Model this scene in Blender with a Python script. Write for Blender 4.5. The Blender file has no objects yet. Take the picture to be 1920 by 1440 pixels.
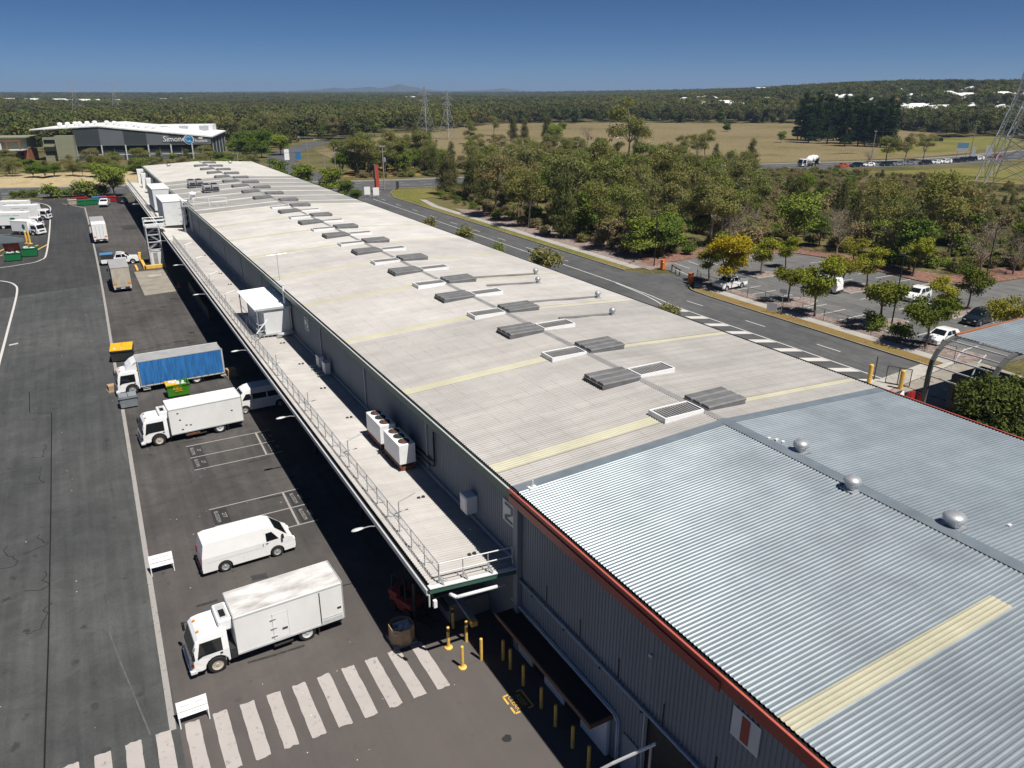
import bpy, bmesh, math, random
import numpy as np
from mathutils import Vector, Matrix
R_ = math.radians
random.seed(7)
SC = bpy.context.scene
COL = SC.collection

# ---------------------------------------------------------------- camera
cam_d = bpy.data.cameras.new('camera')
cam_d.sensor_fit = 'HORIZONTAL'; cam_d.sensor_width = 36.0
cam_d.lens = 36.0 * 1430.0 / 1920.0
cam_d.clip_start = 0.5; cam_d.clip_end = 60000
cam = bpy.data.objects.new('camera', cam_d); COL.objects.link(cam)
_f, _cx, _cy = 1430.0, 960.0, 720.0
def _d(px, py): return Vector((px - _cx, -(py - _cy), -_f))
_vy = _d(105, 170).normalized()
_vx = _d(_cx + (550.0 ** 2 + _f * _f) / 855.0, 170).normalized()
_vz = _vx.cross(_vy)
M = Matrix((_vx, _vy, _vz)).to_4x4()
M.translation = Vector((0, 0, 25))
cam.matrix_world = M
SC.camera = cam
SC.render.engine = 'CYCLES'
SC.cycles.use_denoising = True
SC.cycles.max_bounces = 6
SC.cycles.diffuse_bounces = 3
SC.cycles.transparent_max_bounces = 8
SC.cycles.volume_bounces = 0
SC.render.resolution_x = 1024; SC.render.resolution_y = 768

# ---------------------------------------------------------------- sky, sun, exposure
SUN_TO = Vector((0.165, -0.52, 1.0)).normalized()       # towards the sun
SUN_EL = math.asin(SUN_TO.z)
SUN_AZ = math.atan2(SUN_TO.x, SUN_TO.y)                 # from +Y, clockwise
W = bpy.data.worlds.new('World'); SC.world = W; W.use_nodes = True
nt = W.node_tree; nt.nodes.clear()
sky = nt.nodes.new('ShaderNodeTexSky'); sky.sky_type = 'NISHITA'
sky.sun_disc = False; sky.sun_elevation = SUN_EL; sky.sun_rotation = SUN_AZ
sky.altitude = 1500; sky.air_density = 0.45; sky.dust_density = 0.3; sky.ozone_density = 7.0
hs = nt.nodes.new('ShaderNodeHueSaturation'); hs.inputs['Saturation'].default_value = 1.12
bg = nt.nodes.new('ShaderNodeBackground'); bg.inputs['Strength'].default_value = 0.05
wo = nt.nodes.new('ShaderNodeOutputWorld')
nt.links.new(sky.outputs[0], hs.inputs['Color']); nt.links.new(hs.outputs[0], bg.inputs[0]); nt.links.new(bg.outputs[0], wo.inputs[0])
sun_d = bpy.data.lights.new('sun', 'SUN'); sun_d.energy = 5.0; sun_d.angle = R_(0.53); sun_d.color = (1.0, 0.955, 0.88)
sun = bpy.data.objects.new('sun', sun_d); COL.objects.link(sun)
sun.rotation_euler = SUN_TO.to_track_quat('Z', 'Y').to_euler()
sun.location = (0, 0, 60)
vs = SC.view_settings
SC.display_settings.display_device = 'sRGB'
vs.view_transform = 'Standard'; vs.look = 'None'; vs.exposure = 0.25; vs.gamma = 1.0; vs.use_curve_mapping = False

# ---------------------------------------------------------------- materials
MATS = {}
def sr(r, g, b):      # sRGB 0-255 to linear
    return tuple(((c / 255) / 12.92 if c / 255 <= 0.04045 else ((c / 255 + 0.055) / 1.055) ** 2.4) for c in (r, g, b))
def mat(name, col, rough=0.6, metal=0.0, var=0.0, scale=1.0, col2=None, space='Object', bump=0.0, bscale=20.0, spec=0.5, stretch=None, detail=6, coat=0.0):
    if name in MATS: return MATS[name]
    m = bpy.data.materials.new(name); m.use_nodes = True
    n = m.node_tree.nodes; l = m.node_tree.links
    p = n['Principled BSDF']
    p.inputs['Base Color'].default_value = (*col, 1); p.inputs['Roughness'].default_value = rough
    p.inputs['Metallic'].default_value = metal; p.inputs['Specular IOR Level'].default_value = spec
    if coat: p.inputs['Coat Weight'].default_value = coat; p.inputs['Coat Roughness'].default_value = 0.08
    if var > 0 or col2 or bump > 0:
        if space == 'World':
            g = n.new('ShaderNodeNewGeometry'); vec = g.outputs['Position']
        else:
            g = n.new('ShaderNodeTexCoord'); vec = g.outputs['Object']
        if stretch:
            mp = n.new('ShaderNodeMapping'); mp.inputs['Scale'].default_value = stretch
            l.new(vec, mp.inputs['Vector']); vec = mp.outputs['Vector']
    if var > 0 or col2:
        t = n.new('ShaderNodeTexNoise'); t.inputs['Scale'].default_value = scale; t.inputs['Detail'].default_value = detail; t.inputs['Roughness'].default_value = 0.62
        l.new(vec, t.inputs['Vector'])
        cr = n.new('ShaderNodeValToRGB')
        c2 = col2 if col2 else tuple(c * (1 - var) for c in col)
        c1 = col if col2 else tuple(min(1, c * (1 + var)) for c in col)
        cr.color_ramp.elements[0].position = 0.32; cr.color_ramp.elements[1].position = 0.68
        cr.color_ramp.elements[0].color = (*c2, 1); cr.color_ramp.elements[1].color = (*c1, 1)
        l.new(t.outputs['Fac'], cr.inputs['Fac']); l.new(cr.outputs['Color'], p.inputs['Base Color'])
    if bump > 0:
        t2 = n.new('ShaderNodeTexNoise'); t2.inputs['Scale'].default_value = bscale; t2.inputs['Detail'].default_value = 4
        l.new(vec, t2.inputs['Vector'])
        b = n.new('ShaderNodeBump'); b.inputs['Strength'].default_value = bump; b.inputs['Distance'].default_value = 0.05
        l.new(t2.outputs['Fac'], b.inputs['Height']); l.new(b.outputs['Normal'], p.inputs['Normal'])
    MATS[name] = m
    return m
class NT:                                    # small wrapper to write node graphs
    def __init__(s, m): s.m = m; s.n = m.node_tree.nodes; s.l = m.node_tree.links; s.p = s.n['Principled BSDF']
    def pos(s): return s.n.new('ShaderNodeNewGeometry').outputs['Position']
    def obj(s): return s.n.new('ShaderNodeTexCoord').outputs['Object']
    def map(s, v, sc=(1, 1, 1), rot=(0, 0, 0), loc=(0, 0, 0)):
        k = s.n.new('ShaderNodeMapping'); k.inputs['Scale'].default_value = sc; k.inputs['Rotation'].default_value = rot; k.inputs['Location'].default_value = loc
        s.l.new(v, k.inputs['Vector']); return k.outputs[0]
    def noise(s, v, scale, detail=5, rough=0.6, dist=0.0):
        k = s.n.new('ShaderNodeTexNoise'); k.inputs['Scale'].default_value = scale; k.inputs['Detail'].default_value = detail
        k.inputs['Roughness'].default_value = rough; k.inputs['Distortion'].default_value = dist
        s.l.new(v, k.inputs['Vector']); return k.outputs['Fac']
    def ramp(s, f, stops):
        k = s.n.new('ShaderNodeValToRGB'); e = k.color_ramp.elements
        while len(e) < len(stops): e.new(0.5)
        for i, (p, c) in enumerate(stops):
            e[i].position = p; e[i].color = (*c, 1) if len(c) == 3 else c
        s.l.new(f, k.inputs['Fac']); return k.outputs['Color']
    def mix(s, f, a, b, mode='MIX'):
        k = s.n.new('ShaderNodeMix'); k.data_type = 'RGBA'; k.blend_type = mode
        for sock, v in ((k.inputs[0], f), (k.inputs[6], a), (k.inputs[7], b)):
            if isinstance(v, (int, float)): sock.default_value = v
            elif isinstance(v, tuple): sock.default_value = (*v, 1)
            else: s.l.new(v, sock)
        return k.outputs[2]
    def math(s, op, a, b=0.0):
        k = s.n.new('ShaderNodeMath'); k.operation = op
        for i, v in enumerate((a, b)):
            if isinstance(v, (int, float)): k.inputs[i].default_value = v
            else: s.l.new(v, k.inputs[i])
        return k.outputs[0]
    def sep(s, v):
        k = s.n.new('ShaderNodeSeparateXYZ'); s.l.new(v, k.inputs[0]); return k.outputs
    def base(s, c): s.l.new(c, s.p.inputs['Base Color'])
    def bump(s, h, st=0.3, dist=0.03):
        b = s.n.new('ShaderNodeBump'); b.inputs['Strength'].default_value = st; b.inputs['Distance'].default_value = dist
        s.l.new(h, b.inputs['Height']); s.l.new(b.outputs[0], s.p.inputs['Normal'])
def newmat(name, rough=0.8, metal=0.0, spec=0.3):
    m = bpy.data.materials.new(name); m.use_nodes = True; MATS[name] = m
    k = NT(m); k.p.inputs['Roughness'].default_value = rough; k.p.inputs['Metallic'].default_value = metal; k.p.inputs['Specular IOR Level'].default_value = spec
    return m, k
BW = ((0.0, 0.0, 0.0), (1.0, 1.0, 1.0))

def asphalt(name, c0, c1, patch=0.07, stain=0.6, seed=0.0, streak=None):
    m, k = newmat(name, 0.88, 0, 0.25)
    P = k.map(k.pos(), loc=(seed, seed * 1.7, 0))
    big = k.ramp(k.noise(P, patch, 4, 0.55), ((0.35, c0), (0.65, c1)))
    fine = k.ramp(k.noise(P, 9.0, 6, 0.75), ((0.25, (0.8, 0.8, 0.8)), (0.75, (1.2, 1.2, 1.2))))
    c = k.mix(1.0, big, fine, 'MULTIPLY')
    sp = k.ramp(k.noise(P, 1.1, 3, 0.5), ((0.66, (0, 0, 0)), (0.74, (1, 1, 1))))           # oil spots
    c = k.mix(k.math('MULTIPLY', sp, stain), c, tuple(v * 0.5 for v in c0))
    st = k.map(P, sc=(0.25, 2.2, 1) if streak is None else streak, rot=(0, 0, 0.12))
    s2 = k.ramp(k.noise(st, 0.9, 5, 0.65), ((0.60, (0, 0, 0)), (0.72, (1, 1, 1))))          # tyre streaks
    c = k.mix(k.math('MULTIPLY', s2, stain * 0.55), c, tuple(v * 0.55 for v in c0))
    lt = k.ramp(k.noise(P, 0.35, 5, 0.7), ((0.55, (0, 0, 0)), (0.8, (1, 1, 1))))
    c = k.mix(k.math('MULTIPLY', lt, 0.18), c, tuple(min(1, v * 1.9) for v in c1))
    cl = k.ramp(k.noise(P, .45, 7, .8, .6), ((.38, (.8, .8, .8)), (.62, (1.18, 1.18, 1.18)))); c = k.mix(.8, c, cl, 'MULTIPLY')
    ln = k.ramp(k.noise(k.map(P, sc=(1.6, .06, 1)), 1.0, 4, .6), ((.4, (.86, .86, .86)), (.62, (1.12, 1.12, 1.12)))); c = k.mix(.8, c, ln, 'MULTIPLY')
    k.base(c); k.bump(k.noise(P, 45, 3), 0.25, 0.01)
    return m
def yard_near_tone():  # paler, warmer asphalt towards low y, with noisy edges
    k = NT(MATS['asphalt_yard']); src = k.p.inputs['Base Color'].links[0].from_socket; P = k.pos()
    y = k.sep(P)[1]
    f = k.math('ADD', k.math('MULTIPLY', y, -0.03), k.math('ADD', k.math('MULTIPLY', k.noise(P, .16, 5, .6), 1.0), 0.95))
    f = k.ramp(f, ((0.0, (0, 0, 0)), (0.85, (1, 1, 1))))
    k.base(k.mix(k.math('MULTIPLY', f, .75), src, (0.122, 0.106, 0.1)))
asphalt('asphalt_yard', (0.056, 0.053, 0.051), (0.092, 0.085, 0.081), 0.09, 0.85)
yard_near_tone()
asphalt('asphalt_lane', (0.058, 0.061, 0.061), (0.092, 0.094, 0.0935), 0.06, 0.75, 31, (2.0, 0.2, 1))
asphalt('asphalt_dark', (0.043, 0.044, 0.045), (0.058, 0.058, 0.058), 0.06, 0.4, 77)
asphalt('asphalt_road', (0.082, 0.083, 0.086), (0.108, 0.108, 0.11), 0.06, 0.4, 13, (2.6, 0.12, 1))
asphalt('asphalt_carpark', (0.115, 0.115, 0.114), (0.15, 0.149, 0.146), 0.09, 0.35, 51)

def paint(name, col, wear=0.5, scale=3.0, under=(0.09, 0.087, 0.085)):
    m, k = newmat(name, 0.75)
    P = k.pos()
    f = k.ramp(k.noise(P, scale, 8, 0.75), ((wear - 0.12, (0, 0, 0)), (wear + 0.02, (1, 1, 1))))
    g = k.noise(P, 0.7, 3)
    c = k.mix(k.math('MULTIPLY', g, 0.5), col, tuple(v * 0.62 for v in col))
    k.base(k.mix(f, under, c)); return m
paint('paint_white', (0.62, 0.6, 0.57), 0.36)
paint('paint_worn', (0.36, 0.34, 0.325), 0.42, 4.0)
paint('paint_zebra', (0.46, 0.425, 0.405), 0.41, 3.5)
paint('paint_yellow', (0.75, 0.46, 0.09), 0.36)
paint('paint_bright', (0.75, 0.75, 0.73), 0.2)
paint('tar', (0.012, 0.012, 0.013), 0.25)
paint('pad_black', (0.04, 0.04, 0.042), 0.3)
mat('concrete', (0.27, 0.245, 0.205), 0.85, var=0.22, scale=0.6, space='World', bump=0.2)
mat('concrete_pale', (0.4, 0.375, 0.335), 0.85, var=0.2, scale=0.9, space='World')
mat('path', (0.36, 0.34, 0.315), 0.9, var=0.15, scale=0.5, space='World')
mat('mulch', (0.24, 0.185, 0.165), 0.95, var=0.5, scale=2.2, space='World', bump=0.8, bscale=9)
mat('red_mulch', (0.2, 0.105, 0.075), 0.95, var=0.5, scale=1.5, space='World', bump=0.8, bscale=9)
def grass(name, stops, s1=0.03, s2=0.6):
    m, k = newmat(name, 0.95, 0, 0.1)
    P = k.pos()
    a = k.noise(P, s1, 6, 0.62); b = k.noise(P, s2, 5, 0.7)
    f = k.math('ADD', k.math('MULTIPLY', a, 0.68), k.math('MULTIPLY', b, 0.32))
    c = k.ramp(f, stops); dk = k.ramp(k.noise(P, s2 * 4, 5, .75), ((.3, (.55, .55, .55)), (.7, (1.3, 1.3, 1.3)))); k.base(k.mix(.8, c, dk, 'MULTIPLY')); k.bump(k.noise(P, s2 * 3, 4), 0.6, 0.3)
    return m
grass('ground_bush', ((0.36, (0.06, 0.062, 0.022)), (0.46, (0.1, 0.095, 0.038)), (0.54, (0.155, 0.13, 0.06)), (0.62, (0.12, 0.125, 0.035)), (0.7, (0.19, 0.15, 0.085))))
grass('field_dry', ((0.36, (0.13, 0.115, 0.05)), (0.46, (0.19, 0.155, 0.078)), (0.56, (0.225, 0.178, 0.1)), (0.66, (0.15, 0.145, 0.055))), 0.014, 0.22)
grass('grass_green', ((0.38, (0.1, 0.115, 0.025)), (0.5, (0.17, 0.165, 0.045)), (0.62, (0.23, 0.18, 0.075))), 0.05, 0.8)
grass('grass_verge', ((0.38, (0.2, 0.13, 0.045)), (0.5, (0.27, 0.18, 0.07)), (0.62, (0.19, 0.16, 0.045))), 0.25, 2.0)
grass('bank', ((0.38, (0.36, 0.28, 0.16)), (0.52, (0.46, 0.37, 0.22)), (0.64, (0.26, 0.2, 0.1))), 0.1, 1.2)

def roof_mat(name, c0, c1, rows=0.0, rough=0.5, metal=0.0, streak=0.25, dirt=(0.3, 0.27, 0.24), spec=0.4):
    m, k = newmat(name, rough, metal, spec)
    P = k.pos()
    sheet = k.map(P, sc=(0.05, 1.3, 0.2))
    c = k.ramp(k.noise(sheet, 1.0, 3, 0.6), ((0.3, c0), (0.7, c1)))
    st = k.ramp(k.noise(k.map(P, sc=(0.5, 5.0, 0.3)), 1.0, 5, 0.7), ((0.5, (0, 0, 0)), (0.75, (1, 1, 1))))
    c = k.mix(k.math('MULTIPLY', st, streak), c, dirt)
    if rows > 0:                                   # weathering along the fixing rows
        x = k.sep(P)[0]
        w = k.math('FRACT', k.math('DIVIDE', x, 1.05))
        w = k.math('ABSOLUTE', k.math('SUBTRACT', w, 0.5))
        line = k.ramp(w, ((0.0, (1, 1, 1)), (0.05, (0, 0, 0))))
        brk = k.ramp(k.noise(k.map(P, sc=(0.9, 0.9, 1)), 1.1, 6, 0.75), ((0.42, (0, 0, 0)), (0.66, (1, 1, 1))))
        c = k.mix(k.math('MULTIPLY', k.math('MULTIPLY', line, brk), rows), c, dirt)
    bl = k.ramp(k.noise(P, .22, 6, .7), ((.35, (.86, .86, .86)), (.65, (1.1, 1.1, 1.1))))
    c = k.mix(1.0, c, bl, 'MULTIPLY')
    y = k.math('FRACT', k.math('DIVIDE', k.sep(P)[1], .7625)); lap = k.ramp(y, ((.0, (1, 1, 1)), (.06, (0, 0, 0))))
    c = k.mix(k.math('MULTIPLY', lap, .5), c, dirt)
    rs_ = k.ramp(k.noise(k.map(P, sc=(.35, 1.8, 1)), 1.2, 6, .8), ((.70, (0, 0, 0)), (.80, (1, 1, 1))))
    c = k.mix(k.math('MULTIPLY', rs_, .3), c, (.22, .16, .11))
    k.base(c); k.l.new(k.math('ADD', k.math('MULTIPLY', k.noise(P, .5, 4), .3), rough - .12), k.p.inputs['Roughness']); return m
roof_mat('roof_blue', (0.315, 0.365, 0.395), (0.35, 0.4, 0.43), 0.0, 0.38, 0.5, 0.1, (0.3, 0.33, 0.35), 0.6)
roof_mat('roof_beige', (0.30, 0.287, 0.275), (0.36, 0.345, 0.33), 0.95, 0.45, 0, 0.25, (0.2, 0.18, 0.165), 0.55)  # three steps of one sheeting: grazing-view brightness put into the farther colours
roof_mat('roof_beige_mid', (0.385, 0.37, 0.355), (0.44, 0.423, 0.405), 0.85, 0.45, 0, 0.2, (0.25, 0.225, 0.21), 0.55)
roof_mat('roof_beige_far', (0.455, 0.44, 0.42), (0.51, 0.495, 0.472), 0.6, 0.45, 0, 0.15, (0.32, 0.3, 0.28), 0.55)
roof_mat('roof_cream', (0.47, 0.455, 0.425), (0.54, 0.525, 0.49), 0.2, 0.5, 0, 0.12, (0.35, 0.33, 0.3))
roof_mat('roof_grey', (0.25, 0.245, 0.235), (0.31, 0.305, 0.292), 0.15, 0.55, 0, 0.12, (0.25, 0.24, 0.225))
roof_mat('awning_sheet', (0.37, 0.352, 0.335), (0.44, 0.42, 0.4), 0.3, 0.5, 0, 0.25, (0.22, 0.205, 0.19))
roof_mat('skylight', (0.40, 0.38, 0.275), (0.45, 0.43, 0.325), 0.15, 0.45, 0, 0.3, (0.34, 0.31, 0.17))
roof_mat('roof_white', (0.78, 0.79, 0.79), (0.84, 0.85, 0.85), 0.0, 0.5, 0, 0.05)
mat('flashing', (0.19, 0.225, 0.255), 0.4, 0.2, var=0.12, scale=1.0, space='World')
mat('ridge_grey', (0.27, 0.265, 0.26), 0.6, 0.1, var=0.2, scale=0.8, space='World')
mat('wall_grey', (0.235, 0.258, 0.28), 0.6, 0, var=0.1, scale=0.3, space='World', stretch=(1, 1, 0.15))
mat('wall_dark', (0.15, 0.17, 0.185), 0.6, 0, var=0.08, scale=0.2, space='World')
mat('wall_pale', (0.30, 0.325, 0.35), 0.6, 0, var=0.06, scale=0.2, space='World')
mat('trim_red', (0.34, 0.055, 0.04), 0.45, 0, var=0.12, scale=0.5, space='World')
mat('trim_green', (0.045, 0.12, 0.09), 0.5, 0, var=0.15, scale=0.5, space='World')
mat('trim_light', (0.5, 0.52, 0.52), 0.5, 0, var=0.1, scale=0.8, space='World')
mat('galv', (0.5, 0.51, 0.52), 0.42, 0.55, var=0.12, scale=3)
mat('steel_pale', (0.62, 0.63, 0.63), 0.45, 0.2, var=0.1, scale=2)
mat('vent_grey', (0.17, 0.17, 0.172), 0.6, 0.2, var=0.2, scale=1.5)
mat('white_metal', (0.85, 0.85, 0.84), 0.4, 0, var=0.05, scale=2)
mat('white_soft', (0.70, 0.71, 0.71), 0.5, 0, var=0.06, scale=1.2)
mat('white_paint', (0.87, 0.87, 0.865), 0.22, 0, var=0.03, scale=1.5, coat=0.4)
mat('white_dirty', (0.84, 0.83, 0.815), 0.45, 0, col2=(0.40, 0.38, 0.365), scale=0.75, stretch=(.7, 1.6, 1))
mat('white_side', (0.86, 0.86, 0.85), 0.4, 0, col2=(0.74, 0.73, 0.71), scale=0.5, stretch=(1, 1, .4))
mat('silver', (0.55, 0.55, 0.55), 0.35, 0.5, var=0.08, scale=2)
mat('grey_canvas', (0.33, 0.33, 0.335), 0.7, 0, var=0.12, scale=1.0)
mat('tan_panel', (0.47, 0.42, 0.345), 0.6, 0, var=0.15, scale=1.3)
mat('blue_curtain', (0.032, 0.165, 0.43), 0.45, 0, var=0.3, scale=1.8, stretch=(2.2, 1, 0.35))
mat('black', (0.012, 0.012, 0.013), 0.6)
mat('rubber', (0.018, 0.018, 0.018), 0.85, 0, var=0.2, scale=6)
mat('dark_metal', (0.045, 0.045, 0.047), 0.6, 0.3, var=0.25, scale=4)
mat('glass_dark', (0.008, 0.01, 0.012), 0.06, 0, spec=0.6)
mat('glass_blue', (0.02, 0.035, 0.05), 0.06, 0, spec=0.7)
mat('chrome', (0.6, 0.6, 0.6), 0.25, 0.9)
mat('lamp_white', (0.8, 0.8, 0.78), 0.15, 0, spec=0.6)
mat('lamp_red', (0.35, 0.015, 0.012), 0.25)
mat('lamp_amber', (0.75, 0.25, 0.02), 0.3)
mat('rust', (0.16, 0.06, 0.035), 0.85, 0, var=0.5, scale=3)
mat('yellow_post', (0.78, 0.48, 0.10), 0.5, 0, var=0.15, scale=4)
mat('orange', (0.75, 0.16, 0.02), 0.5)
mat('red_sign', (0.42, 0.06, 0.035), 0.5)
mat('bin_green', (0.05, 0.22, 0.012), 0.5, 0, var=0.15, scale=2)
mat('bin_emerald', (0.01, 0.17, 0.055), 0.5, 0, var=0.15, scale=2)
mat('bin_yellow', (0.75, 0.40, 0.015), 0.5, 0, var=0.1, scale=2)
mat('bin_red', (0.3, 0.02, 0.02), 0.5, 0, var=0.15, scale=2)
mat('bin_blue', (0.08, 0.22, 0.42), 0.5)
mat('bin_grey', (0.22, 0.245, 0.265), 0.5, 0, var=0.15, scale=2)
mat('cardboard', (0.40, 0.27, 0.155), 0.9, 0, var=0.2, scale=3)
mat('rubbish', (0.55, 0.56, 0.57), 0.7, 0, var=0.45, scale=6)
mat('wood', (0.16, 0.09, 0.055), 0.7, 0, var=0.3, scale=2, stretch=(6, 1, 6))
mat('olive_wall', (0.245, 0.25, 0.165), 0.7, 0, var=0.06, scale=0.4)
mat('terracotta', (0.33, 0.115, 0.05), 0.7, 0, var=0.15, scale=1)
mat('house_wall', (0.62, 0.59, 0.54), 0.7, 0, var=0.1, scale=0.4)
mat('house_roof', (0.80, 0.80, 0.79), 0.5, 0, var=0.06, scale=0.3)
mat('logo_blue', (0.02, 0.16, 0.36), 0.5); mat('logo_pale', (0.25, 0.5, 0.68), 0.5)
mat('bark', (0.16, 0.12, 0.09), 0.9, 0, var=0.35, scale=3, stretch=(3, 3, 0.6))
mat('bark_pale', (0.42, 0.38, 0.32), 0.85, 0, var=0.3, scale=2, stretch=(2, 2, 0.6))
mat('bark_grey', (0.25, 0.205, 0.175), 0.9, 0, var=0.25, scale=3)
mat('pole_wood', (0.30, 0.27, 0.235), 0.85, 0, var=0.2, scale=3)
mat('car_dark', (0.012, 0.02, 0.032), 0.2, 0.3, coat=0.6)
mat('car_navy', (0.02, 0.032, 0.055), 0.2, 0.3, coat=0.6)
mat('car_orange', (0.62, 0.09, 0.015), 0.25, 0, coat=0.5)
mat('car_red', (0.3, 0.02, 0.02), 0.25, 0, coat=0.5)
mat('car_silver', (0.45, 0.46, 0.47), 0.25, 0.6, coat=0.5)
m, k = newmat('water', 0.06, 0, 0.5); k.p.inputs['Base Color'].default_value = (0.05, 0.065, 0.06, 1); k.bump(k.noise(k.pos(), 1.2, 3), 0.08, 0.05)
m, k = newmat('mesh_screen', 0.5, 0.5); k.p.inputs['Base Color'].default_value = (0.55, 0.56, 0.57, 1)

def leafmat(name, stops, trans=0.22, hscale=0.35):
    m = bpy.data.materials.new(name); m.use_nodes = True; MATS[name] = m
    k = NT(m); n = k.n; l = k.l
    oi = n.new('ShaderNodeObjectInfo')
    ad = n.new('ShaderNodeVectorMath'); ad.operation = 'ADD'
    l.new(k.obj(), ad.inputs[0]); l.new(oi.outputs['Random'], ad.inputs[1])
    nz = k.noise(ad.outputs[0], hscale, 3, 0.6)
    f = k.math('ADD', k.math('MULTIPLY', nz, 0.7), k.math('MULTIPLY', oi.outputs['Random'], 0.42))
    c = k.ramp(f, stops)
    n.remove(k.p)
    d = n.new('ShaderNodeBsdfDiffuse'); t = n.new('ShaderNodeBsdfTranslucent'); mx = n.new('ShaderNodeMixShader')
    mx.inputs[0].default_value = trans
    l.new(c, d.inputs[0]); l.new(c, t.inputs[0]); l.new(d.outputs[0], mx.inputs[1]); l.new(t.outputs[0], mx.inputs[2])
    l.new(mx.outputs[0], n['Material Output'].inputs[0])
    return m
leafmat('leaf_gum', ((0.2, (0.137, 0.150, 0.048)), (0.34, (0.212, 0.222, 0.060)), (0.46, (0.262, 0.240, 0.090)), (0.56, (0.181, 0.222, 0.050)), (0.66, (0.237, 0.240, 0.102)), (0.78, (0.281, 0.216, 0.096)), (0.9, (0.212, 0.240, 0.060))), .3)
leafmat('leaf_sheoak', ((0.3, (0.120, 0.121, 0.048)), (0.5, (0.161, 0.149, 0.063)), (0.7, (0.132, 0.149, 0.048))))
leafmat('leaf_green', ((0.3, (0.096, 0.145, 0.029)), (0.5, (0.151, 0.205, 0.040)), (0.7, (0.206, 0.251, 0.046))))
leafmat('leaf_bright', ((0.3, (0.07, 0.125, 0.018)), (0.55, (0.11, 0.165, 0.022)), (0.75, (0.155, 0.2, 0.035))))
leafmat('leaf_pine', ((0.3, (0.022, 0.042, 0.016)), (0.6, (0.035, 0.06, 0.022))), 0.1)
leafmat('leaf_lime', ((0.3, (0.2, 0.23, 0.03)), (0.5, (0.29, 0.31, 0.04)), (0.7, (0.37, 0.34, 0.045))))
leafmat('leaf_carpark', ((0.3, (0.11, 0.14, 0.025)), (0.5, (0.17, 0.195, 0.032)), (0.7, (0.27, 0.25, 0.04))))
leafmat('leaf_yellow', ((0.3, (0.33, 0.28, 0.02)), (0.5, (0.52, 0.37, 0.02)), (0.7, (0.62, 0.40, 0.02))), 0.3)
leafmat('leaf_dark', ((0.3, (0.045, 0.07, 0.02)), (0.5, (0.07, 0.1, 0.026)), (0.7, (0.1, 0.125, 0.032))))
leafmat('leaf_dry', ((0.3, (0.2, 0.165, 0.085)), (0.6, (0.28, 0.23, 0.12))))
def patchy():
    m = MATS['leaf_far']; k = NT.__new__(NT); k.m = m; k.n = m.node_tree.nodes; k.l = m.node_tree.links
    d = [q for q in k.n if q.type == 'BSDF_DIFFUSE'][0]; t = [q for q in k.n if q.type == 'BSDF_TRANSLUCENT'][0]
    src = d.inputs[0].links[0].from_socket
    w = k.ramp(k.noise(k.map(k.pos(), sc=(1, 1, .1)), .006, 4, .6), ((.3, (.62, .66, .7)), (.5, (1, 1, 1)), (.68, (1.5, 1.35, 1.0))))
    c = k.mix(1.0, src, w, 'MULTIPLY'); k.l.new(c, d.inputs[0]); k.l.new(c, t.inputs[0])
leafmat('leaf_far', ((0.2, (0.061, 0.071, 0.029)), (0.38, (0.102, 0.115, 0.039)), (0.5, (0.152, 0.136, 0.062)), (0.62, (0.091, 0.130, 0.033)), (0.75, (0.173, 0.181, 0.055)), (0.9, (0.122, 0.095, 0.055))))
patchy()

# ---------------------------------------------------------------- mesh helpers
def tag(o, label=None, cat=None, group=None, kind=None):
    if label: o['label'] = label
    if cat: o['category'] = cat
    if group: o['group'] = group
    if kind: o['kind'] = kind
    return o
def empty(name, loc=(0, 0, 0), rz=0.0, label=None, cat=None, group=None):
    o = bpy.data.objects.new(name, None); COL.objects.link(o)
    o.location = loc; o.rotation_euler = (0, 0, rz); o.empty_display_size = 0.3
    return tag(o, label, cat, group)
def link(name, me, parent=None, loc=None, rz=0.0):
    o = bpy.data.objects.new(name, me); COL.objects.link(o)
    if parent is not None: o.parent = parent
    if loc is not None: o.location = loc
    if rz: o.rotation_euler = (0, 0, rz)
    return o
def copy_tree(o, parent=None, loc=None, rz=None, scale=None, label=None, group=None):
    c = o.copy(); COL.objects.link(c)
    if parent is not None: c.parent = parent
    if loc is not None: c.location = loc
    if rz is not None: c.rotation_euler = (0, 0, rz)
    if scale is not None: c.scale = scale
    if label: c['label'] = label
    if group: c['group'] = group
    for ch in o.children: copy_tree(ch, c)
    return c
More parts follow.
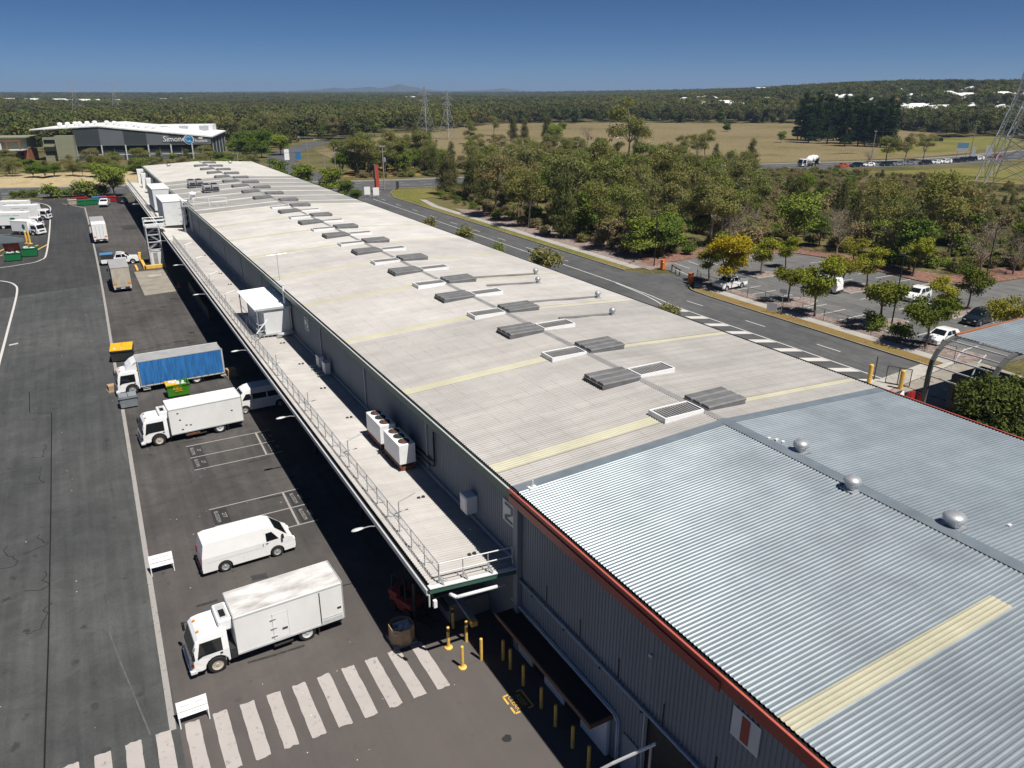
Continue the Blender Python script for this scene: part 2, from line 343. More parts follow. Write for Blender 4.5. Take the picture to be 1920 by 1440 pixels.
class MB:
    def __init__(s): s.v = []; s.f = []
    def quad(s, a, b, c, d): n = len(s.v); s.v += [tuple(a), tuple(b), tuple(c), tuple(d)]; s.f.append((n, n + 1, n + 2, n + 3)); return s
    def poly(s, pts): n = len(s.v); s.v += [tuple(p) for p in pts]; s.f.append(tuple(range(n, n + len(pts)))); return s
    def box(s, x0, x1, y0, y1, z0, z1):
        n = len(s.v)
        s.v += [(x0, y0, z0), (x1, y0, z0), (x1, y1, z0), (x0, y1, z0), (x0, y0, z1), (x1, y0, z1), (x1, y1, z1), (x0, y1, z1)]
        s.f += [tuple(n + i for i in q) for q in ((3, 2, 1, 0), (4, 5, 6, 7), (0, 1, 5, 4), (1, 2, 6, 5), (2, 3, 7, 6), (3, 0, 4, 7))]
        return s
    def beam(s, p0, p1, w, h=None, up=(0, 0, 1)):
        h = w if h is None else h
        a, b = Vector(p0), Vector(p1); d = (b - a).normalized(); u = Vector(up)
        if abs(d.dot(u)) > 0.98: u = Vector((0, 1, 0))
        x = d.cross(u).normalized(); z = x.cross(d)
        n = len(s.v)
        for p in (a, b):
            for sx, sz in ((-1, -1), (1, -1), (1, 1), (-1, 1)): s.v.append(tuple(p + x * (sx * w / 2) + z * (sz * h / 2)))
        s.f += [tuple(n + i for i in q) for q in ((0, 1, 2, 3), (7, 6, 5, 4), (0, 4, 5, 1), (1, 5, 6, 2), (2, 6, 7, 3), (3, 7, 4, 0))]
        return s
    def tube(s, p0, p1, r, n=8, r2=None, caps=True):
        a, b = Vector(p0), Vector(p1); d = (b - a).normalized(); u = Vector((0, 0, 1))
        if abs(d.z) > 0.95: u = Vector((1, 0, 0))
        x = d.cross(u).normalized(); z = x.cross(d); r2 = r if r2 is None else r2; k = len(s.v)
        for p, rr in ((a, r), (b, r2)):
            for i in range(n):
                t = 2 * math.pi * i / n; s.v.append(tuple(p + x * (rr * math.cos(t)) + z * (rr * math.sin(t))))
        for i in range(n): s.f.append((k + i, k + n + i, k + n + (i + 1) % n, k + (i + 1) % n))
        if caps: s.f.append(tuple(k + i for i in range(n))); s.f.append(tuple(k + n + i for i in reversed(range(n))))
        return s
    def path(s, pts, r, n=8):
        for a, b in zip(pts[:-1], pts[1:]): s.tube(a, b, r, n)
        return s
    def prism(s, pts, axis, a0, a1):      # pts 2D in the other two axes (x,z) for axis y; (x,y) for z; (y,z) for x
        k = len(s.v); m = len(pts)
        for a in (a0, a1):
            for p in pts:
                s.v.append((p[0], a, p[1]) if axis == 'y' else (p[0], p[1], a) if axis == 'z' else (a, p[0], p[1]))
        s.f.append(tuple(k + i for i in range(m))); s.f.append(tuple(k + m + i for i in reversed(range(m))))
        for i in range(m): j = (i + 1) % m; s.f.append((k + j, k + i, k + m + i, k + m + j))
        return s
    def ribbed(s, O, A, B, L, N, pitch, h, top=0.22, slope=0.12, start=0.0):
        O, A, B, N = Vector(O), Vector(A), Vector(B).normalized(), Vector(N).normalized()
        prof = []; t = start
        while t < L - 1e-6:
            for q, hh in ((0, 0), (1 - top - 2 * slope, 0), (1 - top - slope, h), (1 - slope, h)):
                tt = t + q * pitch
                if tt < L: prof.append((tt, hh))
            t += pitch
        prof.append((L, 0)); k = len(s.v); m = len(prof)
        for base in (O, O + A):
            for t, hh in prof: s.v.append(tuple(base + B * t + N * hh))
        for i in range(m - 1): s.f.append((k + i, k + i + 1, k + m + i + 1, k + m + i))
        return s
    def wave(s, O, A, B, L, N, pitch, h, k_=8):
        O, A, B, N = Vector(O), Vector(A), Vector(B).normalized(), Vector(N).normalized()
        m = max(2, int(L / pitch * k_)) + 1; k = len(s.v)
        for base in (O, O + A):
            for i in range(m):
                t = L * i / (m - 1); s.v.append(tuple(base + B * t + N * (h * .5 * (1 + math.sin(2 * math.pi * t / pitch)))))
        for i in range(m - 1): s.f.append((k + i, k + i + 1, k + m + i + 1, k + m + i))
        return s
    def lathe(s, prof, c=(0, 0, 0), n=16):     # prof [(r,z)] around z
        k = len(s.v)
        for r, z in prof:
            for i in range(n): t = 2 * math.pi * i / n; s.v.append((c[0] + r * math.cos(t), c[1] + r * math.sin(t), c[2] + z))
        for j in range(len(prof) - 1):
            for i in range(n): s.f.append((k + j * n + i, k + j * n + (i + 1) % n, k + (j + 1) * n + (i + 1) % n, k + (j + 1) * n + i))
        s.f.append(tuple(k + i for i in reversed(range(n)))); s.f.append(tuple(k + (len(prof) - 1) * n + i for i in range(n)))
        return s
    def mesh(s, name, mt, smooth=False, bevel=0.0, seg=2):
        me = bpy.data.meshes.new(name); me.from_pydata(s.v, [], s.f)
        bm = bmesh.new(); bm.from_mesh(me)
        bmesh.ops.recalc_face_normals(bm, faces=bm.faces)
        if bevel > 0:
            bmesh.ops.remove_doubles(bm, verts=bm.verts, dist=1e-5)
            es = [e for e in bm.edges if len(e.link_faces) == 2 and e.calc_face_angle(0) > 0.45]
            bmesh.ops.bevel(bm, geom=es, offset=bevel, segments=seg, affect='EDGES', profile=0.5, clamp_overlap=True)
        bm.to_mesh(me); bm.free()
        if smooth: me.polygons.foreach_set('use_smooth', [True] * len(me.polygons))
        me.materials.append(MATS[mt] if isinstance(mt, str) else mt); me.update()
        return me
    def build(s, name, mt, parent=None, smooth=False, bevel=0.0, seg=2, loc=None):
        return link(name, s.mesh(name, mt, smooth, bevel, seg), parent, loc)
def sheet(name, pts, z, mt, parent=None, th=0.0):
    b = MB()
    if th: b.prism(pts, 'z', z - th, z)
    else: b.poly([(x, y, z) for x, y in pts])
    me = b.mesh(name, mt)
    if not th and len(me.polygons) and me.polygons[0].normal.z < 0: me.flip_normals()
    return link(name, me, parent)
def strip(name, pts, w, z, mt, parent=None):     # ribbon along a polyline
    b = MB(); P = [Vector((p[0], p[1], 0)) for p in pts]; Ls = []; Rs = []
    for i, p in enumerate(P):
        d = (P[min(i + 1, len(P) - 1)] - P[max(i - 1, 0)]).normalized(); nrm = Vector((-d.y, d.x, 0))
        Ls.append(p + nrm * w / 2); Rs.append(p - nrm * w / 2)
    for i in range(len(P) - 1): b.quad((Rs[i].x, Rs[i].y, z), (Rs[i + 1].x, Rs[i + 1].y, z), (Ls[i + 1].x, Ls[i + 1].y, z), (Ls[i].x, Ls[i].y, z))
    return b.build(name, mt, parent)
def smoothline(pts, n=6):
    out = []; P = [Vector((*p, 0)) for p in pts]
    for i in range(len(P) - 1):
        p0 = P[max(i - 1, 0)]; p1 = P[i]; p2 = P[i + 1]; p3 = P[min(i + 2, len(P) - 1)]
        for j in range(n):
            t = j / n
            q = 0.5 * ((2 * p1) + (p2 - p0) * t + (2 * p0 - 5 * p1 + 4 * p2 - p3) * t * t + (3 * p1 - p0 - 3 * p2 + p3) * t ** 3)
            out.append((q.x, q.y))
    out.append(tuple(pts[-1])); return out
def text(name, s, size, mt, parent, loc, rot, sx=1.0, ext=0.004):
    cu = bpy.data.curves.new(name, 'FONT'); cu.body = s; cu.size = size; cu.extrude = ext; cu.align_x = 'CENTER'; cu.align_y = 'CENTER'
    cu.resolution_u = 2; cu.materials.append(MATS[mt])
    o = bpy.data.objects.new(name, cu); COL.objects.link(o); o.parent = parent; o.location = loc; o.rotation_euler = rot; o.scale = (sx, 1, 1)
    return o

# ---------------------------------------------------------------- ground and pavements
def terrain(x, y):
    x = np.asarray(x, float); y = np.asarray(y, float)
    r = np.hypot(x, y); az = np.degrees(np.arctan2(x, y))
    sm = lambda a, lo, hi: np.clip((a - lo) / (hi - lo), 0, 1) ** 2 * (3 - 2 * np.clip((a - lo) / (hi - lo), 0, 1))
    h = 17 * sm(r, 600, 1050) * sm(az, 36, 56)                     # suburb hill on the right
    h += 8 * sm(r, 760, 1300) * sm(az, 26, 40) * (1 - sm(az, 60, 75))
    h += 1.0 * sm(r, 1500, 3600)
    h += 2.5 * sm(r, 800, 1600) * np.sin(az * 0.21 + r * 0.002)
    return h - 0.04
b = MB()
rad = [0, 30, 60, 100, 150, 210, 280, 360, 450, 560, 680, 820, 980, 1150, 1350, 1600, 1900, 2300, 2800, 3500, 4500, 6000, 8000, 11000]
azs = np.radians(np.arange(-60, 121, 3.0)); 
full = np.radians(np.arange(0, 360, 4.0))
V = []; F = []
for r in rad:
    for a in full:
        x, y = r * math.sin(a), r * math.cos(a); V.append((x, y, float(terrain(x, y)) if r > 0 else -0.04))
nf = len(full)
for i in range(len(rad) - 1):
    for j in range(nf): F.append((i * nf + j, i * nf + (j + 1) % nf, (i + 1) * nf + (j + 1) % nf, (i + 1) * nf + j))
b.v = V; b.f = F
ground = b.build('ground', 'ground_bush', smooth=True); tag(ground, kind='structure')

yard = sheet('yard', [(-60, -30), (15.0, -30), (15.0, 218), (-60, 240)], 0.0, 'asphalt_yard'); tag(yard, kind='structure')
lane = sheet('lane', [(-60, -30), (-0.3, -30), (-0.1, 60), (0.9, 130), (1.0, 150), (-6, 150), (-60, 150)], 0.004, 'asphalt_lane', yard)
sheet('dark_bitumen', [(-30, 112), (1.2, 118), (5, 128), (1.2, 150), (0.6, 203), (-3, 212), (-30, 214)], 0.008, 'asphalt_dark', yard)
sheet('dark_bitumen', [(-60, 150), (-30, 140), (-30, 214), (-60, 225)], 0.006, 'asphalt_dark', yard)
sheet('concrete_pad', [(5.45, 108.2), (9.6, 108.8), (9.7, 124.0), (5.4, 124.2)], 0.012, 'concrete', yard)
sheet('concrete_patch', [(6.9, 119.5), (8.7, 119.6), (8.7, 121.0), (6.9, 120.8)], 0.016, 'concrete_pale', yard)
# painted lines in the yard
L = strip('bay_line', smoothline([(-0.4, 28.4), (-0.2, 40.2), (0.15, 63), (0.35, 81), (0.95, 131), (1.1, 198), (0.6, 203), (-3.3, 212.5)], 8), 0.26, 0.016, 'paint_worn', yard)
strip('bay_line', smoothline([(-17, 231), (-7, 213.5), (-5.8, 192), (-6.0, 149), (-6.9, 140.5), (-9.7, 138.1), (-12.1, 137.3)], 8), 0.24, 0.016, 'paint_white', yard)
strip('bay_line', smoothline([(-13, 128), (-11.2, 126.8), (-9.7, 123.6), (-9.2, 117.8), (-9.4, 98.6), (-9.6, 84)], 8), 0.24, 0.016, 'paint_white', yard)
strip('bay_line', [(1.0, 163), (2.6, 163.2)], 0.2, 0.016, 'paint_worn', yard)
for i in range(6):
    x = -14.2 + i * 3.0
    strip('bay_line', [(x, 222.6), (x + 1.3, 229)], 0.16, 0.016, 'paint_worn', yard)
for y0 in (171, 179, 187): strip('bay_line', [(-22, y0), (-9.5, y0 - 0.6)], 0.2, 0.016, 'paint_worn', yard)
def stripe_mesh(w, l, seed):
    rn = random.Random(seed); pts = []
    for t in np.linspace(0, 1, 9): pts.append((rn.uniform(-.014, .014), -l / 2 + l * t))
    top = [(w * t, l / 2 + rn.uniform(-.03, .07)) for t in (0.1, 0.35, 0.65, 0.9)]
    rt = [(w + rn.uniform(-.014, .014), l / 2 - l * t) for t in np.linspace(0, 1, 9)]
    bt = [(w * t, -l / 2 + rn.uniform(-.07, .03)) for t in (0.9, 0.6, 0.3, 0.1)]
    return pts + top + rt + bt
for i in range(15):
    x = -5.6 + i * 1.13
    pts = [(p[0] + x, p[1] + 26.8) for p in stripe_mesh(0.6, 3.35, i)]
    sheet('crossing_stripe', pts, 0.02, 'paint_zebra', yard)
def bay_pair(ys, x0, x1, xc, wd):
    a, bm_, c = ys
    for y, xx0, xx1 in ((a, x0, x1 + 0.9), (bm_, x0, x1 + 0.8), (c, x0, x1 + 0.9)):
        strip('bay_line', [(xx0, y), (xx1, y + 0.02)], 0.11, 0.018, 'paint_worn', yard)
    strip('bay_line', [(xc + 0.05, a), (xc - 0.05, c)], 0.13, 0.02, 'paint_worn', yard)
    for (ya, yb) in ((a, bm_), (bm_, c)):
        for px, rot in ((x0 + 0.05, -1), (xc + 0.22, -1)):
            sheet('bay_number_pad', [(px, yb + 0.14), (px + 0.95, yb + 0.14), (px + 0.95, ya - 0.14), (px, ya - 0.14)], 0.022, 'pad_black', yard)
            ym = (ya + yb) / 2
            text('bay_lettering', wd[0], 0.36, 'paint_worn', yard, (px + 0.70, ym, 0.026), (0, 0, R_(-90)), 1.25, 0.0005)
            text('bay_lettering', wd[1], 0.34, 'paint_worn', yard, (px + 0.27, ym, 0.026), (0, 0, R_(-90)), 1.0, 0.0005)
bay_pair((57.2, 55.0, 52.85), 3.85, 9.1, 8.9, ('27', 'BLOOMS'))
bay_pair((46.6, 44.3, 42.0), 3.85, 8.7, 8.45, ('277', 'BLOSSOM'))
# tar-sealed cracks
strip('tar_crack', [(-5.1, 5), (-5.12, 22), (-5.08, 30), (-5.0, 37.4), (-4.97, 52), (-5.0, 69.5)], 0.07, 0.014, 'tar', yard)
strip('tar_crack', [(-5.0, 69.5), (-6.6, 70.4), (-6.75, 76)], 0.06, 0.014, 'tar', yard)
rn = random.Random(5)
for (cx, cy) in ((-5.35, 38.5), (-5.3, 42.2), (-5.25, 47.0), (-6.7, 45.5), (-7.6, 33.2), (-7.4, 31.0), (-8.1, 36.5), (-5.4, 60.5), (-5.35, 56)):
    pts = [(cx, cy)]
    for q in range(7): pts.append((pts[-1][0] + rn.uniform(-.22, .22), pts[-1][1] + rn.uniform(.05, .5)))
    strip('tar_crack', smoothline(pts, 4), 0.032, 0.0145, 'tar', yard)
    pts = [(cx, cy)]
    for q in range(3): pts.append((pts[-1][0] - rn.uniform(.1, .5), pts[-1][1] + rn.uniform(-.2, .15)))
    strip('tar_crack', smoothline(pts, 3), 0.028, 0.015, 'tar', yard)
paint('tyre_pale', (0.13, 0.128, 0.126), .52, 2.0, (0.075, 0.075, 0.0745)); paint('tyre_dark', (0.038, 0.037, 0.036), .5, 3.0, (0.07, 0.066, 0.064))
strip('tyre_mark', smoothline([(-2.4, 36.7), (-2.06, 34.06), (-1.68, 31.5), (-1.26, 28.6)], 6), .07, .0155, 'tyre_pale', yard)
rn = random.Random(8)
for i in range(26):
    x = rn.uniform(1.0, 8.2); y = rn.uniform(30, 108); ln_ = rn.uniform(.8, 3.2); a = rn.uniform(-.12, .12)
    strip('tyre_mark', smoothline([(x, y), (x + ln_ * .5, y + a * ln_ * .5 + rn.uniform(-.05, .05)), (x + ln_, y + a * ln_)], 4), rn.uniform(.08, .22), .0125 + i * 1e-4, 'tyre_dark', yard)
# drain grates and repairs
sheet('drain_grate', [(4.7, 38.0), (5.5, 37.9), (5.5, 37.4), (4.7, 37.5)], 0.017, 'dark_metal', yard)
sheet('repair_patch', [(6.7, 165), (9.6, 165), (9.4, 171), (6.6, 171)], 0.013, 'asphalt_dark', yard)
m, k = newmat('oil', 0.5); k.p.inputs['Base Color'].default_value = (0.035, 0.034, 0.033, 1)
for i, (cx, cy, rx, ry) in enumerate(((11.25, 18.0, 0.75, 0.62), (11.6, 21.2, 0.22, 0.2), (9.2, 50.4, 0.55, 0.1), (7.9, 84, 0.5, 0.2), (6.9, 101, 0.5, 0.2), (9.1, 79.5, 0.6, 0.2), (5.6, 33.6, 0.16, 0.12), (-3.9, 35, 0.2, 0.2), (-3.2, 31.5, 0.18, 0.25), (-2.9, 28.6, 0.2, 0.2), (-3.6, 26.6, 0.3, 0.2), (-2.9, 24.6, 0.22, 0.12))):
    rn = random.Random(i)
    sheet('oil_stain', [(cx + rx * math.cos(t) * rn.uniform(.8, 1.15), cy + ry * math.sin(t) * rn.uniform(.8, 1.15)) for t in np.linspace(0, 6.1, 14)], 0.013, 'oil' if i < 6 else 'asphalt_dark', yard)
# KEEP CLEAR box by the counter
kc = [(12.55, 23.35), (13.45, 23.35), (13.45, 22.2), (12.55, 22.2)]
for (a, c) in (((12.55, 23.3), (12.8, 23.3)), ((13.2, 23.3), (13.45, 23.3)), ((12.55, 22.2), (12.8, 22.2)), ((13.2, 22.2), (13.45, 22.2)), ((12.55, 23.3), (12.55, 22.8)), ((12.55, 22.6), (12.55, 22.2)), ((13.45, 23.3), (13.45, 22.2))):
    strip('keep_clear_marking', [a, c], 0.09, 0.02, 'paint_yellow', yard)
text('keep_clear_lettering', 'KEEP', 0.34, 'paint_yellow', yard, (13.15, 22.75, 0.022), (0, 0, R_(-90)), 1.0, 0.0005)
text('keep_clear_lettering', 'CLEAR', 0.34, 'paint_yellow', yard, (12.8, 22.75, 0.022), (0, 0, R_(-90)), 0.9, 0.0005)
for i in range(5):
    strip('yellow_hatching', [(-13.6 + i * 1.5, 150.0 + (i % 2)), (-11.9 + i * 1.5, 155.5)], 0.3, 0.018, 'paint_yellow', yard)
for i in range(3):
    strip('yellow_hatching', [(-13.5 + i * 2.2, 146.0), (-12.2 + i * 2.2, 148.5)], 0.25, 0.018, 'paint_yellow', yard)
for xx in (-9.7, -9.45): strip('yellow_hatching', [(-9.0, 102 + xx), (-8.2, 102.3 + xx)], 0.2, 0.018, 'paint_white', yard)
# small litter specks
b = MB(); rn = random.Random(11)
for i in range(130):
    x, y = rn.uniform(-8, 12), rn.uniform(17, 110); s = rn.uniform(.02, .06)
    b.quad((x, y, .03), (x + s, y + s * .3, .035), (x + s * .8, y + s, .04), (x - s * .2, y + s * .8, .03))
tag(b.build('litter', 'white_soft'), 'tiny pale scraps of litter scattered on the yard asphalt', 'litter', kind='stuff')

# side road, verge, car park
XR = 62.0
road = sheet('side_road', [(40.5, -40), (69.3, -40), (69.3, 72), (69.6, 76), (72, 79.2), (75, 80), (75, 84.5), (71.5, 86), (69.4, 89), (69.0, 185), (72, 196), (76, 203), (58, 210), (58, 200), (60.2, 196), (60.2, 110), (40.5, 108)], 0.0, 'asphalt_road'); tag(road, kind='structure')
strip('edge_line', [(62.45, 20), (62.45, 70), (63.2, 76), (63.6, 84), (63.8, 185)], 0.13, 0.006, 'paint_bright', road)
strip('edge_line', smoothline([(57.5, 57), (59.0, 64), (61.0, 70), (62.6, 76), (63.4, 84)], 5), 0.13, 0.008, 'paint_bright', road)
for i in range(18):
    y = 28.0 + i * 10.2
    if not (76 < y < 90): strip('centre_dash', [(65.6, y), (65.5, y + 2.9)], 0.11, 0.006, 'paint_bright', road)
for i in range(9):
    y = 40.0 + i * 3.45; w = 5.0 if i < 5 else 5.0 - (i - 4) * 1.05
    sheet('hatch_bar', [(62.3 - w, y + w * .55), (62.3, y), (62.3, y + 1.15), (62.3 - w, y + w * .55 + 1.15)], 0.007, 'paint_white', road)
sheet('concrete_apron', [(55, 38.3), (75, 40.8), (75, 42.6), (55, 40.5)], 0.012, 'concrete_pale', road)
sheet('forecourt', [(48, 10), (72, 10), (75, 40.7), (55, 38.2)], 0.006, 'concrete', road)
def kerb(pts, name='kerb', mt='concrete_pale', w=0.16, h=0.13, parent=None):
    b = MB()
    for a, c in zip(pts[:-1], pts[1:]): b.beam((a[0], a[1], h / 2), (c[0], c[1], h / 2), w, h)
    return b.build(name, mt, parent)
kerb([(69.4, 41), (69.4, 72), (69.75, 75.5), (71, 77.7), (73, 78.8), (75, 79)], parent=road, mt='concrete')
verge = sheet('grass_verge', [(69.48, 41), (71.3, 41), (71.3, 74.5), (71, 76.5), (69.8, 75.3), (69.48, 72)], 0.11, 'grass_verge', th=0.1); tag(verge, kind='structure')
path_ = sheet('footpath', [(71.3, 41), (72.7, 41), (72.9, 78.5), (71.4, 77), (71.3, 74.5)], 0.115, 'path', th=0.1); tag(path_, kind='structure')
garden = sheet('garden_bed', [(72.7, 40), (77.0, 40), (77.0, 44), (74.9, 46), (74.9, 78), (73.0, 78.7)], 0.10, 'mulch', th=0.1); tag(garden, kind='structure')
verge2 = sheet('grass_verge', [(69.2, 90), (71.0, 90), (71.0, 165), (73, 178), (86, 184), (84, 198), (76, 200.5), (72, 194), (69.2, 184)], 0.09, 'grass_green', th=0.1); tag(verge2, kind='structure')
sheet('footpath', [(71.0, 90), (72.6, 90), (72.6, 165), (74.4, 176.5), (73.2, 178), (71.0, 165)], 0.10, 'path', th=0.1)['kind'] = 'structure'
kerb([(69.2, 89.5), (69.1, 184), (72, 194.6), (76, 201)], parent=road, mt='concrete')
sheet('garden_bed', [(72.6, 88), (79, 90), (82, 150), (74.4, 160), (72.6, 150)], 0.05, 'mulch', th=0.06)['kind'] = 'structure'
carpark = sheet('car_park', [(74.9, 38), (125, 38), (125, 57), (105, 58.5), (101, 63.0), (101.5, 71), (103.5, 78), (101.5, 86), (94, 90), (84, 91.5), (75, 90), (74.9, 80)], 0.02, 'asphalt_carpark'); tag(carpark, kind='structure')
sheet('garden_bed', [(75, 90.2), (84, 91.7), (94, 90.2), (101.7, 86.2), (103.8, 78), (101.7, 71), (101.3, 63.2), (105.3, 58.8), (125, 57.3), (125, 63), (108, 64), (106, 72), (108, 80), (105, 90), (95, 96), (80, 97), (75, 94)], 0.08, 'red_mulch', th=0.1)['kind'] = 'structure'
def island(pts): 
    o = sheet('traffic_island', pts, 0.13, 'mulch', carpark, th=0.14)
    kerb([*pts, pts[0]], 'island_kerb', 'concrete_pale', 0.14, 0.15, carpark)
island([(74.95, 66.2), (77.0, 66.2), (79.6, 65.2), (79.8, 63.4), (77.5, 62.3), (74.95, 62.2)])
island([(74.95, 54.0), (77.5, 54.0), (81.2, 53.3), (81.4, 51.8), (78.5, 50.6), (74.95, 50.6)])
island([(82.5, 79.2), (86.0, 79.4), (87.3, 77.8), (86.2, 76.0), (82.6, 76.2)])
island([(85.8, 52.9), (91.5, 53.4), (93.6, 51.8), (92.6, 50.2), (87, 50.0), (85.5, 51.3)])
island([(86.5, 68.2), (92.5, 67.8), (93.0, 65.4), (91.0, 63.6), (86.7, 64.0)])
for i in range(12):
    y = 42.5 + i * 2.75
    if not (50 < y < 54.5 or 62 < y < 66.5): strip('bay_line', [(75.2, y), (79.7, y + 0.1)], 0.1, 0.026, 'paint_bright', carpark)
    if not (49.5 < y < 54.2 or 63 < y < 69):
        strip('bay_line', [(85.4, y - 0.4), (94.2, y - 0.6)], 0.1, 0.026, 'paint_bright', carpark)
strip('bay_line', [(89.8, 42), (89.6, 62)], 0.1, 0.028, 'paint_bright', carpark)
for i in range(7): strip('bay_line', [(97.5, 62.4 + i * 2.9), (101.2, 62.4 + i * 2.9)], 0.1, 0.026, 'paint_bright', carpark)
for i in range(6): strip('bay_line', [(78.5 + i * 2.8, 85.8), (79.1 + i * 2.8, 90)], 0.1, 0.026, 'paint_bright', carpark)
sheet('direction_arrow', [(108, 50.9), (109.8, 50.9), (109.8, 50.5), (111.4, 51.1), (109.8, 51.7), (109.8, 51.2), (108, 51.2)], 0.028, 'paint_bright', carpark)
sheet('direction_arrow', [(80.5, 43.0), (82.3, 43.0), (82.3, 42.6), (83.7, 43.2), (82.3, 43.8), (82.3, 43.3), (80.5, 43.3)], 0.028, 'paint_bright', carpark)

# cross street and the main road on the right
cross_pts = smoothline([(-160, 290), (-60, 260), (0, 238.5), (40, 226), (75, 214), (115, 207), (160, 203), (217, 197), (282, 183.5), (350, 187), (470, 205)], 6)
cross = strip('cross_street', cross_pts, 21, 0.015, 'asphalt_road'); tag(cross, kind='structure')
def offset(pts, d):
    P = [Vector((*p, 0)) for p in pts]; out = []
    for i, p in enumerate(P):
        t = (P[min(i + 1, len(P) - 1)] - P[max(i - 1, 0)]).normalized(); out.append((p.x - t.y * d, p.y + t.x * d))
    return out
for d, mt in ((9.6, 'paint_bright'), (-9.6, 'paint_bright')): strip('edge_line', offset(cross_pts, d), 0.2, 0.022, mt, cross)
strip('bike_lane', offset(cross_pts, -7.6), 1.8, 0.021, 'asphalt_lane', cross)
for d in (3.2, -3.2):
    q = offset(cross_pts, d)
    for i in range(0, len(q) - 1, 1):
        a, c = Vector(q[i]), Vector(q[i + 1]); dd = (c - a)
        strip('lane_dash', [tuple(a), tuple(a + dd * 0.35)], 0.18, 0.023, 'paint_bright', cross)
kerb(offset(cross_pts, 10.7), 'kerb', 'concrete_pale', 0.5, 0.14, cross)
road3 = strip('north_road', smoothline([(62, 226), (64, 250), (66.5, 275), (72, 315), (88, 360), (120, 420)], 6), 11, 0.01, 'asphalt_road'); tag(road3, kind='structure')
bank = MB()
for i in range(20):
    x0 = -60 + i * 3.9; x1 = x0 + 3.9; y0 = 249 - 0.31 * x0; y1 = 249 - 0.31 * x1
    bank.quad((x0, y0 + 2, 0.0), (x1, y1 + 2, 0), (x1, y1 + 9, 1.7), (x0, y0 + 9, 1.7)); bank.quad((x0, y0 + 9, 1.7), (x1, y1 + 9, 1.7), (x1, y1 + 24, 1.9), (x0, y0 + 24, 1.9))
tag(bank.build('embankment', 'bank'), kind='structure')
zi_ = .03; FIELDS = []
def in_poly(x, y, poly):
    c = False; j = len(poly) - 1
    for i in range(len(poly)):
        if (poly[i][1] > y) != (poly[j][1] > y) and x < (poly[j][0] - poly[i][0]) * (y - poly[i][1]) / (poly[j][1] - poly[i][1]) + poly[i][0]: c = not c
        j = i
    return c
for nm, pts, mt in (('field', [(150, 330), (215, 245), (300, 222), (360, 235), (470, 300), (500, 370), (505, 425), (440, 490), (385, 540), (300, 560), (230, 500), (170, 420)], 'field_dry'),
                    ('field', [(88, 285), (128, 262), (150, 300), (185, 330), (240, 400), (250, 470), (180, 470), (130, 400), (95, 350)], 'field_dry'),
                    ('field', [(212, 212), (290, 197.5), (345, 203), (360, 233), (300, 221), (215, 244)], 'field_dry'),
                    ('meadow', [(225, 170), (300, 158), (420, 170), (420, 90), (300, 80), (235, 120)], 'grass_green'),
                    ('meadow', [(290, 212), (360, 208), (440, 225), (480, 270), (400, 275), (330, 240)], 'grass_green'),
                    ('meadow', [(72, 236), (100, 228), (120, 250), (110, 275), (86, 270)], 'grass_verge')):
    zi_ += .006
    if mt == 'field_dry' and max(p[1] for p in pts) > 500:
        b = MB(); st = 9.0; xs = np.arange(140, 640, st); ys_ = np.arange(210, 720, st)
        for x in xs:
            for y in ys_:
                if in_poly(x + st / 2, y + st / 2, pts):
                    b.quad(*[(xx, yy, float(terrain(xx, yy)) + .06 + .7 * min(1, max(0, (math.hypot(xx, yy) - 480) / 120))) for xx, yy in ((x, y), (x + st, y), (x + st, y + st), (x, y + st))])
        o = b.build(nm, mt)
    else: o = sheet(nm, pts, zi_, mt)
    tag(o, kind='structure'); FIELDS.append(pts)
pond = sheet('pond', [(118 + 15 + 15 * math.cos(t), 318 + 6 * math.sin(t) + 1.5 * math.cos(2 * t)) for t in np.linspace(0, 6.2, 28)], 0.05, 'water'); tag(pond, kind='structure')

# far hills on the horizon
def ridge(name, dist, pts, depth):
    b = MB(); P = []
    rn = random.Random(3)
    for (px, py) in pts:
        az = math.atan2(855, 1532) * 0 + math.radians(29.165) + math.atan((px - 960) / 1532.0)
        d = dist / math.cos(az - math.radians(29.165))
        P.append((d * math.sin(az), d * math.cos(az), 25 + (172 - py) / 1532.0 * dist))
    for (a, c) in zip(P[:-1], P[1:]):
        for q, (s0, s1, h0, h1) in enumerate(((0.93, 0.97, 0.0, 0.55), (0.97, 1.0, 0.55, 1.0), (1.0, 1.06, 1.0, 0.0))):
            b.quad((a[0] * s0, a[1] * s0, a[2] * h0), (c[0] * s0, c[1] * s0, c[2] * h0), (c[0] * s1, c[1] * s1, c[2] * h1), (a[0] * s1, a[1] * s1, a[2] * h1))
    return tag(b.build(name, 'hill_forest'), kind='structure')
mat('hill_forest', (0.05, 0.06, 0.035), 0.95, 0, var=0.3, scale=0.01, space='World')
ridge('hills', 9000, [(300, 176), (380, 174), (470, 173), (540, 172.5), (600, 170), (625, 166.5), (650, 168.5), (672, 167), (695, 165), (715, 167.5), (730, 165), (748, 160.5), (768, 164.5), (790, 167.5), (810, 171), (840, 173), (880, 172), (920, 170.5), (943, 167.5), (965, 171), (990, 173), (1040, 175)], 900)

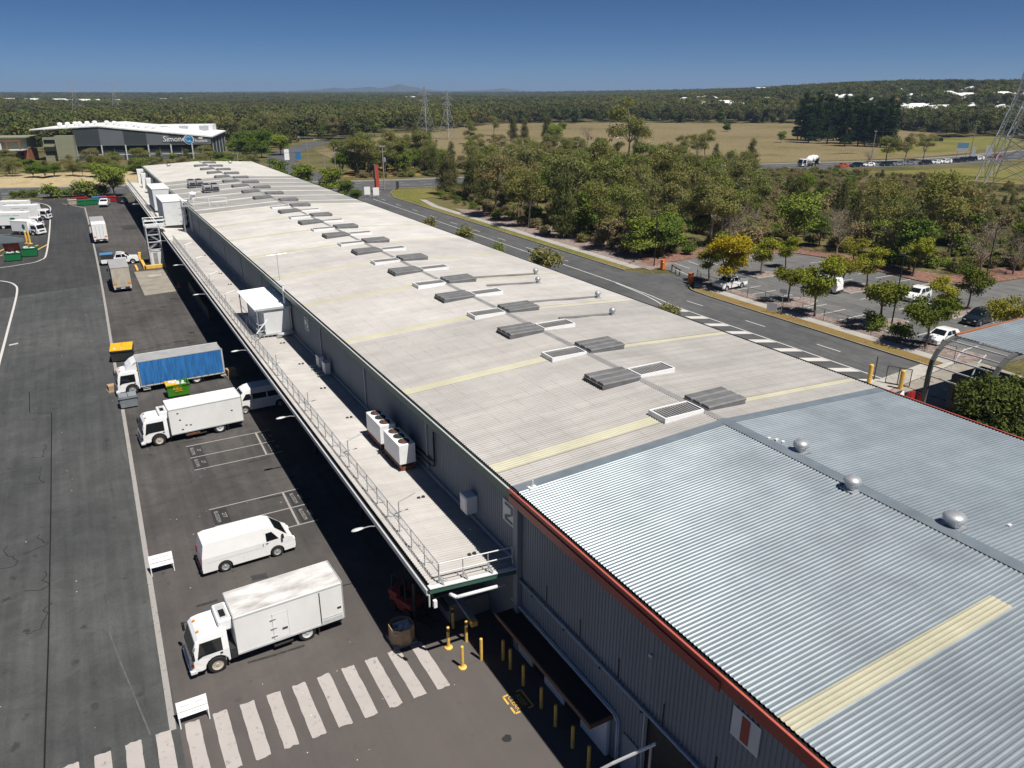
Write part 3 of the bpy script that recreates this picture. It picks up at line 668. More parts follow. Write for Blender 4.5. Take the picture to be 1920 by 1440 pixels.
# ---------------------------------------------------------------- warehouses
XE, XRG, XR2, ZE, ZR = 14.6, 26.95, 39.3, 8.6, 9.2
XW = 14.85
PIT = 0.2
def zroof(x): return ZE + (ZR - ZE) * (1 - abs(x - XRG) / (XRG - XE))
NL = Vector((-(ZR - ZE), 0, XRG - XE)).normalized(); NR = Vector((ZR - ZE, 0, XRG - XE)).normalized()
def roof_section(root, y0, y1, mt, pitch, h, lights, curved=False):
    RB = (lambda *a: MB().wave(*a)) if curved else (lambda *a: MB().ribbed(*a, 0.16, 0.24))
    """sheeted roof from y0 to y1 on both slopes, leaving room for the translucent strips"""
    for side in (0, 1):
        segs = []; y = y0
        for (ly, lw, xa, xb, sd) in sorted(lights):
            if sd == side: segs.append((y, ly)); y = ly + lw
        segs.append((y, y1))
        for a, c in segs:
            if c - a < 0.05: continue
            if side == 0: b = RB((XE, a, ZE), (XRG - XE, 0, ZR - ZE), (0, 1, 0), c - a, NL, pitch, h)
            else: b = RB((XR2, a, ZE), (XRG - XR2, 0, ZR - ZE), (0, 1, 0), c - a, NR, pitch, h)
            b.build('roof_sheet', mt, root)
        for (ly, lw, xa, xb, sd) in lights:
            if sd != side: continue
            A = (xb - xa, 0, zroof(xb) - zroof(xa)); N = NL if side == 0 else NR
            RB((xa, ly, zroof(xa)), A, (0, 1, 0), lw, N, pitch, h).build('skylight', 'skylight', root)
            for p, q in (((XE, xa), (xb, XRG)) if side == 0 else ((XR2, xa), (xb, XRG))):
                if abs(q - p) > 0.05:
                    RB((p, ly, zroof(p)), (q - p, 0, zroof(q) - zroof(p)), (0, 1, 0), lw, N, pitch, h).build('roof_sheet', mt, root)
wh1 = empty('warehouse', (0, 0, 0), 0, 'nearest warehouse with blue-grey ribbed roof and red gutter, numbered 1', 'warehouse')
wh2 = empty('warehouse', (0, 26, 0), 0, 'long pale-roofed warehouse with rows of ridge vents, numbered 2', 'warehouse')
YB = 25.9
class At:                                  # build children of wh2 in world coordinates
    pass
wh2.location = (0, 0, 0)
roof_section(wh1, -8, YB - 0.35, 'roof_blue', 0.175, 0.032, [(10.15, 0.75, XE, 24.6, 0)])
MB().quad((XE, YB - 0.35, ZE + .03), (XRG, YB - 0.35, ZR + .03), (XRG, YB + 0.2, ZR + .055), (XE, YB + 0.2, ZE + .055)).build('flashing', 'flashing', wh1)
MB().quad((XR2, YB - 0.35, ZE + .03), (XRG, YB - 0.35, ZR + .03), (XRG, YB + 0.2, ZR + .055), (XR2, YB + 0.2, ZE + .055)).build('flashing', 'flashing', wh1)
b = MB(); b.prism([(XRG - .33, ZR + .035), (XRG, ZR + .085), (XRG + .33, ZR + .035), (XRG, ZR + .06)], 'y', -8, YB + 0.25); b.build('ridge_cap', 'flashing', wh1)
BAY = 10.85
lights = []
for i in range(9):
    y = 27.6 + i * 11.0
    lights.append((y, 0.8, XE, 24.3 if i % 1 == 0 else XRG, 0)); lights.append((y - 0.1, 0.55, XR2, 29.4, 1))
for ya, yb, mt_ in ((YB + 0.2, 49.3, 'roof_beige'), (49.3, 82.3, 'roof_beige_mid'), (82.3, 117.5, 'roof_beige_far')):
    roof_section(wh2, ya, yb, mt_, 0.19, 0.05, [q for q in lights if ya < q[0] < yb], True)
roof_section(wh2, 117.5, 163, 'roof_grey', 0.3, 0.03, [])
roof_section(wh2, 163, 203, 'roof_cream', 0.3, 0.03, [])
for i in range(6):
    y = 121 + i * 7.2
    for xa, xb, N in ((XE, XRG, NL), (XR2, XRG, NR)):
        MB().ribbed((xa, y, zroof(xa) + .012), (xb - xa, 0, zroof(xb) - zroof(xa)), (0, 1, 0), 0.9, N, 0.3, 0.03).build('pale_roof_strip', 'roof_cream', wh2)
b = MB(); b.prism([(XRG - .22, ZR + .03), (XRG, ZR + .07), (XRG + .22, ZR + .03), (XRG, ZR + .05)], 'y', YB + 0.25, 203); b.build('ridge_cap', 'ridge_grey', wh2)
def gutter(root, x, s, y0, y1, zt, zb, mt, lip):
    b = MB()
    b.box(min(x, x + s * .03), max(x, x + s * .03), y0, y1, zb, zt)
    xi = x + s * .32
    b.box(min(x, xi), max(x, xi), y0, y1, zb - .03, zb)
    b.build('gutter', mt, root)
    MB().box(min(x - s * .05, x + s * .03), max(x - s * .05, x + s * .03), y0, y1, zt - .005, zt + .045).build('gutter_lip', lip, root)
mat('trim_red_light', (0.48, 0.105, 0.075), 0.45, 0, var=0.1, scale=0.7, space='World')
gutter(wh1, 14.32, 1, -8, YB, 8.66, 8.22, 'trim_red', 'trim_red_light')
MB().box(14.27, 14.32, 12.8, YB, 8.06, 8.42).build('gutter_band', 'trim_red', wh1)
gutter(wh2, 14.35, 1, YB + 0.01, 203, 8.62, 8.2, 'trim_green', 'trim_light')
gutter(wh1, XR2 + .28, -1, -8, YB, 8.55, 8.0, 'trim_red', 'trim_red_light')
gutter(wh2, XR2 + .25, -1, YB + 0.01, 203, 8.55, 8.2, 'trim_green', 'dark_metal')
# walls
def wall(root, y0, y1, z0, z1, x=XW, mt='wall_grey', s=-1):
    b = MB().ribbed((x, y0, z0), (0, 0, z1 - z0), (0, 1, 0), y1 - y0, (s, 0, 0), 0.2, 0.035, 0.35, 0.1)
    return b.build('wall_sheet', mt, root)
wall(wh1, -8, 13.7, 0.0, 8.25); wall(wh1, 16.6, YB, 0.0, 8.25)
wall(wh1, 13.7, 16.6, 3.7, 8.25)
MB().box(XW + .15, XW + .2, 13.7, 16.6, 0, 3.7).build('roller_door', 'dark_metal', wh1)
MB().box(XW - .06, XW + .1, 16.55, 16.62, 0, 3.7).build('door_jamb', 'trim_light', wh1)
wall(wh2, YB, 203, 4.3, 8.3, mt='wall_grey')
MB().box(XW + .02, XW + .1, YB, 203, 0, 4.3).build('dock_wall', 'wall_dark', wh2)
MB().box(XR2 - .3, XR2 - .2, -8, YB, 0, 8.5).build('wall', 'wall_grey', wh1)
MB().box(XR2 - .3, XR2 - .2, YB, 203, 0, 8.5).build('wall', 'wall_grey', wh2)
MB().poly([(XE + .3, 202.9, 0), (XR2 - .3, 202.9, 0), (XR2 - .3, 202.9, 8.5), (XRG, 202.9, 9.1), (XE + .3, 202.9, 8.5)]).build('gable_wall', 'wall_grey', wh2)
MB().poly([(XE + .3, -7.9, 0), (XR2 - .3, -7.9, 0), (XR2 - .3, -7.9, 8.5), (XRG, -7.9, 9.1), (XE + .3, -7.9, 8.5)]).build('gable_wall', 'wall_grey', wh1)
MB().box(XW - .28, XW - .04, YB - .28, YB + .1, 0, 8.3).build('corner_post', 'wall_grey', wh1)
for i in range(17):
    y = 36.3 + i * 10.55
    MB().box(XW - .12, XW - .04, y - .07, y + .07, 4.7, 8.2).build('downpipe', 'wall_pale', wh2)
MB().box(XW - .16, XW - .04, YB + 0.1, 203, 4.62, 4.85).build('wall_flashing', 'wall_pale', wh2)
# wall numbers
def wall_number(root, y, z, s, n, mt):
    bw = MB().box(XW - .065, XW - .045, y - .56, y + .56, z - .56, z + .56).build('number_board', 'white_soft', root)
    if n == 2:
        c = MB(); q = 0.72 / 5
        X0, X1 = XW - .085, XW - .068
        def blk(u0, u1, w0, w1): c.box(X0, X1, y - u1, y - u0, z + w0, z + w1)
        blk(-.36, .36, .32, .46); blk(.22, .36, .04, .32)
        c.poly([(X0, y - .36, z + .04), (X0, y - .22, z + .04), (X0, y + .36, z - .2), (X0, y + .36, z - .34), (X0, y + .22, z - .34)])
        blk(-.36, .36, -.46, -.32)
        c.build('digit', mt, root)
    else:
        MB().box(XW - .085, XW - .068, y - .16, y + .16, z - .46, z + .46).build('digit', mt, root)
wall_number(wh1, 12.05, 6.95, 1, 1, 'trim_red')
wall_number(wh2, 26.8, 6.85, 1, 2, 'trim_green')
wall_number(wh2, 61.6, 6.9, 1, 2, 'trim_green')
# service pipes on the near wall
mat('pipe_blue', (0.30, 0.37, 0.46), 0.5)
b = MB().path([(XW - .14, -8, 4.05), (XW - .14, 25.6, 3.97)], 0.075, 10); b.build('service_pipe', 'pipe_blue', wh1, smooth=True)
for i in range(9):
    y = 24.4 - i * 2.6
    MB().box(XW - .24, XW - .03, y - .03, y + .03, 3.86, 3.91).build('pipe_bracket', 'dark_metal', wh1)
    MB().box(XW - .06, XW - .035, y - 1.0, y - .96, 4.1, 5.0).build('shadow_slit', 'black', wh1)  # black strips drawn in for the thin upright shadow lines on the wall
b = MB()
for o in (0, .09): b.path([(XW - .1 - o, 26.4, 2.52), (XW - .1 - o, 18.2, 2.42), (XW - .1 - o, 17.95, 2.2), (XW - .1 - o, 17.9, 0.05)], 0.035, 8)
b.build('cable_pipe', 'white_soft', wh1, smooth=True)
MB().box(XW - .09, XW - .04, 16.8, 17.65, 0, 1.9).build('door', 'wall_pale', wh1)
MB().box(XW - .14, XW - .05, 16.38, 16.52, 6.45, 6.55).build('security_camera', 'white_soft', wh1)
b = MB().path([(XW - .12, 35.2, 7.6), (XW - .12, 35.2, 5.85), (XW - .12, 35.6, 5.7), (XW - .12, 45, 5.25)], 0.05, 8).path([(XW - .24, 34.95, 7.4), (XW - .24, 34.95, 5.7), (XW - .24, 35.4, 5.5), (XW - .24, 45, 5.05)], 0.05, 8); b.build('refrigerant_pipe', 'black', wh2, smooth=True)
# ridge ventilators
def cowl_vent(root, y, s):
    """dark three-lobed ventilator beside the ridge"""
    xc = XRG + s * 1.45; z = zroof(xc) - .02
    base = MB().box(xc - 1.35, xc + 1.35, y - .98, y + .98, z - .1, z + .2).build('ridge_vent', 'vent_grey', root, bevel=0.03)
    for j in range(3):
        yy = y - .68 + j * .68
        MB().prism([(yy - .3, z + .2), (yy - .3, z + .29), (yy - .2, z + .345), (yy + .26, z + .36), (yy + .3, z + .33), (yy + .3, z + .2)], 'x', xc - 1.28, xc + 1.38).build('vent_cowl', 'vent_grey', base)
    b = MB()
    for j in range(3): b.box(xc - 1.38, xc - 1.34, y - .95 + j * .66, y - .42 + j * .66, z + .02, z + .17)
    b.build('vent_mouth', 'black', base)
def louvre_vent(root, y, s):
    xc = XRG + s * 1.45; z = zroof(xc) - .02; x0, x1, y0, y1 = xc - 1.3, xc + 1.3, y - .68, y + .68
    b = MB().box(x0, x1, y0, y0 + .07, z - .1, z + .28).box(x0, x1, y1 - .07, y1, z - .1, z + .28).box(x0, x0 + .07, y0 + .07, y1 - .07, z - .1, z + .28).box(x1 - .07, x1, y0 + .07, y1 - .07, z - .1, z + .28)
    base = b.build('louvre_vent', 'white_metal', root)
    b = MB()
    for j in range(13):
        xx = x0 + .18 + j * .185
        b.beam((xx, y0 + .07, z + .23), (xx, y1 - .07, z + .23), .10, .02)
    b.build('louvre_blades', 'ridge_grey', base)
    MB().box(x0 + .07, x1 - .07, y0 + .07, y1 - .07, z + .1, z + .14).build('vent_throat', 'dark_metal', base)
for i in range(9):
    y = 28.0 + i * BAY; cowl_vent(wh2, y + .25, 1); louvre_vent(wh2, y, -1)
    if i < 8:
        y = 33.7 + i * BAY; cowl_vent(wh2, y, -1); louvre_vent(wh2, y, 1)
for i in range(9):
    cowl_vent(wh2, 122 + i * 9.3, 1)
    if i < 9: cowl_vent(wh2, 126.5 + i * 9.0, -1) if i < 8 else None
MB().ribbed((24.2, 59.6, zroof(24.2) + .015), (2.4, 0, zroof(26.6) - zroof(24.2)), (0, 1, 0), 1.2, NL, PIT, .036).build('replaced_sheet', 'roof_white', wh2)
def whirly(x, y, r, root):
    z = zroof(x)
    base = MB().lathe([(r * .66, -.1), (r * .66, .24)], (x, y, z), 16).box(x - r * .95, x + r * .95, y - r * .95, y + r * .95, z + .02, z + .06).build('turbine_vent', 'galv', root, smooth=False)
    MB().lathe([(r * .66, .24), (r * .95, .29), (r * 1.05, .38), (r, .48), (r * .75, .57), (r * .3, .62), (.01, .63)], (x, y, z), 22).build('turbine_head', 'galv', base, smooth=True)
    b = MB()
    for i in range(22):
        t = i / 22 * 6.2832; c, s_ = math.cos(t), math.sin(t)
        b.beam((x + c * r * .98, y + s_ * r * .98, z + .29), (x + c * r * .8, y + s_ * r * .8, z + .56), .015, .02)
    b.build('turbine_vanes', 'steel_pale', base)
for xa, xb, y in ((29.8, 34.3, 46.2), (29.8, 36.6, 51.4), (29.8, 34.7, 57.9), (29.8, 36.5, 61.3)):
    MB().beam((xa, y, zroof(xa) + .12), (xb, y - .3, zroof(xb) + .12), .14, .12).build('roof_duct', 'ridge_grey', wh2)
whirly(27.55, 21.6, .36, wh1); whirly(26.55, 18.0, .36, wh1); whirly(27.5, 14.1, .42, wh1)
for x, y in ((34.4, 45.8), (36.7, 51.0), (34.8, 57.6), (36.6, 61.0)): whirly(x, y, .24, wh2)
for x, y in ((19.5, 196), (33, 196)): whirly(x, y, .45, wh2)
MB().tube((15.3, 25.55, ZE), (15.3, 25.55, ZE + .42), .03, 8).box(15.1, 15.5, 25.4, 25.7, ZE + .03, ZE + .09).build('anchor_post', 'white_soft', wh1)
b = MB()
for (x, y) in ((27.3, 23.3), (27.5, 23.0), (27.6, 22.7), (25.4, 28.9), (25.9, 33.0), (26.9, 10.9), (27.2, 10.6), (29.6, 13.1), (33, 14)): b.box(x - .09, x + .09, y - .05, y + .05, zroof(x) + .03, zroof(x) + .1)
b.build('roof_anchor', 'white_soft', wh1)

# ---------------------------------------------------------------- loading awning
aw = empty('loading_awning', (0, 0, 0), 0, 'long low loading-dock awning with pale ribbed roof along the warehouse wall', 'awning')
XA, ZA, ZB = 10.3, 4.93, 4.56
for (a, c) in ((25.9, 60), (60, 120), (120, 205)):
    MB().wave((XA + .12, a, ZA), (XW - XA - .2, 0, ZB - ZA), (0, 1, 0), c - a, (0.08, 0, 1), 0.19 if c < 100 else .3, 0.06).build('roof_sheet', 'awning_sheet' if a < 100 else 'roof_cream', aw)
b = MB().box(XA - .13, XA - .1, 25.8, 205, 4.62, 4.86).box(XA - .13, XA + .15, 25.8, 205, 4.60, 4.64); b.build('gutter', 'trim_light', aw)
MB().box(XA - .14, XA - .06, 25.8, 205, 4.85, 4.9).build('gutter_lip', 'steel_pale', aw)
b = MB().prism([(XA, 4.70), (XW - .1, 4.28), (XW - .1, 4.52), (XA, 4.94)], 'y', 25.72, 25.82); b.build('end_fascia', 'trim_green', aw)
b = MB().prism([(XA, 4.95), (XW - .1, 4.53), (XW - .1, 4.57), (XA, 4.99)], 'y', 25.68, 26.0); b.build('end_capping', 'white_soft', aw)
MB().box(XA + .3, XW - .05, 25.95, 204.5, 4.2, 4.26).build('soffit', 'dark_metal', aw)
for i in range(18):
    y = 27.5 + i * 10.4
    MB().box(12.0, 12.2, y + 2.9, y + 3.1, 0, 4.3).build('awning_post', 'dark_metal', aw)
MB().path([(XA + 1.2, 25.6, 4.2), (XA + 3.6, 25.6, 4.02)], .085, 10).path([(XA + 1.2, 25.6, 4.2), (XA + 1.0, 25.9, 4.25)], .085, 10).build('white_downpipe', 'white_soft', aw, smooth=True)
MB().box(XA + .02, XA + .17, 25.35, 25.5, 4.2, 4.55).build('flood_light', 'white_metal', aw)
MB().box(XA - .09, XA - .03, 25.65, 25.72, 4.1, 4.7).build('bracket', 'trim_light', aw)
# loading platform with yellow buffer under the awning
dock = empty('loading_dock', (0, 0, 0), 0, 'raised concrete loading dock in the deep shade under the awning', 'dock')
MB().box(12.6, 14.85, 29, 203, 0, 1.05).build('platform', 'concrete', dock)
MB().box(12.45, 12.6, 29, 203, 0.75, 1.05).build('dock_edge', 'dark_metal', dock)
MB().box(13.0, 13.35, 27.3, 27.65, 0.75, 1.05).build('yellow_buffer', 'yellow_post', dock, bevel=.04)
MB().beam((13.2, 27.6, 1.0), (13.2, 31.5, 1.3), .3, .2).build('ramp_rail', 'wall_pale', dock)
# ramp wall
MB().box(10.9, 11.1, 92, 108, 0, 1.3).box(10.9, 12.6, 91.8, 92, 0, 1.2).build('ramp_wall', 'dark_metal', dock)

# railing along the awning edge
def railing(label, x, y0, y1, zf, step=1.55):
    r = empty('safety_railing', (x, y0, 0), 0, label, 'railing')
    L = y1 - y0; n = int(L / step)
    for k in range(n + 1):
        y = k * L / n
        MB().tube((0, y, 0), (0, y, 1.0), .024, 6).tube((0, y, .35), (.42, y, .0), .016, 5).build('post', 'galv', r, loc=(0, 0, zf))
    for h in (1.0, .55): MB().tube((0, 0, zf + h), (0, L, zf + h), .022, 6).build('rail', 'galv', r)
    b = MB()
    q = int(L / .22)
    for k in range(q): b.tube((.0, k * .22, zf + .55), (.0, k * .22, zf + .98), .006, 4, caps=False)
    b.build('mesh_infill', 'mesh_screen', r)
    return r
railing('galvanised safety railing along the outer edge of the awning', 10.85, 26.0, 118, 4.93)
railing('far stretch of safety railing on the awning edge beyond the stair tower', 10.85, 133, 203, 4.93, 2.5)
r = empty('safety_railing', (0, 25.95, 0), 0, 'pale end railing across the near end of the awning', 'railing')
for x in (10.85, 12.0, 13.25, 14.5):
    z = ZA + (ZB - ZA) * (x - XA) / (XW - XA)
    MB().tube((x, 0, z), (x, 0, z + 1.05), .026, 6).beam((x, 0, z + .42), (x + .12, -.22, z + .05), .08, .04).build('post', 'galv', r)
for h in (1.03, .55): MB().tube((10.85, 0, ZA - .04 + h), (14.5, 0, ZB + .03 + h), .03, 8).build('rail', 'white_soft', r)
# bent anchor arms standing on the awning, one every nine metres
def anchor_arm(y, label):
    x = 11.35; r = empty('anchor_arm', (x, y, 4.85), 0, label, 'bracket', 'bent steel arms on the awning')
    MB().path([(0, 0, 0), (0, 0, .95), (.95, .12, 1.15)], .03, 6).build('arm', 'galv', r)
    MB().box(-.1, .1, -.08, .08, 0, .05).build('base_plate', 'galv', r)
    return r
ys = [32.0, 40.2, 49.0, 58.2, 69.5, 80, 90, 100, 110]
for i, y in enumerate(ys):
    anchor_arm(y, ('bent steel arm on the awning nearest the camera' if i == 0 else 'bent steel arm on the awning, %s from the near end' % ['', 'second', 'third', 'fourth', 'fifth', 'sixth', 'seventh', 'eighth', 'ninth'][i]))
b = MB()
for i in range(14):
    y = 27.5 + i * 6.1
    for dx in (0, .26): b.box(13.0 + dx, 13.14 + dx, y - .07, y + .07, 4.72, 4.82)
b.build('roof_anchor', 'dark_metal', aw)
# lamps reaching out over the yard
names = ['nearest the camera', 'above the white minibus', 'beside the blue curtain truck', 'past the blue curtain truck', 'opposite the concrete pad', 'by the stair tower', 'beyond the stair tower', 'farthest along the awning']
for i, y in enumerate((32.2, 48.0, 63.9, 85.5, 102.3, 121, 143, 165)):
    r = empty('yard_lamp', (XA - .1, y, 4.62), 0, 'grey cobra-head lamp on the awning edge ' + names[i], 'lamp', 'lamps along the awning edge')
    MB().path([(.1, 0, 0), (-.35, 0, .12), (-.72, 0, .12)], .028, 8).build('arm', 'galv', r)
    b = MB(); k0 = len(b.v); n = 12
    for (xx, w, h0, h1) in ((-.66, .05, .09, .16), (-.8, .11, .07, .19), (-1.05, .14, .06, .19), (-1.22, .11, .07, .16), (-1.3, .03, .1, .12)):
        for q in range(n): t = 6.2832 * q / n; b.v.append((xx, w * math.cos(t), (h0 + h1) / 2 + (h1 - h0) / 2 * math.sin(t)))
    for j in range(4):
        for q in range(n): b.f.append((j * n + q, j * n + (q + 1) % n, (j + 1) * n + (q + 1) % n, (j + 1) * n + q))
    b.f.append(tuple(range(n))); b.f.append(tuple(4 * n + q for q in reversed(range(n))))
    b.build('lamp_head', 'steel_pale', r, smooth=True)

# ---------------------------------------------------------------- plant on the awning and roof
def condenser(y, label):
    r = empty('condenser_unit', (13.85, y, 4.72), 0, label, 'air conditioner', 'condenser units on the awning')
    MB().box(-.52, .46, -1.25, 1.25, .42, 1.62).build('casing', 'white_metal', r, bevel=.02)
    fr = MB()
    for xx in (-.48, .42): fr.box(xx - .05, xx + .05, -1.3, 1.3, 0.22, .40)
    for yy in (-1.15, 0, 1.15): fr.box(-.5, .44, yy - .06, yy + .06, 0, .22)
    fr.build('frame', 'rust', r)
    for k in range(3):
        yy = -.78 + k * .78
        f = MB().lathe([(.33, 1.62), (.33, 1.665), (.30, 1.665), (.28, 1.63)], (-.03, yy, 0), 20).build('fan_ring', 'dark_metal', r)
        c = MB()
        for t in range(5):
            a = t * 6.2832 / 5; c.poly([(-.03, yy, 1.64), (-.03 + .27 * math.cos(a), yy + .27 * math.sin(a), 1.632), (-.03 + .27 * math.cos(a + .8), yy + .27 * math.sin(a + .8), 1.648)])
        c.build('fan_blades', 'rust' if k != 1 else 'dark_metal', f)
    return r
condenser(41.3, 'rust-framed white condenser with three fans on the awning, farther of two')
condenser(38.2, 'rust-framed white condenser with three fans on the awning, nearer of two')
r = empty('switch_box', (14.45, 30.4, 5.25), 0, 'white metal box hung on the grey wall above the awning', 'box')
MB().box(-.28, .34, -.38, .38, 0, .95).build('casing', 'white_soft', r, bevel=.02); MB().box(-.3, -.28, -.3, .3, .08, .87).build('door', 'white_soft', r)
for y, w in ((56.6, 'farther'), (54.9, 'nearer')):
    r = empty('split_condenser', (14.35, y, 4.75), 0, 'small white split condenser against the wall, %s of two' % w, 'air conditioner', 'split condensers by the wall')
    MB().box(-.2, .2, -.42, .42, .1, .95).build('casing', 'white_soft', r, bevel=.02)
    MB().tube((-.205, -.08, .52), (-.215, -.08, .52), .3, 18).build('fan_grille', 'galv', r)
    MB().box(-.8, .2, -.36, -.3, .0, .1).box(-.8, .2, .3, .36, 0, .1).build('skid', 'galv', r)
# plant room with verandah on the awning
r = empty('plant_room', (0, 66.4, 4.7), 0, 'white plant room with ribbed roof and side platform standing on the awning', 'plant room')
MB().box(12.35, 14.55, 0, 7.4, .35, 2.55).build('room', 'white_soft', r)
MB().ribbed((11.6, -.1, 2.62), (3.15, 0, .12), (0, 1, 0), 7.85, (0, 0, 1), .55, .05, .2, .08).build('roof_sheet', 'roof_white', r)
MB().box(11.6, 14.75, -.13, -.08, 2.52, 2.7).build('roof_edge', 'trim_light', r)
for (x, y) in ((11.75, -.2), (11.75, 3.7), (11.75, 7.5), (14.6, -.2)): MB().tube((x, y, 0), (x, y, 2.62), .05, 8).build('post', 'galv', r)
b = MB().box(11.75, 14.55, -.2, 7.4, .26, .33)
b.build('floor', 'galv', r)
b = MB()
for i in range(9): b.beam((11.85 + i * .32, -.15, 0), (11.85 + i * .32 + (.2 if i in (4, 5) else 0), -.15, .27), .05)
b.build('legs', 'galv', r)
b = MB()
for h in (.75, 1.3): b.tube((11.75, -.2, h), (12.35, -.2, h), .03, 6).tube((11.75, -.2, h), (11.75, 7.5, h), .025, 6)
b.beam((11.3, -1.6, 1.0), (12.5, -.6, 1.85), .09, .04)
b.build('handrail', 'white_soft', r)
MB().tube((13.2, -.7, .35), (14.6, -.7, .42), .14, 10).build('duct', 'steel_pale', r, smooth=True)
MB().box(12.3, 12.34, 2.5, 3.5, .35, 2.3).build('door', 'galv', r)
# tall white plant rooms near the far end
for i, (y0, x0, x1, lab) in enumerate(((131.5, 11.3, 14.5, 'tall pale plant room on the awning beside the roof ladder'), (150, 11.6, 14.4, 'tall pale plant room on the awning, second behind the ladder'))):
    r = empty('plant_room', (0, y0, 4.75), 0, lab, 'plant room')
    MB().box(x0, x1, 0, 9.5, .45, 4.1).build('room', 'white_soft', r, bevel=.05)
    MB().box(x0 - .06, x1 + .06, -.06, 9.56, 4.1, 4.18).build('roof', 'white_metal', r)
    MB().box(x0 + .05, x1 - .05, .1, 9.4, 0, .45).build('base_frame', 'dark_metal', r)
for i, y in enumerate((182, 193.5, 206 - 1.5)):
    r = empty('upright_unit', (14.1, y, 4.6), 0, 'tall narrow white unit by the far wall, %s' % ['nearest of three', 'middle of three', 'farthest of three'][i], 'air conditioner', 'upright units at the far end')
    MB().box(-.9, .5, -.8, .8, .1, 3.2).build('casing', 'white_metal', r, bevel=.03); MB().box(-.92, -.9, -.6, .6, 2.0, 3.0).build('grille', 'galv', r)
# access tower with ladder to the upper roof
r = empty('roof_ladder', (14.2, 127.5, 4.7), 0, 'grey caged access ladder from awning to upper roof', 'ladder')
for (x, y) in ((-.6, -.6), (.4, -.6), (-.6, .6), (.4, .6)): MB().tube((x, y, 0), (x, y, 4.9), .06, 6).build('upright', 'galv', r)
b = MB()
for i in range(14): b.tube((-.6, -.6, .3 + i * .33), (-.6, .6, .3 + i * .33), .025, 5)
b.build('rungs', 'galv', r)
b = MB()
for h in (1.6, 2.6, 3.6, 4.6): b.path([(-.6, -.6, h), (-1.1, -.3, h), (-1.1, .3, h), (-.6, .6, h), (.4, .6, h), (.4, -.6, h), (-.6, -.6, h)], .025, 5)
b.build('cage', 'galv', r)
MB().box(-.7, 1.6, -.9, .9, 3.85, 3.93).build('landing', 'galv', r)
r = empty('roof_guardrail', (0, 0, 0), 0, 'white guardrail around the ladder landing on the pale roof', 'railing')
for (x, y) in ((15.2, 126), (17.2, 124.5), (19.6, 123.8), (15.0, 130)): MB().tube((x, y, 8.65), (x, y, 9.95), .04, 6).build('post', 'white_metal', r)
b = MB()
for h in (9.3, 9.9): b.path([(15.0, 130, h), (15.2, 126, h), (17.2, 124.5, h), (19.6, 123.8, h)], .045, 6)
b.build('rail', 'white_metal', r)
# stair tower in the yard
r = empty('stair_tower', (9.05, 128.2, 0), 0, 'open galvanised stair tower with grey cabinet base beside the awning', 'stair tower')
MB().box(-.85, .75, -.8, .8, .1, 2.2).build('cabinet', 'white_soft', r, bevel=.02); MB().box(-.5, .1, -.82, -.8, .2, 2.0).build('cabinet_door', 'galv', r)
for (x, y) in ((-.95, -.9), (.85, -.9), (-.95, 1.9), (.85, 1.9)): MB().beam((x, y, 0), (x, y, 6.2), .14).build('upright', 'steel_pale', r)
for z in (2.5, 3.6, 4.7, 5.8):
    MB().beam((-.95, -.9, z), (.85, -.9, z), .14).beam((-.95, 1.9, z), (.85, 1.9, z), .12).beam((-.95, -.9, z), (-.95, 1.9, z), .12).beam((.85, -.9, z), (.85, 1.9, z), .12).build('frame_ring', 'steel_pale', r)
for i, z in enumerate((2.5, 3.6, 4.7)):
    a, c = ((-.8, .8), (.8, -.8))[i % 2]
    b = MB().beam((a, -.2, z), (c, -.2, z + 1.1), .06, .2).beam((a, .9, z), (c, .9, z + 1.1), .06, .2)
    for k in range(5): t = (k + .5) / 5; b.box(min(a + (c - a) * t - .13, a + (c - a) * t + .13), max(a + (c - a) * t - .13, a + (c - a) * t + .13), -.2, .9, z + 1.1 * t, z + 1.1 * t + .03)
    b.build('stair_flight', 'galv', r)
MB().box(-1.0, 1.9, -.9, 2.0, 5.75, 5.82).build('landing', 'steel_pale', r)
b = MB()
for h in (6.3, 6.85): b.path([(1.9, -.9, h), (-1.0, -.9, h), (-1.0, 2.0, h), (1.9, 2.0, h)], .045, 6)
for (x, y) in ((-1.0, -.9), (-1.0, 2), (1.9, -.9), (1.9, 2)): b.tube((x, y, 5.8), (x, y, 6.85), .04, 6)
b.build('guardrail', 'steel_pale', r)
r = empty('yellow_barrier', (0, 0, 0), 0, 'orange-yellow steel barrier kerb around the stair tower', 'barrier')
MB().box(6.9, 9.9, 125.3, 125.7, 0, .55).build('kerb_beam', 'yellow_post', r, bevel=.05); MB().box(6.8, 7.2, 125.3, 131.5, 0, .55).build('kerb_beam', 'yellow_post', r, bevel=.05)
MB().box(6.7, 7.2, 131.2, 131.8, 0, 1.5).build('post', 'yellow_post', r, bevel=.05)
r = empty('wheel_stop', (5.9, 125.6, 0), 0, 'yellow pole lying across beside the concrete pad', 'barrier'); MB().box(-.15, .15, -.9, 2.6, 0, .3).build('bar', 'yellow_post', r, bevel=.04)
r = empty('traffic_cone', (9.9, 110.8, 0), 0, 'small orange traffic cone fallen at the concrete pad corner', 'cone')
MB().lathe([(.2, 0), (.2, .04), (.13, .05), (.03, .6)], (0, 0, 0), 12).build('body', 'orange', r); MB().box(-.24, .24, -.24, .24, 0, .03).build('base', 'orange', r)
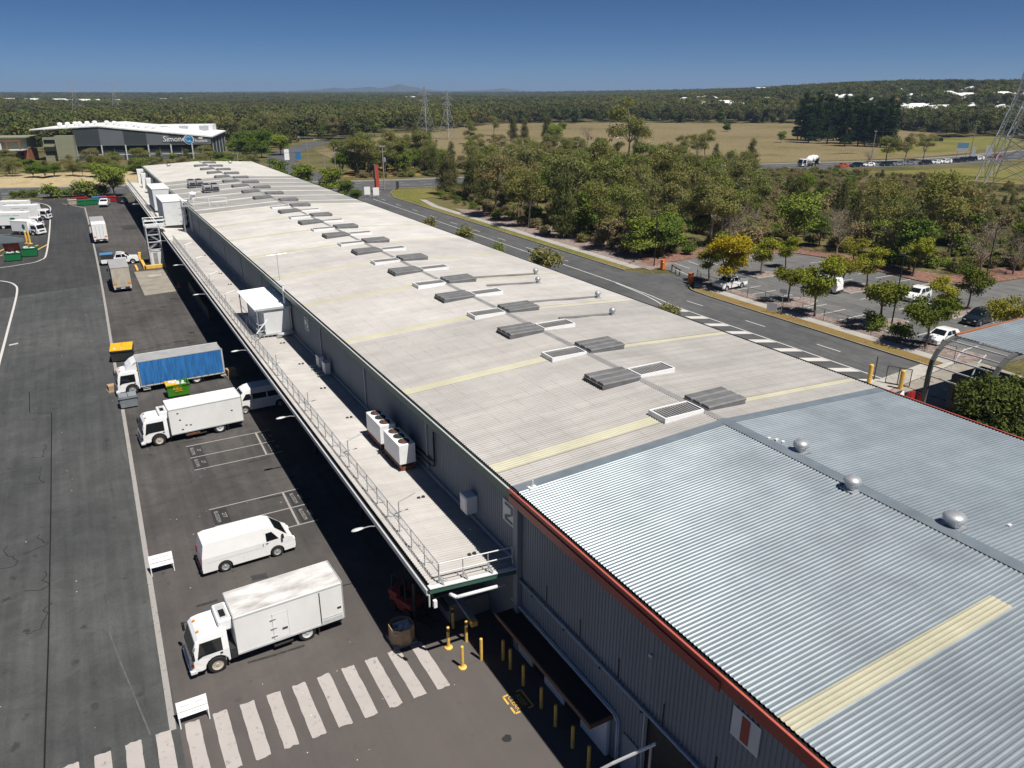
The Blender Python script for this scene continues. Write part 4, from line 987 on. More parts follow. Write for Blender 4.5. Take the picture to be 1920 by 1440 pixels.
# rooftop chillers
for i, (x, y, w) in enumerate(((20.1, 141.5, 'nearer'), (18.9, 150.5, 'farther'))):
    r = empty('rooftop_chiller', (x, y, zroof(x)), 0, 'silver rooftop chiller pair with black fan tops, %s of two' % w, 'air conditioner', 'rooftop chillers'); r.scale = (.5, .62, .55)
    for dx in (-1.3, 1.3):
        MB().prism([(dx - 1.05, 1.0), (dx + 1.05, 1.0), (dx + 1.15, 2.35), (dx - 1.15, 2.35)], 'y', -2.3, 2.3).build('casing', 'silver', r, bevel=.04)
        MB().box(dx - .85, dx + .85, -1.9, 1.9, 2.35, 2.5).build('fan_deck', 'black', r)
        MB().box(dx - .9, dx + .9, -2.33, -2.3, 1.1, 1.7).build('coil', 'dark_metal', r)
    b = MB()
    for dx in (-2.4, -.1, .1, 2.4):
        for dy in (-2.1, 0, 2.1): b.box(dx - .06, dx + .06, dy - .06, dy + .06, 0, 1.0)
    b.box(-2.5, 2.5, -2.2, -2.0, .35, .5).box(-2.5, 2.5, 2.0, 2.2, .35, .5).build('stand', 'galv', r)
    MB().box(-2.4, 2.4, -2.2, 2.2, .5, .98).build('pipework', 'dark_metal', r)
r = empty('exhaust_hood', (16.2, 134.5, zroof(16.2)), 0, 'small white exhaust hood near the pale roof edge', 'vent'); MB().lathe([(.35, 0), (.35, .7), (.6, .75), (.6, 1.0), (.1, 1.2)], (0, 0, 0), 14).build('stack', 'white_metal', r)
r = empty('antenna', (14.95, 70.8, 8.6), 0, 'thin television antenna at the warehouse roof edge', 'antenna')
MB().tube((0, 0, 0), (0, 0, 2.6), .025, 6).build('mast', 'galv', r); b = MB().tube((-.9, 0, 2.45), (.9, 0, 2.5), .015, 5)
for k in range(7): b.tube((-.8 + k * .26, -.3, 2.47), (-.8 + k * .26, .3, 2.47), .01, 4)
b.build('elements', 'galv', r)
r = empty('flue', (14.35, 66.9, 7.2), 0, 'slim white flue pipe at the gutter behind the plant room', 'pipe'); MB().tube((0, 0, 0), (0, 0, 1.9), .09, 10).tube((0, 0, 1.9), (.02, 0, 2.0), .11, 10).build('pipe', 'white_metal', r)

# ---------------------------------------------------------------- kiosk counter on the near wall
r = empty('kiosk', (0, 0, 0), 0, 'shaded serving kiosk with dark flat canopy along the near wall', 'kiosk')
MB().box(13.72, 14.78, 18.4, 26.1, 2.08, 2.14).build('canopy', 'black', r); MB().box(13.66, 13.73, 18.38, 26.12, 2.0, 2.2).build('canopy_edge', 'wood', r); MB().box(13.66, 14.78, 18.33, 18.39, 2.0, 2.2).build('canopy_edge', 'wood', r)
for (a, c, z0, z1) in ((18.5, 20.3, 0, 2.0), (21.6, 23.2, .0, 1.1), (24.3, 25.6, 0, 1.0)): MB().box(14.62, 14.78, a, c, z0, z1).build('front_panel', 'white_soft', r)
for (a, c) in ((20.3, 21.6), (23.2, 24.3)): MB().box(14.7, 14.78, a, c, 0, 2.0).build('opening', 'black', r)
MB().box(14.3, 14.62, 21.5, 23.3, 1.02, 1.1).build('counter', 'white_soft', r)
# bollards
def bollard(x, y, label, capped=False, flange=False, h=1.22):
    r = empty('bollard', (x, y, 0), 0, label, 'bollard', 'yellow bollards')
    MB().lathe([(.075, 0), (.075, h - .03), (.06, h), (.01, h + .015)], (0, 0, 0), 14).build('post', 'yellow_post', r)
    if flange: MB().lathe([(.2, 0), (.2, .05), (.1, .1), (.08, .16)], (0, 0, 0), 16).build('flange', 'yellow_post', r)
    if capped: MB().lathe([(.08, h - .26), (.08, h - .06)], (0, 0, 0), 14).build('black_band', 'dark_metal', r)
    return r
bollard(11.8, 27.4, 'flanged yellow bollard with dark band beside the crossing end', True, True)
bollard(11.8, 25.85, 'flanged yellow bollard at the crossing corner nearest the camera', False, True)
bollard(12.75, 27.4, 'sunlit slim yellow bollard with dark band by the awning corner', True)
bollard(12.8, 25.9, 'sunlit slim yellow bollard at the shadow edge')
for i, y in enumerate((25.4, 24.7, 23.5, 21.95, 20.8, 19.5, 18.35)):
    bollard(13.7, y, 'shaded yellow bollard in the kiosk row, %s from the awning' % ['first', 'second', 'third', 'fourth', 'fifth', 'sixth', 'seventh'][i], h=1.12)
bollard(12.6, 28.6, 'dim bollard in deep shade under the awning corner', True)
# corner of a white frame poking into view at the bottom edge
r = empty('gangway_rail', (0, 0, 0), 0, 'white gangway handrail rising at the bottom edge by the dark roller door', 'railing')
MB().beam((12.9, 15.9, 3.0), (13.9, 14.9, 4.3), .1, .06).beam((12.3, 16.6, 2.0), (12.9, 15.9, 3.0), .1, .06).build('rail', 'white_metal', r)
MB().tube((13.6, 13.6, 4.2), (14.3, 13.0, 4.5), .035, 6).tube((14.1, 12.9, 3.4), (14.1, 12.9, 4.7), .03, 6).tube((13.3, 13.9, 3.3), (14.2, 13.2, 4.0), .035, 6).build('rail', 'white_metal', r)
MB().tube((12.35, 16.55, 0), (12.35, 16.55, 2.05), .05, 6).tube((14.1, 12.9, 0), (14.1, 12.9, 3.4), .05, 6).tube((13.65, 13.6, 0), (13.65, 13.6, 4.2), .05, 6).tube((13.35, 13.9, 0), (13.35, 13.9, 3.3), .05, 6).build('post', 'galv', r)
MB().tube((13.8, 15.0, 0), (13.8, 15.0, 4.2), .05, 6).build('post', 'galv', r)
# folding sign boards in the yard
def board(x, y, label):
    r = empty('sign_board', (x, y, 0), 0, label, 'sign', 'white trestle sign boards')
    w = 1.15
    for dx in (0, w): MB().beam((dx, -.3, 0), (dx, .1, 1.05), .05, .03).beam((dx, .5, 0), (dx, .1, 1.05), .04, .03).build('leg', 'steel_pale', r)
    def pt(dx, t, o=0.028): return (dx, -.3 + .4 * t - o * .93, 1.05 * t + o * .36)
    for i, (t0, t1) in enumerate(((.40, .60), (.63, 1.0))):
        b = MB(); a = [pt(-.03, t0), pt(w + .03, t0), pt(w + .03, t1), pt(-.03, t1)]; c = [pt(-.03, t0, -.02), pt(w + .03, t0, -.02), pt(w + .03, t1, -.02), pt(-.03, t1, -.02)]
        b.poly(a); b.poly(list(reversed(c)))
        for q in range(4): b.quad(a[q], c[q], c[(q + 1) % 4], a[(q + 1) % 4])
        b.build('panel', 'white_metal', r)
    b = MB(); b.quad(pt(w * .5, .63, .031), pt(w * .5 + .02, .63, .031), pt(w * .5 + .02, 1, .031), pt(w * .5, 1, .031))
    for x0, x1, t in ((.12, .45, .80), (.70, 1.02, .82), (.5, .95, .5)): b.quad(pt(x0, t, .032), pt(x1, t, .032), pt(x1, t + .035, .032), pt(x0, t + .035, .032))
    b.build('faded_print', 'trim_light', r)
    return r
board(-.05, 40.9, 'white trestle sign board beside the white panel van')
board(-.1, 28.6, 'white trestle sign board at the crossing end of the bay line')
# cardboard bulk bin and forklift under the awning corner
r = empty('bulk_bin', (10.05, 29.0, 0.0), 0, 'octagonal cardboard bulk bin of rubbish at the shadow corner', 'bin')
b = MB(); n = 8
ro, ri = .62, .58
for zz in (0.12, .98):
    for q in range(n): t = (q + .5) * 6.2832 / n; b.v.append((ro * math.cos(t), ro * math.sin(t), zz))
for q in range(n): b.f.append((q, (q + 1) % n, n + (q + 1) % n, n + q))
for q in range(n): t = (q + .5) * 6.2832 / n; b.v.append((ri * math.cos(t), ri * math.sin(t), .98))
for q in range(n): t = (q + .5) * 6.2832 / n; b.v.append((ri * math.cos(t), ri * math.sin(t), .7))
for q in range(n): b.f.append((n + q, n + (q + 1) % n, 2 * n + (q + 1) % n, 2 * n + q)); b.f.append((2 * n + q, 2 * n + (q + 1) % n, 3 * n + (q + 1) % n, 3 * n + q))
b.build('carton', 'cardboard', r)
b = MB(); rn = random.Random(2)
for i in range(26): x, y = rn.uniform(-.4, .4), rn.uniform(-.4, .4); s = rn.uniform(.07, .16); b.box(x - s, x + s, y - s * .6, y + s * .6, .68, .72 + rn.uniform(.02, .2))
b.build('rubbish', 'rubbish', r, bevel=.03)
b = MB()
for yy in (-.5, 0, .5): b.box(-.6, .6, yy - .06, yy + .06, 0, .1)
b.box(-.6, .6, -.56, .56, .09, .12).build('pallet', 'pole_wood', r)
r = empty('forklift', (11.2, 31.0, 0), R_(-70), 'dark red forklift parked in deep shade under the awning corner', 'forklift')
MB().box(-.9, .7, -.5, .5, .25, .85).box(-.95, -.3, -.52, .52, .85, 1.15).build('body', 'trim_red', r, bevel=.06)
for (x, y) in ((.5, -.48), (.5, .48), (-.65, -.45), (-.65, .45)): MB().tube((x, y - .1, .3), (x, y + .1, .3), .3, 16).build('wheel', 'rubber', r)
for (x, y) in ((-.75, -.45), (-.75, .45), (.35, -.45), (.35, .45)): MB().tube((x, y, .85), (x * .85, y, 2.15), .035, 6).build('guard_post', 'dark_metal', r)
b = MB()
for k in range(7): b.beam((-.68, -.42 + k * .14, 2.16), (.34, -.42 + k * .14, 2.16), .03)
b.build('overhead_guard', 'dark_metal', r)
MB().box(.85, .98, -.42, -.3, .1, 2.3).box(.85, .98, .3, .42, .1, 2.3).box(.87, .96, -.42, .42, 2.2, 2.3).build('mast', 'dark_metal', r)
MB().box(.98, 2.0, -.32, -.2, .06, .1).box(.98, 2.0, .2, .32, .06, .1).box(.96, 1.02, -.45, .45, .06, .6).build('forks', 'dark_metal', r)
MB().box(-.35, .1, -.25, .25, .85, .95).box(-.4, -.3, -.25, .25, .9, 1.4).build('seat', 'black', r, bevel=.04)

# ---------------------------------------------------------------- vehicles (front towards local +X)
def arch(xc, r, zc, zb, rev=False):
    a0 = math.asin(max(-1, min(1, (zb - zc) / r)))
    ts = np.linspace(math.pi - a0, a0, 9)
    p = [(xc + r * math.cos(t), zc + r * math.sin(t)) for t in ts]      # from -x side to +x side
    return p[::-1] if rev else p
def body_mesh(name, prof, hwf, cuts, mt, bevel=.05, seg=2):
    bm = bmesh.new()
    vs_ = [bm.verts.new((x, -1, z)) for x, z in prof]; f = bm.faces.new(vs_)
    ex = bmesh.ops.extrude_face_region(bm, geom=[f])
    for v in ex['geom']:
        if isinstance(v, bmesh.types.BMVert): v.co.y = 1
    bmesh.ops.triangulate(bm, faces=[q for q in bm.faces if len(q.verts) > 4])
    for z in cuts:
        bmesh.ops.bisect_plane(bm, geom=bm.verts[:] + bm.edges[:] + bm.faces[:], plane_co=(0, 0, z), plane_no=(0, 0, 1))
    for v in bm.verts: v.co.y *= hwf(v.co.x, v.co.z)
    bmesh.ops.recalc_face_normals(bm, faces=bm.faces)
    if bevel:
        es = [e for e in bm.edges if len(e.link_faces) == 2 and e.calc_face_angle(0) > 0.9]
        bmesh.ops.bevel(bm, geom=es, offset=bevel, segments=seg, affect='EDGES', profile=0.5, clamp_overlap=True)
    me = bpy.data.meshes.new(name); bm.to_mesh(me); bm.free()
    me.materials.append(MATS[mt]); return me
def side_panes(root, name, polys, hwf, mt='glass_dark', off=.008):
    for pl in polys:
        for s in (-1, 1):
            b = MB(); pts = [(x, s * (hwf(x, z) + off), z) for x, z in pl]
            b.poly(pts if s < 0 else pts[::-1]); b.build(name, mt, root)
def screen(root, name, p0, p1, hwf, margin, mt='glass_dark', off=.012):
    (x0, z0), (x1, z1) = p0, p1; n = Vector((z1 - z0, 0, -(x1 - x0))).normalized()
    if n.z < 0 and abs(n.z) > .2: n = -n
    dx, dz = n.x * off, n.z * off
    w0, w1 = hwf(x0, z0) - margin, hwf(x1, z1) - margin
    for s in (1, -1):
        pass
    MB().quad((x0 + dx, -w0, z0 + dz), (x0 + dx, w0, z0 + dz), (x1 + dx, w1, z1 + dz), (x1 + dx, -w1, z1 + dz)).build(name, mt, root)
WH = {}
def wheel(root, x, y, r, w, rim='galv', style='steel'):
    key = (round(r, 3), round(w, 3), rim)
    if key not in WH:
        t = MB(); n = 22; k = 0
        prof = [(r * .62, -w / 2), (r * .93, -w / 2), (r, -w / 2 + .03), (r, w / 2 - .03), (r * .93, w / 2), (r * .62, w / 2)]
        for rr, yy in prof:
            for i in range(n): a = 6.2832 * i / n; t.v.append((rr * math.cos(a), yy, rr * math.sin(a)))
        for j in range(5):
            for i in range(n): t.f.append((j * n + i, j * n + (i + 1) % n, (j + 1) * n + (i + 1) % n, (j + 1) * n + i))
        tm = t.mesh('wheel', 'rubber')
        q = MB()
        for s in (-1, 1):
            base = len(q.v)
            for rr, yy in ((r * .63, w * .46), (r * .5, w * .34), (r * .2, w * .30), (r * .16, w * .44), (.005, w * .44)):
                for i in range(n): a = 6.2832 * i / n; q.v.append((rr * math.cos(a), s * yy, rr * math.sin(a)))
            for j in range(4):
                for i in range(n): q.f.append((base + j * n + i, base + j * n + (i + 1) % n, base + (j + 1) * n + (i + 1) % n, base + (j + 1) * n + i))
        rm = q.mesh('rim', rim)
        WH[key] = (tm, rm)
    tm, rm = WH[key]
    o = link('wheel', tm, root, (x, y, r)); link('rim', rm, o)
    return o
def box_part(root, name, mt, *bx, bevel=0.0):
    b = MB()
    for q in bx: b.box(*q)
    return b.build(name, mt, root, bevel=bevel)

def car(name, label, cat, kind, mt, loc, rz, group=None, detail=True):
    r = empty(name, loc, rz, label, cat, group)
    K = dict(hatch=(4.3, .86, 1.48, .34, 2.6), suv=(4.6, .91, 1.66, .37, 2.68), sedan=(4.7, .88, 1.44, .33, 2.75))[kind]
    L, hw, H, wr, wb = K; x0, x1 = -L / 2, L / 2; fa, ra = x1 - .92, x1 - .92 - wb
    zb = .24; belt = H * .60; AR = wr + .06
    if kind == 'sedan': roof = [(x1 - 1.25, belt + .03), (x1 - 2.05, H - .02), (x1 - 2.6, H), (x1 - 3.4, H - .06), (x1 - 4.15, belt + .1), (x0 + .06, belt + .06)]
    elif kind == 'suv': roof = [(x1 - 1.2, belt + .05), (x1 - 1.95, H - .06), (x1 - 2.5, H), (x0 + 1.0, H - .03), (x0 + .42, H - .12), (x0 + .05, belt + .1)]
    else: roof = [(x1 - 1.15, belt + .05), (x1 - 1.95, H - .04), (x1 - 2.4, H), (x0 + 1.0, H - .06), (x0 + .5, H - .14), (x0 + .08, belt + .08)]
    prof = [(x1 - .05, zb), (x1, .42), (x1 - .03, .62), (x1 - .22, belt - .14)] + roof + [(x0, .62), (x0 + .02, .4), (x0 + .1, zb)] + arch(ra, AR, wr, zb) + arch(fa, AR, wr, zb)
    def hwf(x, z):
        w = hw - .07 * max(0, (abs(x) - L * .33) / (L * .17)) ** 2
        if z > belt: w -= (z - belt) / (H - belt) * .2
        if z < .4: w -= (.4 - z) * .15
        return w
    link('body', body_mesh('body', prof, hwf, (.4, belt, belt + (H - belt) * .5), mt, .045), r)
    g = 'glass_dark'
    W0 = roof[0]; W1 = roof[1]
    lerp = lambda a, c, t: (a[0] + (c[0] - a[0]) * t, a[1] + (c[1] - a[1]) * t)
    screen(r, 'windscreen', lerp(W0, W1, .1), lerp(W0, W1, .93), hwf, .1, g)
    screen(r, 'rear_window', lerp(roof[-1], roof[-2], .12 if kind != 'sedan' else .4), lerp(roof[-1], roof[-2], .92) if kind != 'sedan' else lerp(roof[-2], roof[-3], .9), hwf, .13, g) if kind != 'sedan' else screen(r, 'rear_window', lerp(roof[-2], roof[-3], .1), lerp(roof[-2], roof[-3], .9), hwf, .12, g)
    zt = H - .13; zl = belt + .04
    xm = (W1[0] + roof[3][0]) / 2 + .05
    side_panes(r, 'side_window', [[(W0[0] - .28, zl), (xm + .04, zl), (xm + .04, zt), (W1[0] - .08, zt)], [(xm - .04, zl), (roof[3][0] - .12, zl), (roof[3][0] + .05, zt - .02), (xm - .04, zt)]], hwf, g)
    if kind == 'suv': side_panes(r, 'quarter_window', [[(roof[3][0] - .2, zl + .02), (x0 + .52, zl + .06), (x0 + .66, zt - .06), (roof[3][0] - .04, zt - .03)]], hwf, g)
    for s in (-1, 1):
        for x in (fa, ra): wheel(r, x, s * (hw - .12), wr, .22, 'chrome')
        box_part(r, 'headlight', 'lamp_white', (x1 - .28, x1 - .045, s * (hw - .34) - .13, s * (hw - .34) + .13, .60, .70), bevel=.03)
        box_part(r, 'tail_light', 'lamp_red', (x0 - .005, x0 + .12, s * (hw - .26) - .12, s * (hw - .26) + .12, .66, .80), bevel=.02)
        box_part(r, 'mirror', mt, (W0[0] - .35, W0[0] - .2, s * (hw + .1) - .09, s * (hw + .1) + .09, belt + .03, belt + .16), bevel=.03)
    box_part(r, 'grille', 'black', (x1 - .02, x1 + .012, -.42, .42, .36, .52))
    box_part(r, 'number_plate', 'white_soft', (x1 + .012, x1 + .02, -.18, .18, .40, .49))
    return r

def van(name, label, mt, loc, rz, L=4.95, windows=False, H=2.02, hw=.88):
    r = empty(name, loc, rz, label, 'van'); x1, x0 = L / 2, -L / 2; wr = .34; fa = x1 - 1.08; ra = fa - 2.87; zb = .28
    prof = [(x1 - .06, zb), (x1, .42), (x1 - .01, .72), (x1 - .12, 1.02), (x1 - .35, 1.16), (x1 - 1.12, 1.86), (x1 - 1.42, 2.0), (x1 - 1.9, H), (x0 + .5, H), (x0 + .22, H - .08), (x0 + .06, 1.2), (x0, .6), (x0 + .02, zb)] + arch(ra, wr + .07, wr, zb) + arch(fa, wr + .07, wr, zb)
    def hwf(x, z):
        w = hw - .05 * max(0, (x - (x1 - .9)) / .9) ** 2
        if z > 1.15: w -= (z - 1.15) / (H - 1.15) * .13
        return w
    link('body', body_mesh('body', prof, hwf, (.5, 1.15, 1.5, 1.85), mt, .085, 3), r)
    screen(r, 'windscreen', (x1 - .44, 1.245), (x1 - 1.06, 1.80), hwf, .1)
    pl = [[(x1 - .92, 1.18), (x1 - 1.62, 1.16), (x1 - 1.62, 1.66), (x1 - 1.28, 1.68)]]
    if windows: pl += [[(x1 - 1.78, 1.16), (x1 - 2.9, 1.16), (x1 - 2.9, 1.62), (x1 - 1.78, 1.64)], [(x1 - 3.0, 1.16), (x1 - 4.2, 1.16), (x1 - 4.2, 1.6), (x1 - 3.0, 1.62)]]
    side_panes(r, 'side_window', pl, hwf)
    side_panes(r, 'door_seam', [[(x1 - 1.70, .5), (x1 - 1.715, .5), (x1 - 1.715, 1.7), (x1 - 1.70, 1.7)], [(x1 - 2.95, .5), (x1 - 2.965, .5), (x1 - 2.965, 1.3), (x1 - 2.95, 1.3)], [(x1 - 1.7, .86), (x0 + .3, .86), (x0 + .3, .875), (x1 - 1.7, .875)]], hwf, 'trim_light', .006)
    side_panes(r, 'door_handle', [[(x1 - 1.52, 1.02), (x1 - 1.66, 1.02), (x1 - 1.66, 1.07), (x1 - 1.52, 1.07)], [(x1 - 1.8, .95), (x1 - 1.84, .95), (x1 - 1.84, 1.08), (x1 - 1.8, 1.08)]], hwf, 'dark_metal', .02)
    screen(r, 'rear_window', (x0 + .075, 1.28), (x0 + .19, 1.82), hwf, .2) if windows else None
    for s in (-1, 1):
        for x in (fa, ra): wheel(r, x, s * (hw - .12), wr, .22, 'galv')
        box_part(r, 'headlight', 'lamp_white', (x1 - .16, x1 + .005, s * .66 - .16, s * .66 + .16, .74, .9), bevel=.04)
        box_part(r, 'mirror', 'black', (x1 - .78, x1 - .66, s * (hw + .1) - .1, s * (hw + .1) + .1, 1.2, 1.42), bevel=.03)
        box_part(r, 'tail_light', 'lamp_red', (x0 - .01, x0 + .06, s * (hw - .08) - .05, s * (hw - .08) + .05, .75, 1.2), bevel=.02)
    box_part(r, 'front_bumper', 'dark_metal', (x1 - .3, x1 + .03, -hw + .06, hw - .06, .27, .50), bevel=.05)
    box_part(r, 'rear_bumper', 'dark_metal', (x0 - .07, x0 + .12, -hw + .03, hw - .03, .26, .48), bevel=.04)
    box_part(r, 'grille', 'black', (x1 - .02, x1 + .012, -.5, .5, .56, .72))
    if not windows: MB().quad((x1 - .66, .18, 1.45), (x1 - .66, .38, 1.45), (x1 - .84, .38, 1.61), (x1 - .84, .18, 1.61)).build('sun_tag', 'glass_blue', r)
    return r

def cab(r, mt, cabL, H, W, wx, wr, cl, door=True):
    hw = W / 2 - .03
    prof = [(0, .38), (0, .82), (-.06, 1.12), (-.34, H - .22), (-.5, H - .06), (-.8, H), (-cabL + .18, H), (-cabL, H - .16), (-cabL, .5)] + [p for p in arch(wx, wr + .09, wr, .42)] + [(wx + wr + .25, .38)]
    def hwf(x, z):
        w = hw - .06 * max(0, (x + .35) / .35) ** 2
        if z > 1.15: w -= (z - 1.15) / (H - 1.15) * .12
        return w
    link('cab', body_mesh('cab', prof, hwf, (1.15, H - .45), mt, .07, 3), r)
    screen(r, 'windscreen', (-.075, 1.16), (-.325, H - .26), hwf, .1)
    side_panes(r, 'side_window', [[(-.32, 1.06), (-.55, 1.16), (-cabL + .28, 1.16), (-cabL + .28, H - .3), (-.5, H - .3)]], hwf)
    side_panes(r, 'door_seam', [[(-cabL + .2, .55), (-cabL + .215, .55), (-cabL + .215, H - .25), (-cabL + .2, H - .25)]], hwf, 'trim_light', .006)
    side_panes(r, 'door_handle', [[(-cabL + .3, 1.0), (-cabL + .42, 1.0), (-cabL + .42, 1.09), (-cabL + .3, 1.09)]], hwf, 'black', .02)
    for s in (-1, 1):
        box_part(r, 'headlight', 'lamp_white', (-.12, .012, s * (hw - .25) - .18, s * (hw - .25) + .18, .55, .72), bevel=.03)
        box_part(r, 'indicator', 'lamp_amber', (-.16, -.02, s * (hw - .03) - .04, s * (hw - .03) + .04, .74, .86), bevel=.02)
        box_part(r, 'mirror', 'black', (-.2, -.08, s * (hw + .2) - .1, s * (hw + .2) + .1, 1.25, 1.65), bevel=.03)
        MB().tube((-.3, s * hw, 1.75), (-.14, s * (hw + .2), 1.68), .015, 5).build('mirror_arm', 'dark_metal', r)
    box_part(r, 'front_bumper', 'white_soft', (-.25, .06, -hw + .02, hw - .02, .3, .52), bevel=.05)
    box_part(r, 'grille', 'dark_metal', (-.03, .01, -.6, .6, .66, .92)); box_part(r, 'number_plate', 'tan_panel', (.06, .075, -.2, .2, .36, .46)); box_part(r, 'roof_marker', 'lamp_amber', (-.62, -.5, -.5, -.4, H, H + .05), (-.62, -.5, .4, .5, H, H + .05))
    for k in (-.45, .1): MB().beam((-.07, k, 1.13), (-.2, k + .4, 1.42), .015).build('wiper', 'black', r)
    return hwf
def truck(name, label, loc, rz, L=7.2, cabL=1.72, cabH=2.12, box=(-2.05, -7.15, .62, 2.72), W=2.12, wx=-1.12, rx=-5.3, wr=.42, kind='fridge', boxmt='white_dirty', sidemt='white_side', cat='truck', group=None, rear='white_soft'):
    r = empty(name, loc, rz, label, cat, group); hw = W / 2
    cab(r, 'white_paint', cabL, cabH, W, wx, wr, None)
    xb0, xb1, z0, z1 = box
    box_part(r, 'chassis', 'dark_metal', (xb1 + .2, -cabL + .3, -.42, -.28, .42, .60), (xb1 + .2, -cabL + .3, .28, .42, .42, .60), (xb1 + .2, xb0, -.9, .9, z0 - .1, z0 - .01), (xb1 + .1, xb1 + .3, -.95, .95, .38, .5))
    for s in (-1, 1):
        wheel(r, wx, s * (hw - .16), wr, .24, 'tan_panel' if kind == 'fridge' else 'galv')
        wheel(r, rx, s * (hw - .17), wr, .26, 'steel_pale'); wheel(r, rx, s * (hw - .47), wr, .24, 'steel_pale')
        box_part(r, 'mudguard', 'black', (rx - .62, rx - .55, s * (hw - .3) - .25, s * (hw - .3) + .25, .2, z0), )
        box_part(r, 'tail_light', 'lamp_red', (xb1 - .02, xb1 + .05, s * (hw - .3) - .15, s * (hw - .3) + .15, z0 - .17, z0 - .06))
    MB().tube((-2.6, -hw + .3, .52), (-3.5, -hw + .3, .52), .21, 14).build('fuel_tank', 'galv', r)
    box_part(r, 'battery_box', 'dark_metal', (-cabL - .35, -cabL - .05, -hw + .1, hw - .1, .45, .95))
    b0 = box_part(r, 'cargo_box', sidemt, (xb1, xb0, -hw, hw, z0, z1 - .02), bevel=.02)
    if kind == 'fridge':
        box_part(b0, 'roof_panel', boxmt, (xb1 + .02, xb0 - .02, -hw + .02, hw - .02, z1 - .02, z1 + .012))
        box_part(r, 'roof_rail', 'trim_light', (xb1 - .01, xb0 + .01, -hw - .015, -hw + .03, z1 - .14, z1 - .08), (xb1 - .01, xb0 + .01, hw - .03, hw + .015, z1 - .14, z1 - .08))
        box_part(r, 'skirt_rail', 'trim_light', (xb1, xb0, -hw - .015, hw + .015, z0 - .02, z0 + .07))
        zf = z1 - .85
        b = MB().box(xb0, xb0 + .62, -.72, .72, zf, zf + .62); fu = b.build('fridge_unit', 'white_metal', r, bevel=.08)
        box_part(fu, 'fridge_recess', 'steel_pale', (xb0 + .1, xb0 + .52, -.6, .6, zf + .60, zf + .63)); box_part(fu, 'fridge_fan', 'black', (xb0 + .2, xb0 + .45, -.1, .45, zf + .63, zf + .66))
        box_part(r, 'rear_frame', 'grey_canvas', (xb1 - .06, xb1, -hw, hw, z0, z1)); box_part(r, 'step', 'dark_metal', (-4.6, -3.7, -hw + .02, -hw + .3, .3, .36), (-4.6, -3.7, hw - .3, hw - .02, .3, .36))
    return r

t1 = truck('refrigerated_truck', 'white refrigerated truck with side door and grimy roof beside the zebra crossing', (.72, 32.0, 0), math.pi + R_(2.5))
for s in (1,):                                   # the side facing the camera is local +Y
    y = 1.06
    dr = box_part(t1, 'side_door', 'white_metal', (-4.45, -3.75, y + .001, y + .02, .75, 2.15))
    box_part(dr, 'door_seal', 'trim_light', (-4.47, -4.45, y, y + .022, .75, 2.17), (-3.75, -3.73, y, y + .022, .75, 2.17), (-4.47, -3.73, y, y + .022, 2.15, 2.17))
    for z in (.95, 1.4, 1.9): box_part(dr, 'hinge', 'galv', (-3.9, -3.62, y + .02, y + .045, z - .025, z + .025))
    box_part(dr, 'latch', 'dark_metal', (-4.4, -4.15, y + .02, y + .06, 1.22, 1.28))
    box_part(t1, 'side_slot', 'dark_metal', (-6.05, -6.0, y, y + .015, .64, 2.5)); box_part(t1, 'vent_panel', 'trim_light', (-7.1, -6.1, y + .001, y + .012, .7, .86), (-7.1, -6.1, y + .001, y + .012, .92, .97))
    box_part(t1, 'label_plate', 'dark_metal', (-7.05, -6.85, y + .001, y + .012, 1.25, 1.36))
t2 = truck('refrigerated_truck', 'clean white refrigerated truck parked in the marked bays by the minibus', (.95, 59.3, 0), math.pi + R_(3), L=7.5, cabL=1.95, cabH=2.2, box=(-2.1, -7.4, .66, 2.76), wx=-1.2, rx=-5.6, boxmt='white_metal', wr=.45)
for (x, z) in ((-2.7, 2.3), (-2.8, 1.75), (-3.5, 1.2), (-3.2, 1.25), (-2.9, .95), (-6.6, 1.7)): box_part(t2, 'fitting', 'dark_metal', (x - .1, x + .05, 1.06, 1.075, z - .04, z + .04))
box_part(t2, 'wooden_step', 'rust', (-4.1, -3.1, .9, 1.08, .36, .5)); box_part(t2, 'bull_light', 'lamp_red', (-.2, .02, .85, .98, .72, .85))
t3 = truck('curtain_truck', 'blue curtain-sided truck with grey roof beside the green bin', (.0, 71.7, 0), math.pi + R_(2), L=9.1, cabL=1.9, cabH=2.15, box=(-1.95, -9.05, .68, 2.95), wx=-1.25, rx=-6.6, kind='curtain', sidemt='grey_canvas', wr=.46)
MB().poly([(-1.9, -.95, 2.95), (-1.9, .95, 2.95), (-1.0, .8, 2.2), (-1.0, -.8, 2.2)]).prism([(-1.92, 2.1), (-1.0, 2.1), (-1.1, 2.45), (-1.5, 2.8), (-1.92, 2.98)], 'y', -.85, .85).build('wind_deflector', 'white_paint', t3)
n = 72; b = MB()
for s in (-1, 1):
    k = len(b.v)
    for i in range(n + 1):
        x = -2.05 - i * (6.9 / n); w = 1.1 + .014 * math.sin(i * 1.1) + .012 * math.sin(i * 2.7)
        for z, o in ((.74, 0), (1.5, .012), (2.3, .006), (2.86, 0)): b.v.append((x, s * (w + o), z))
    for i in range(n):
        for j in range(3): b.f.append((k + i * 4 + j, k + i * 4 + 4 + j, k + i * 4 + 5 + j, k + i * 4 + 1 + j))
b.build('side_curtain', 'blue_curtain', t3)
b = MB()
for i in range(12): b.box(-2.4 - i * .58, -2.36 - i * .58, 1.08, 1.105, .6, .95); b.box(-2.4 - i * .58, -2.36 - i * .58, -1.105, -1.08, .6, .95)
b.build('curtain_straps', 'dark_metal', t3)
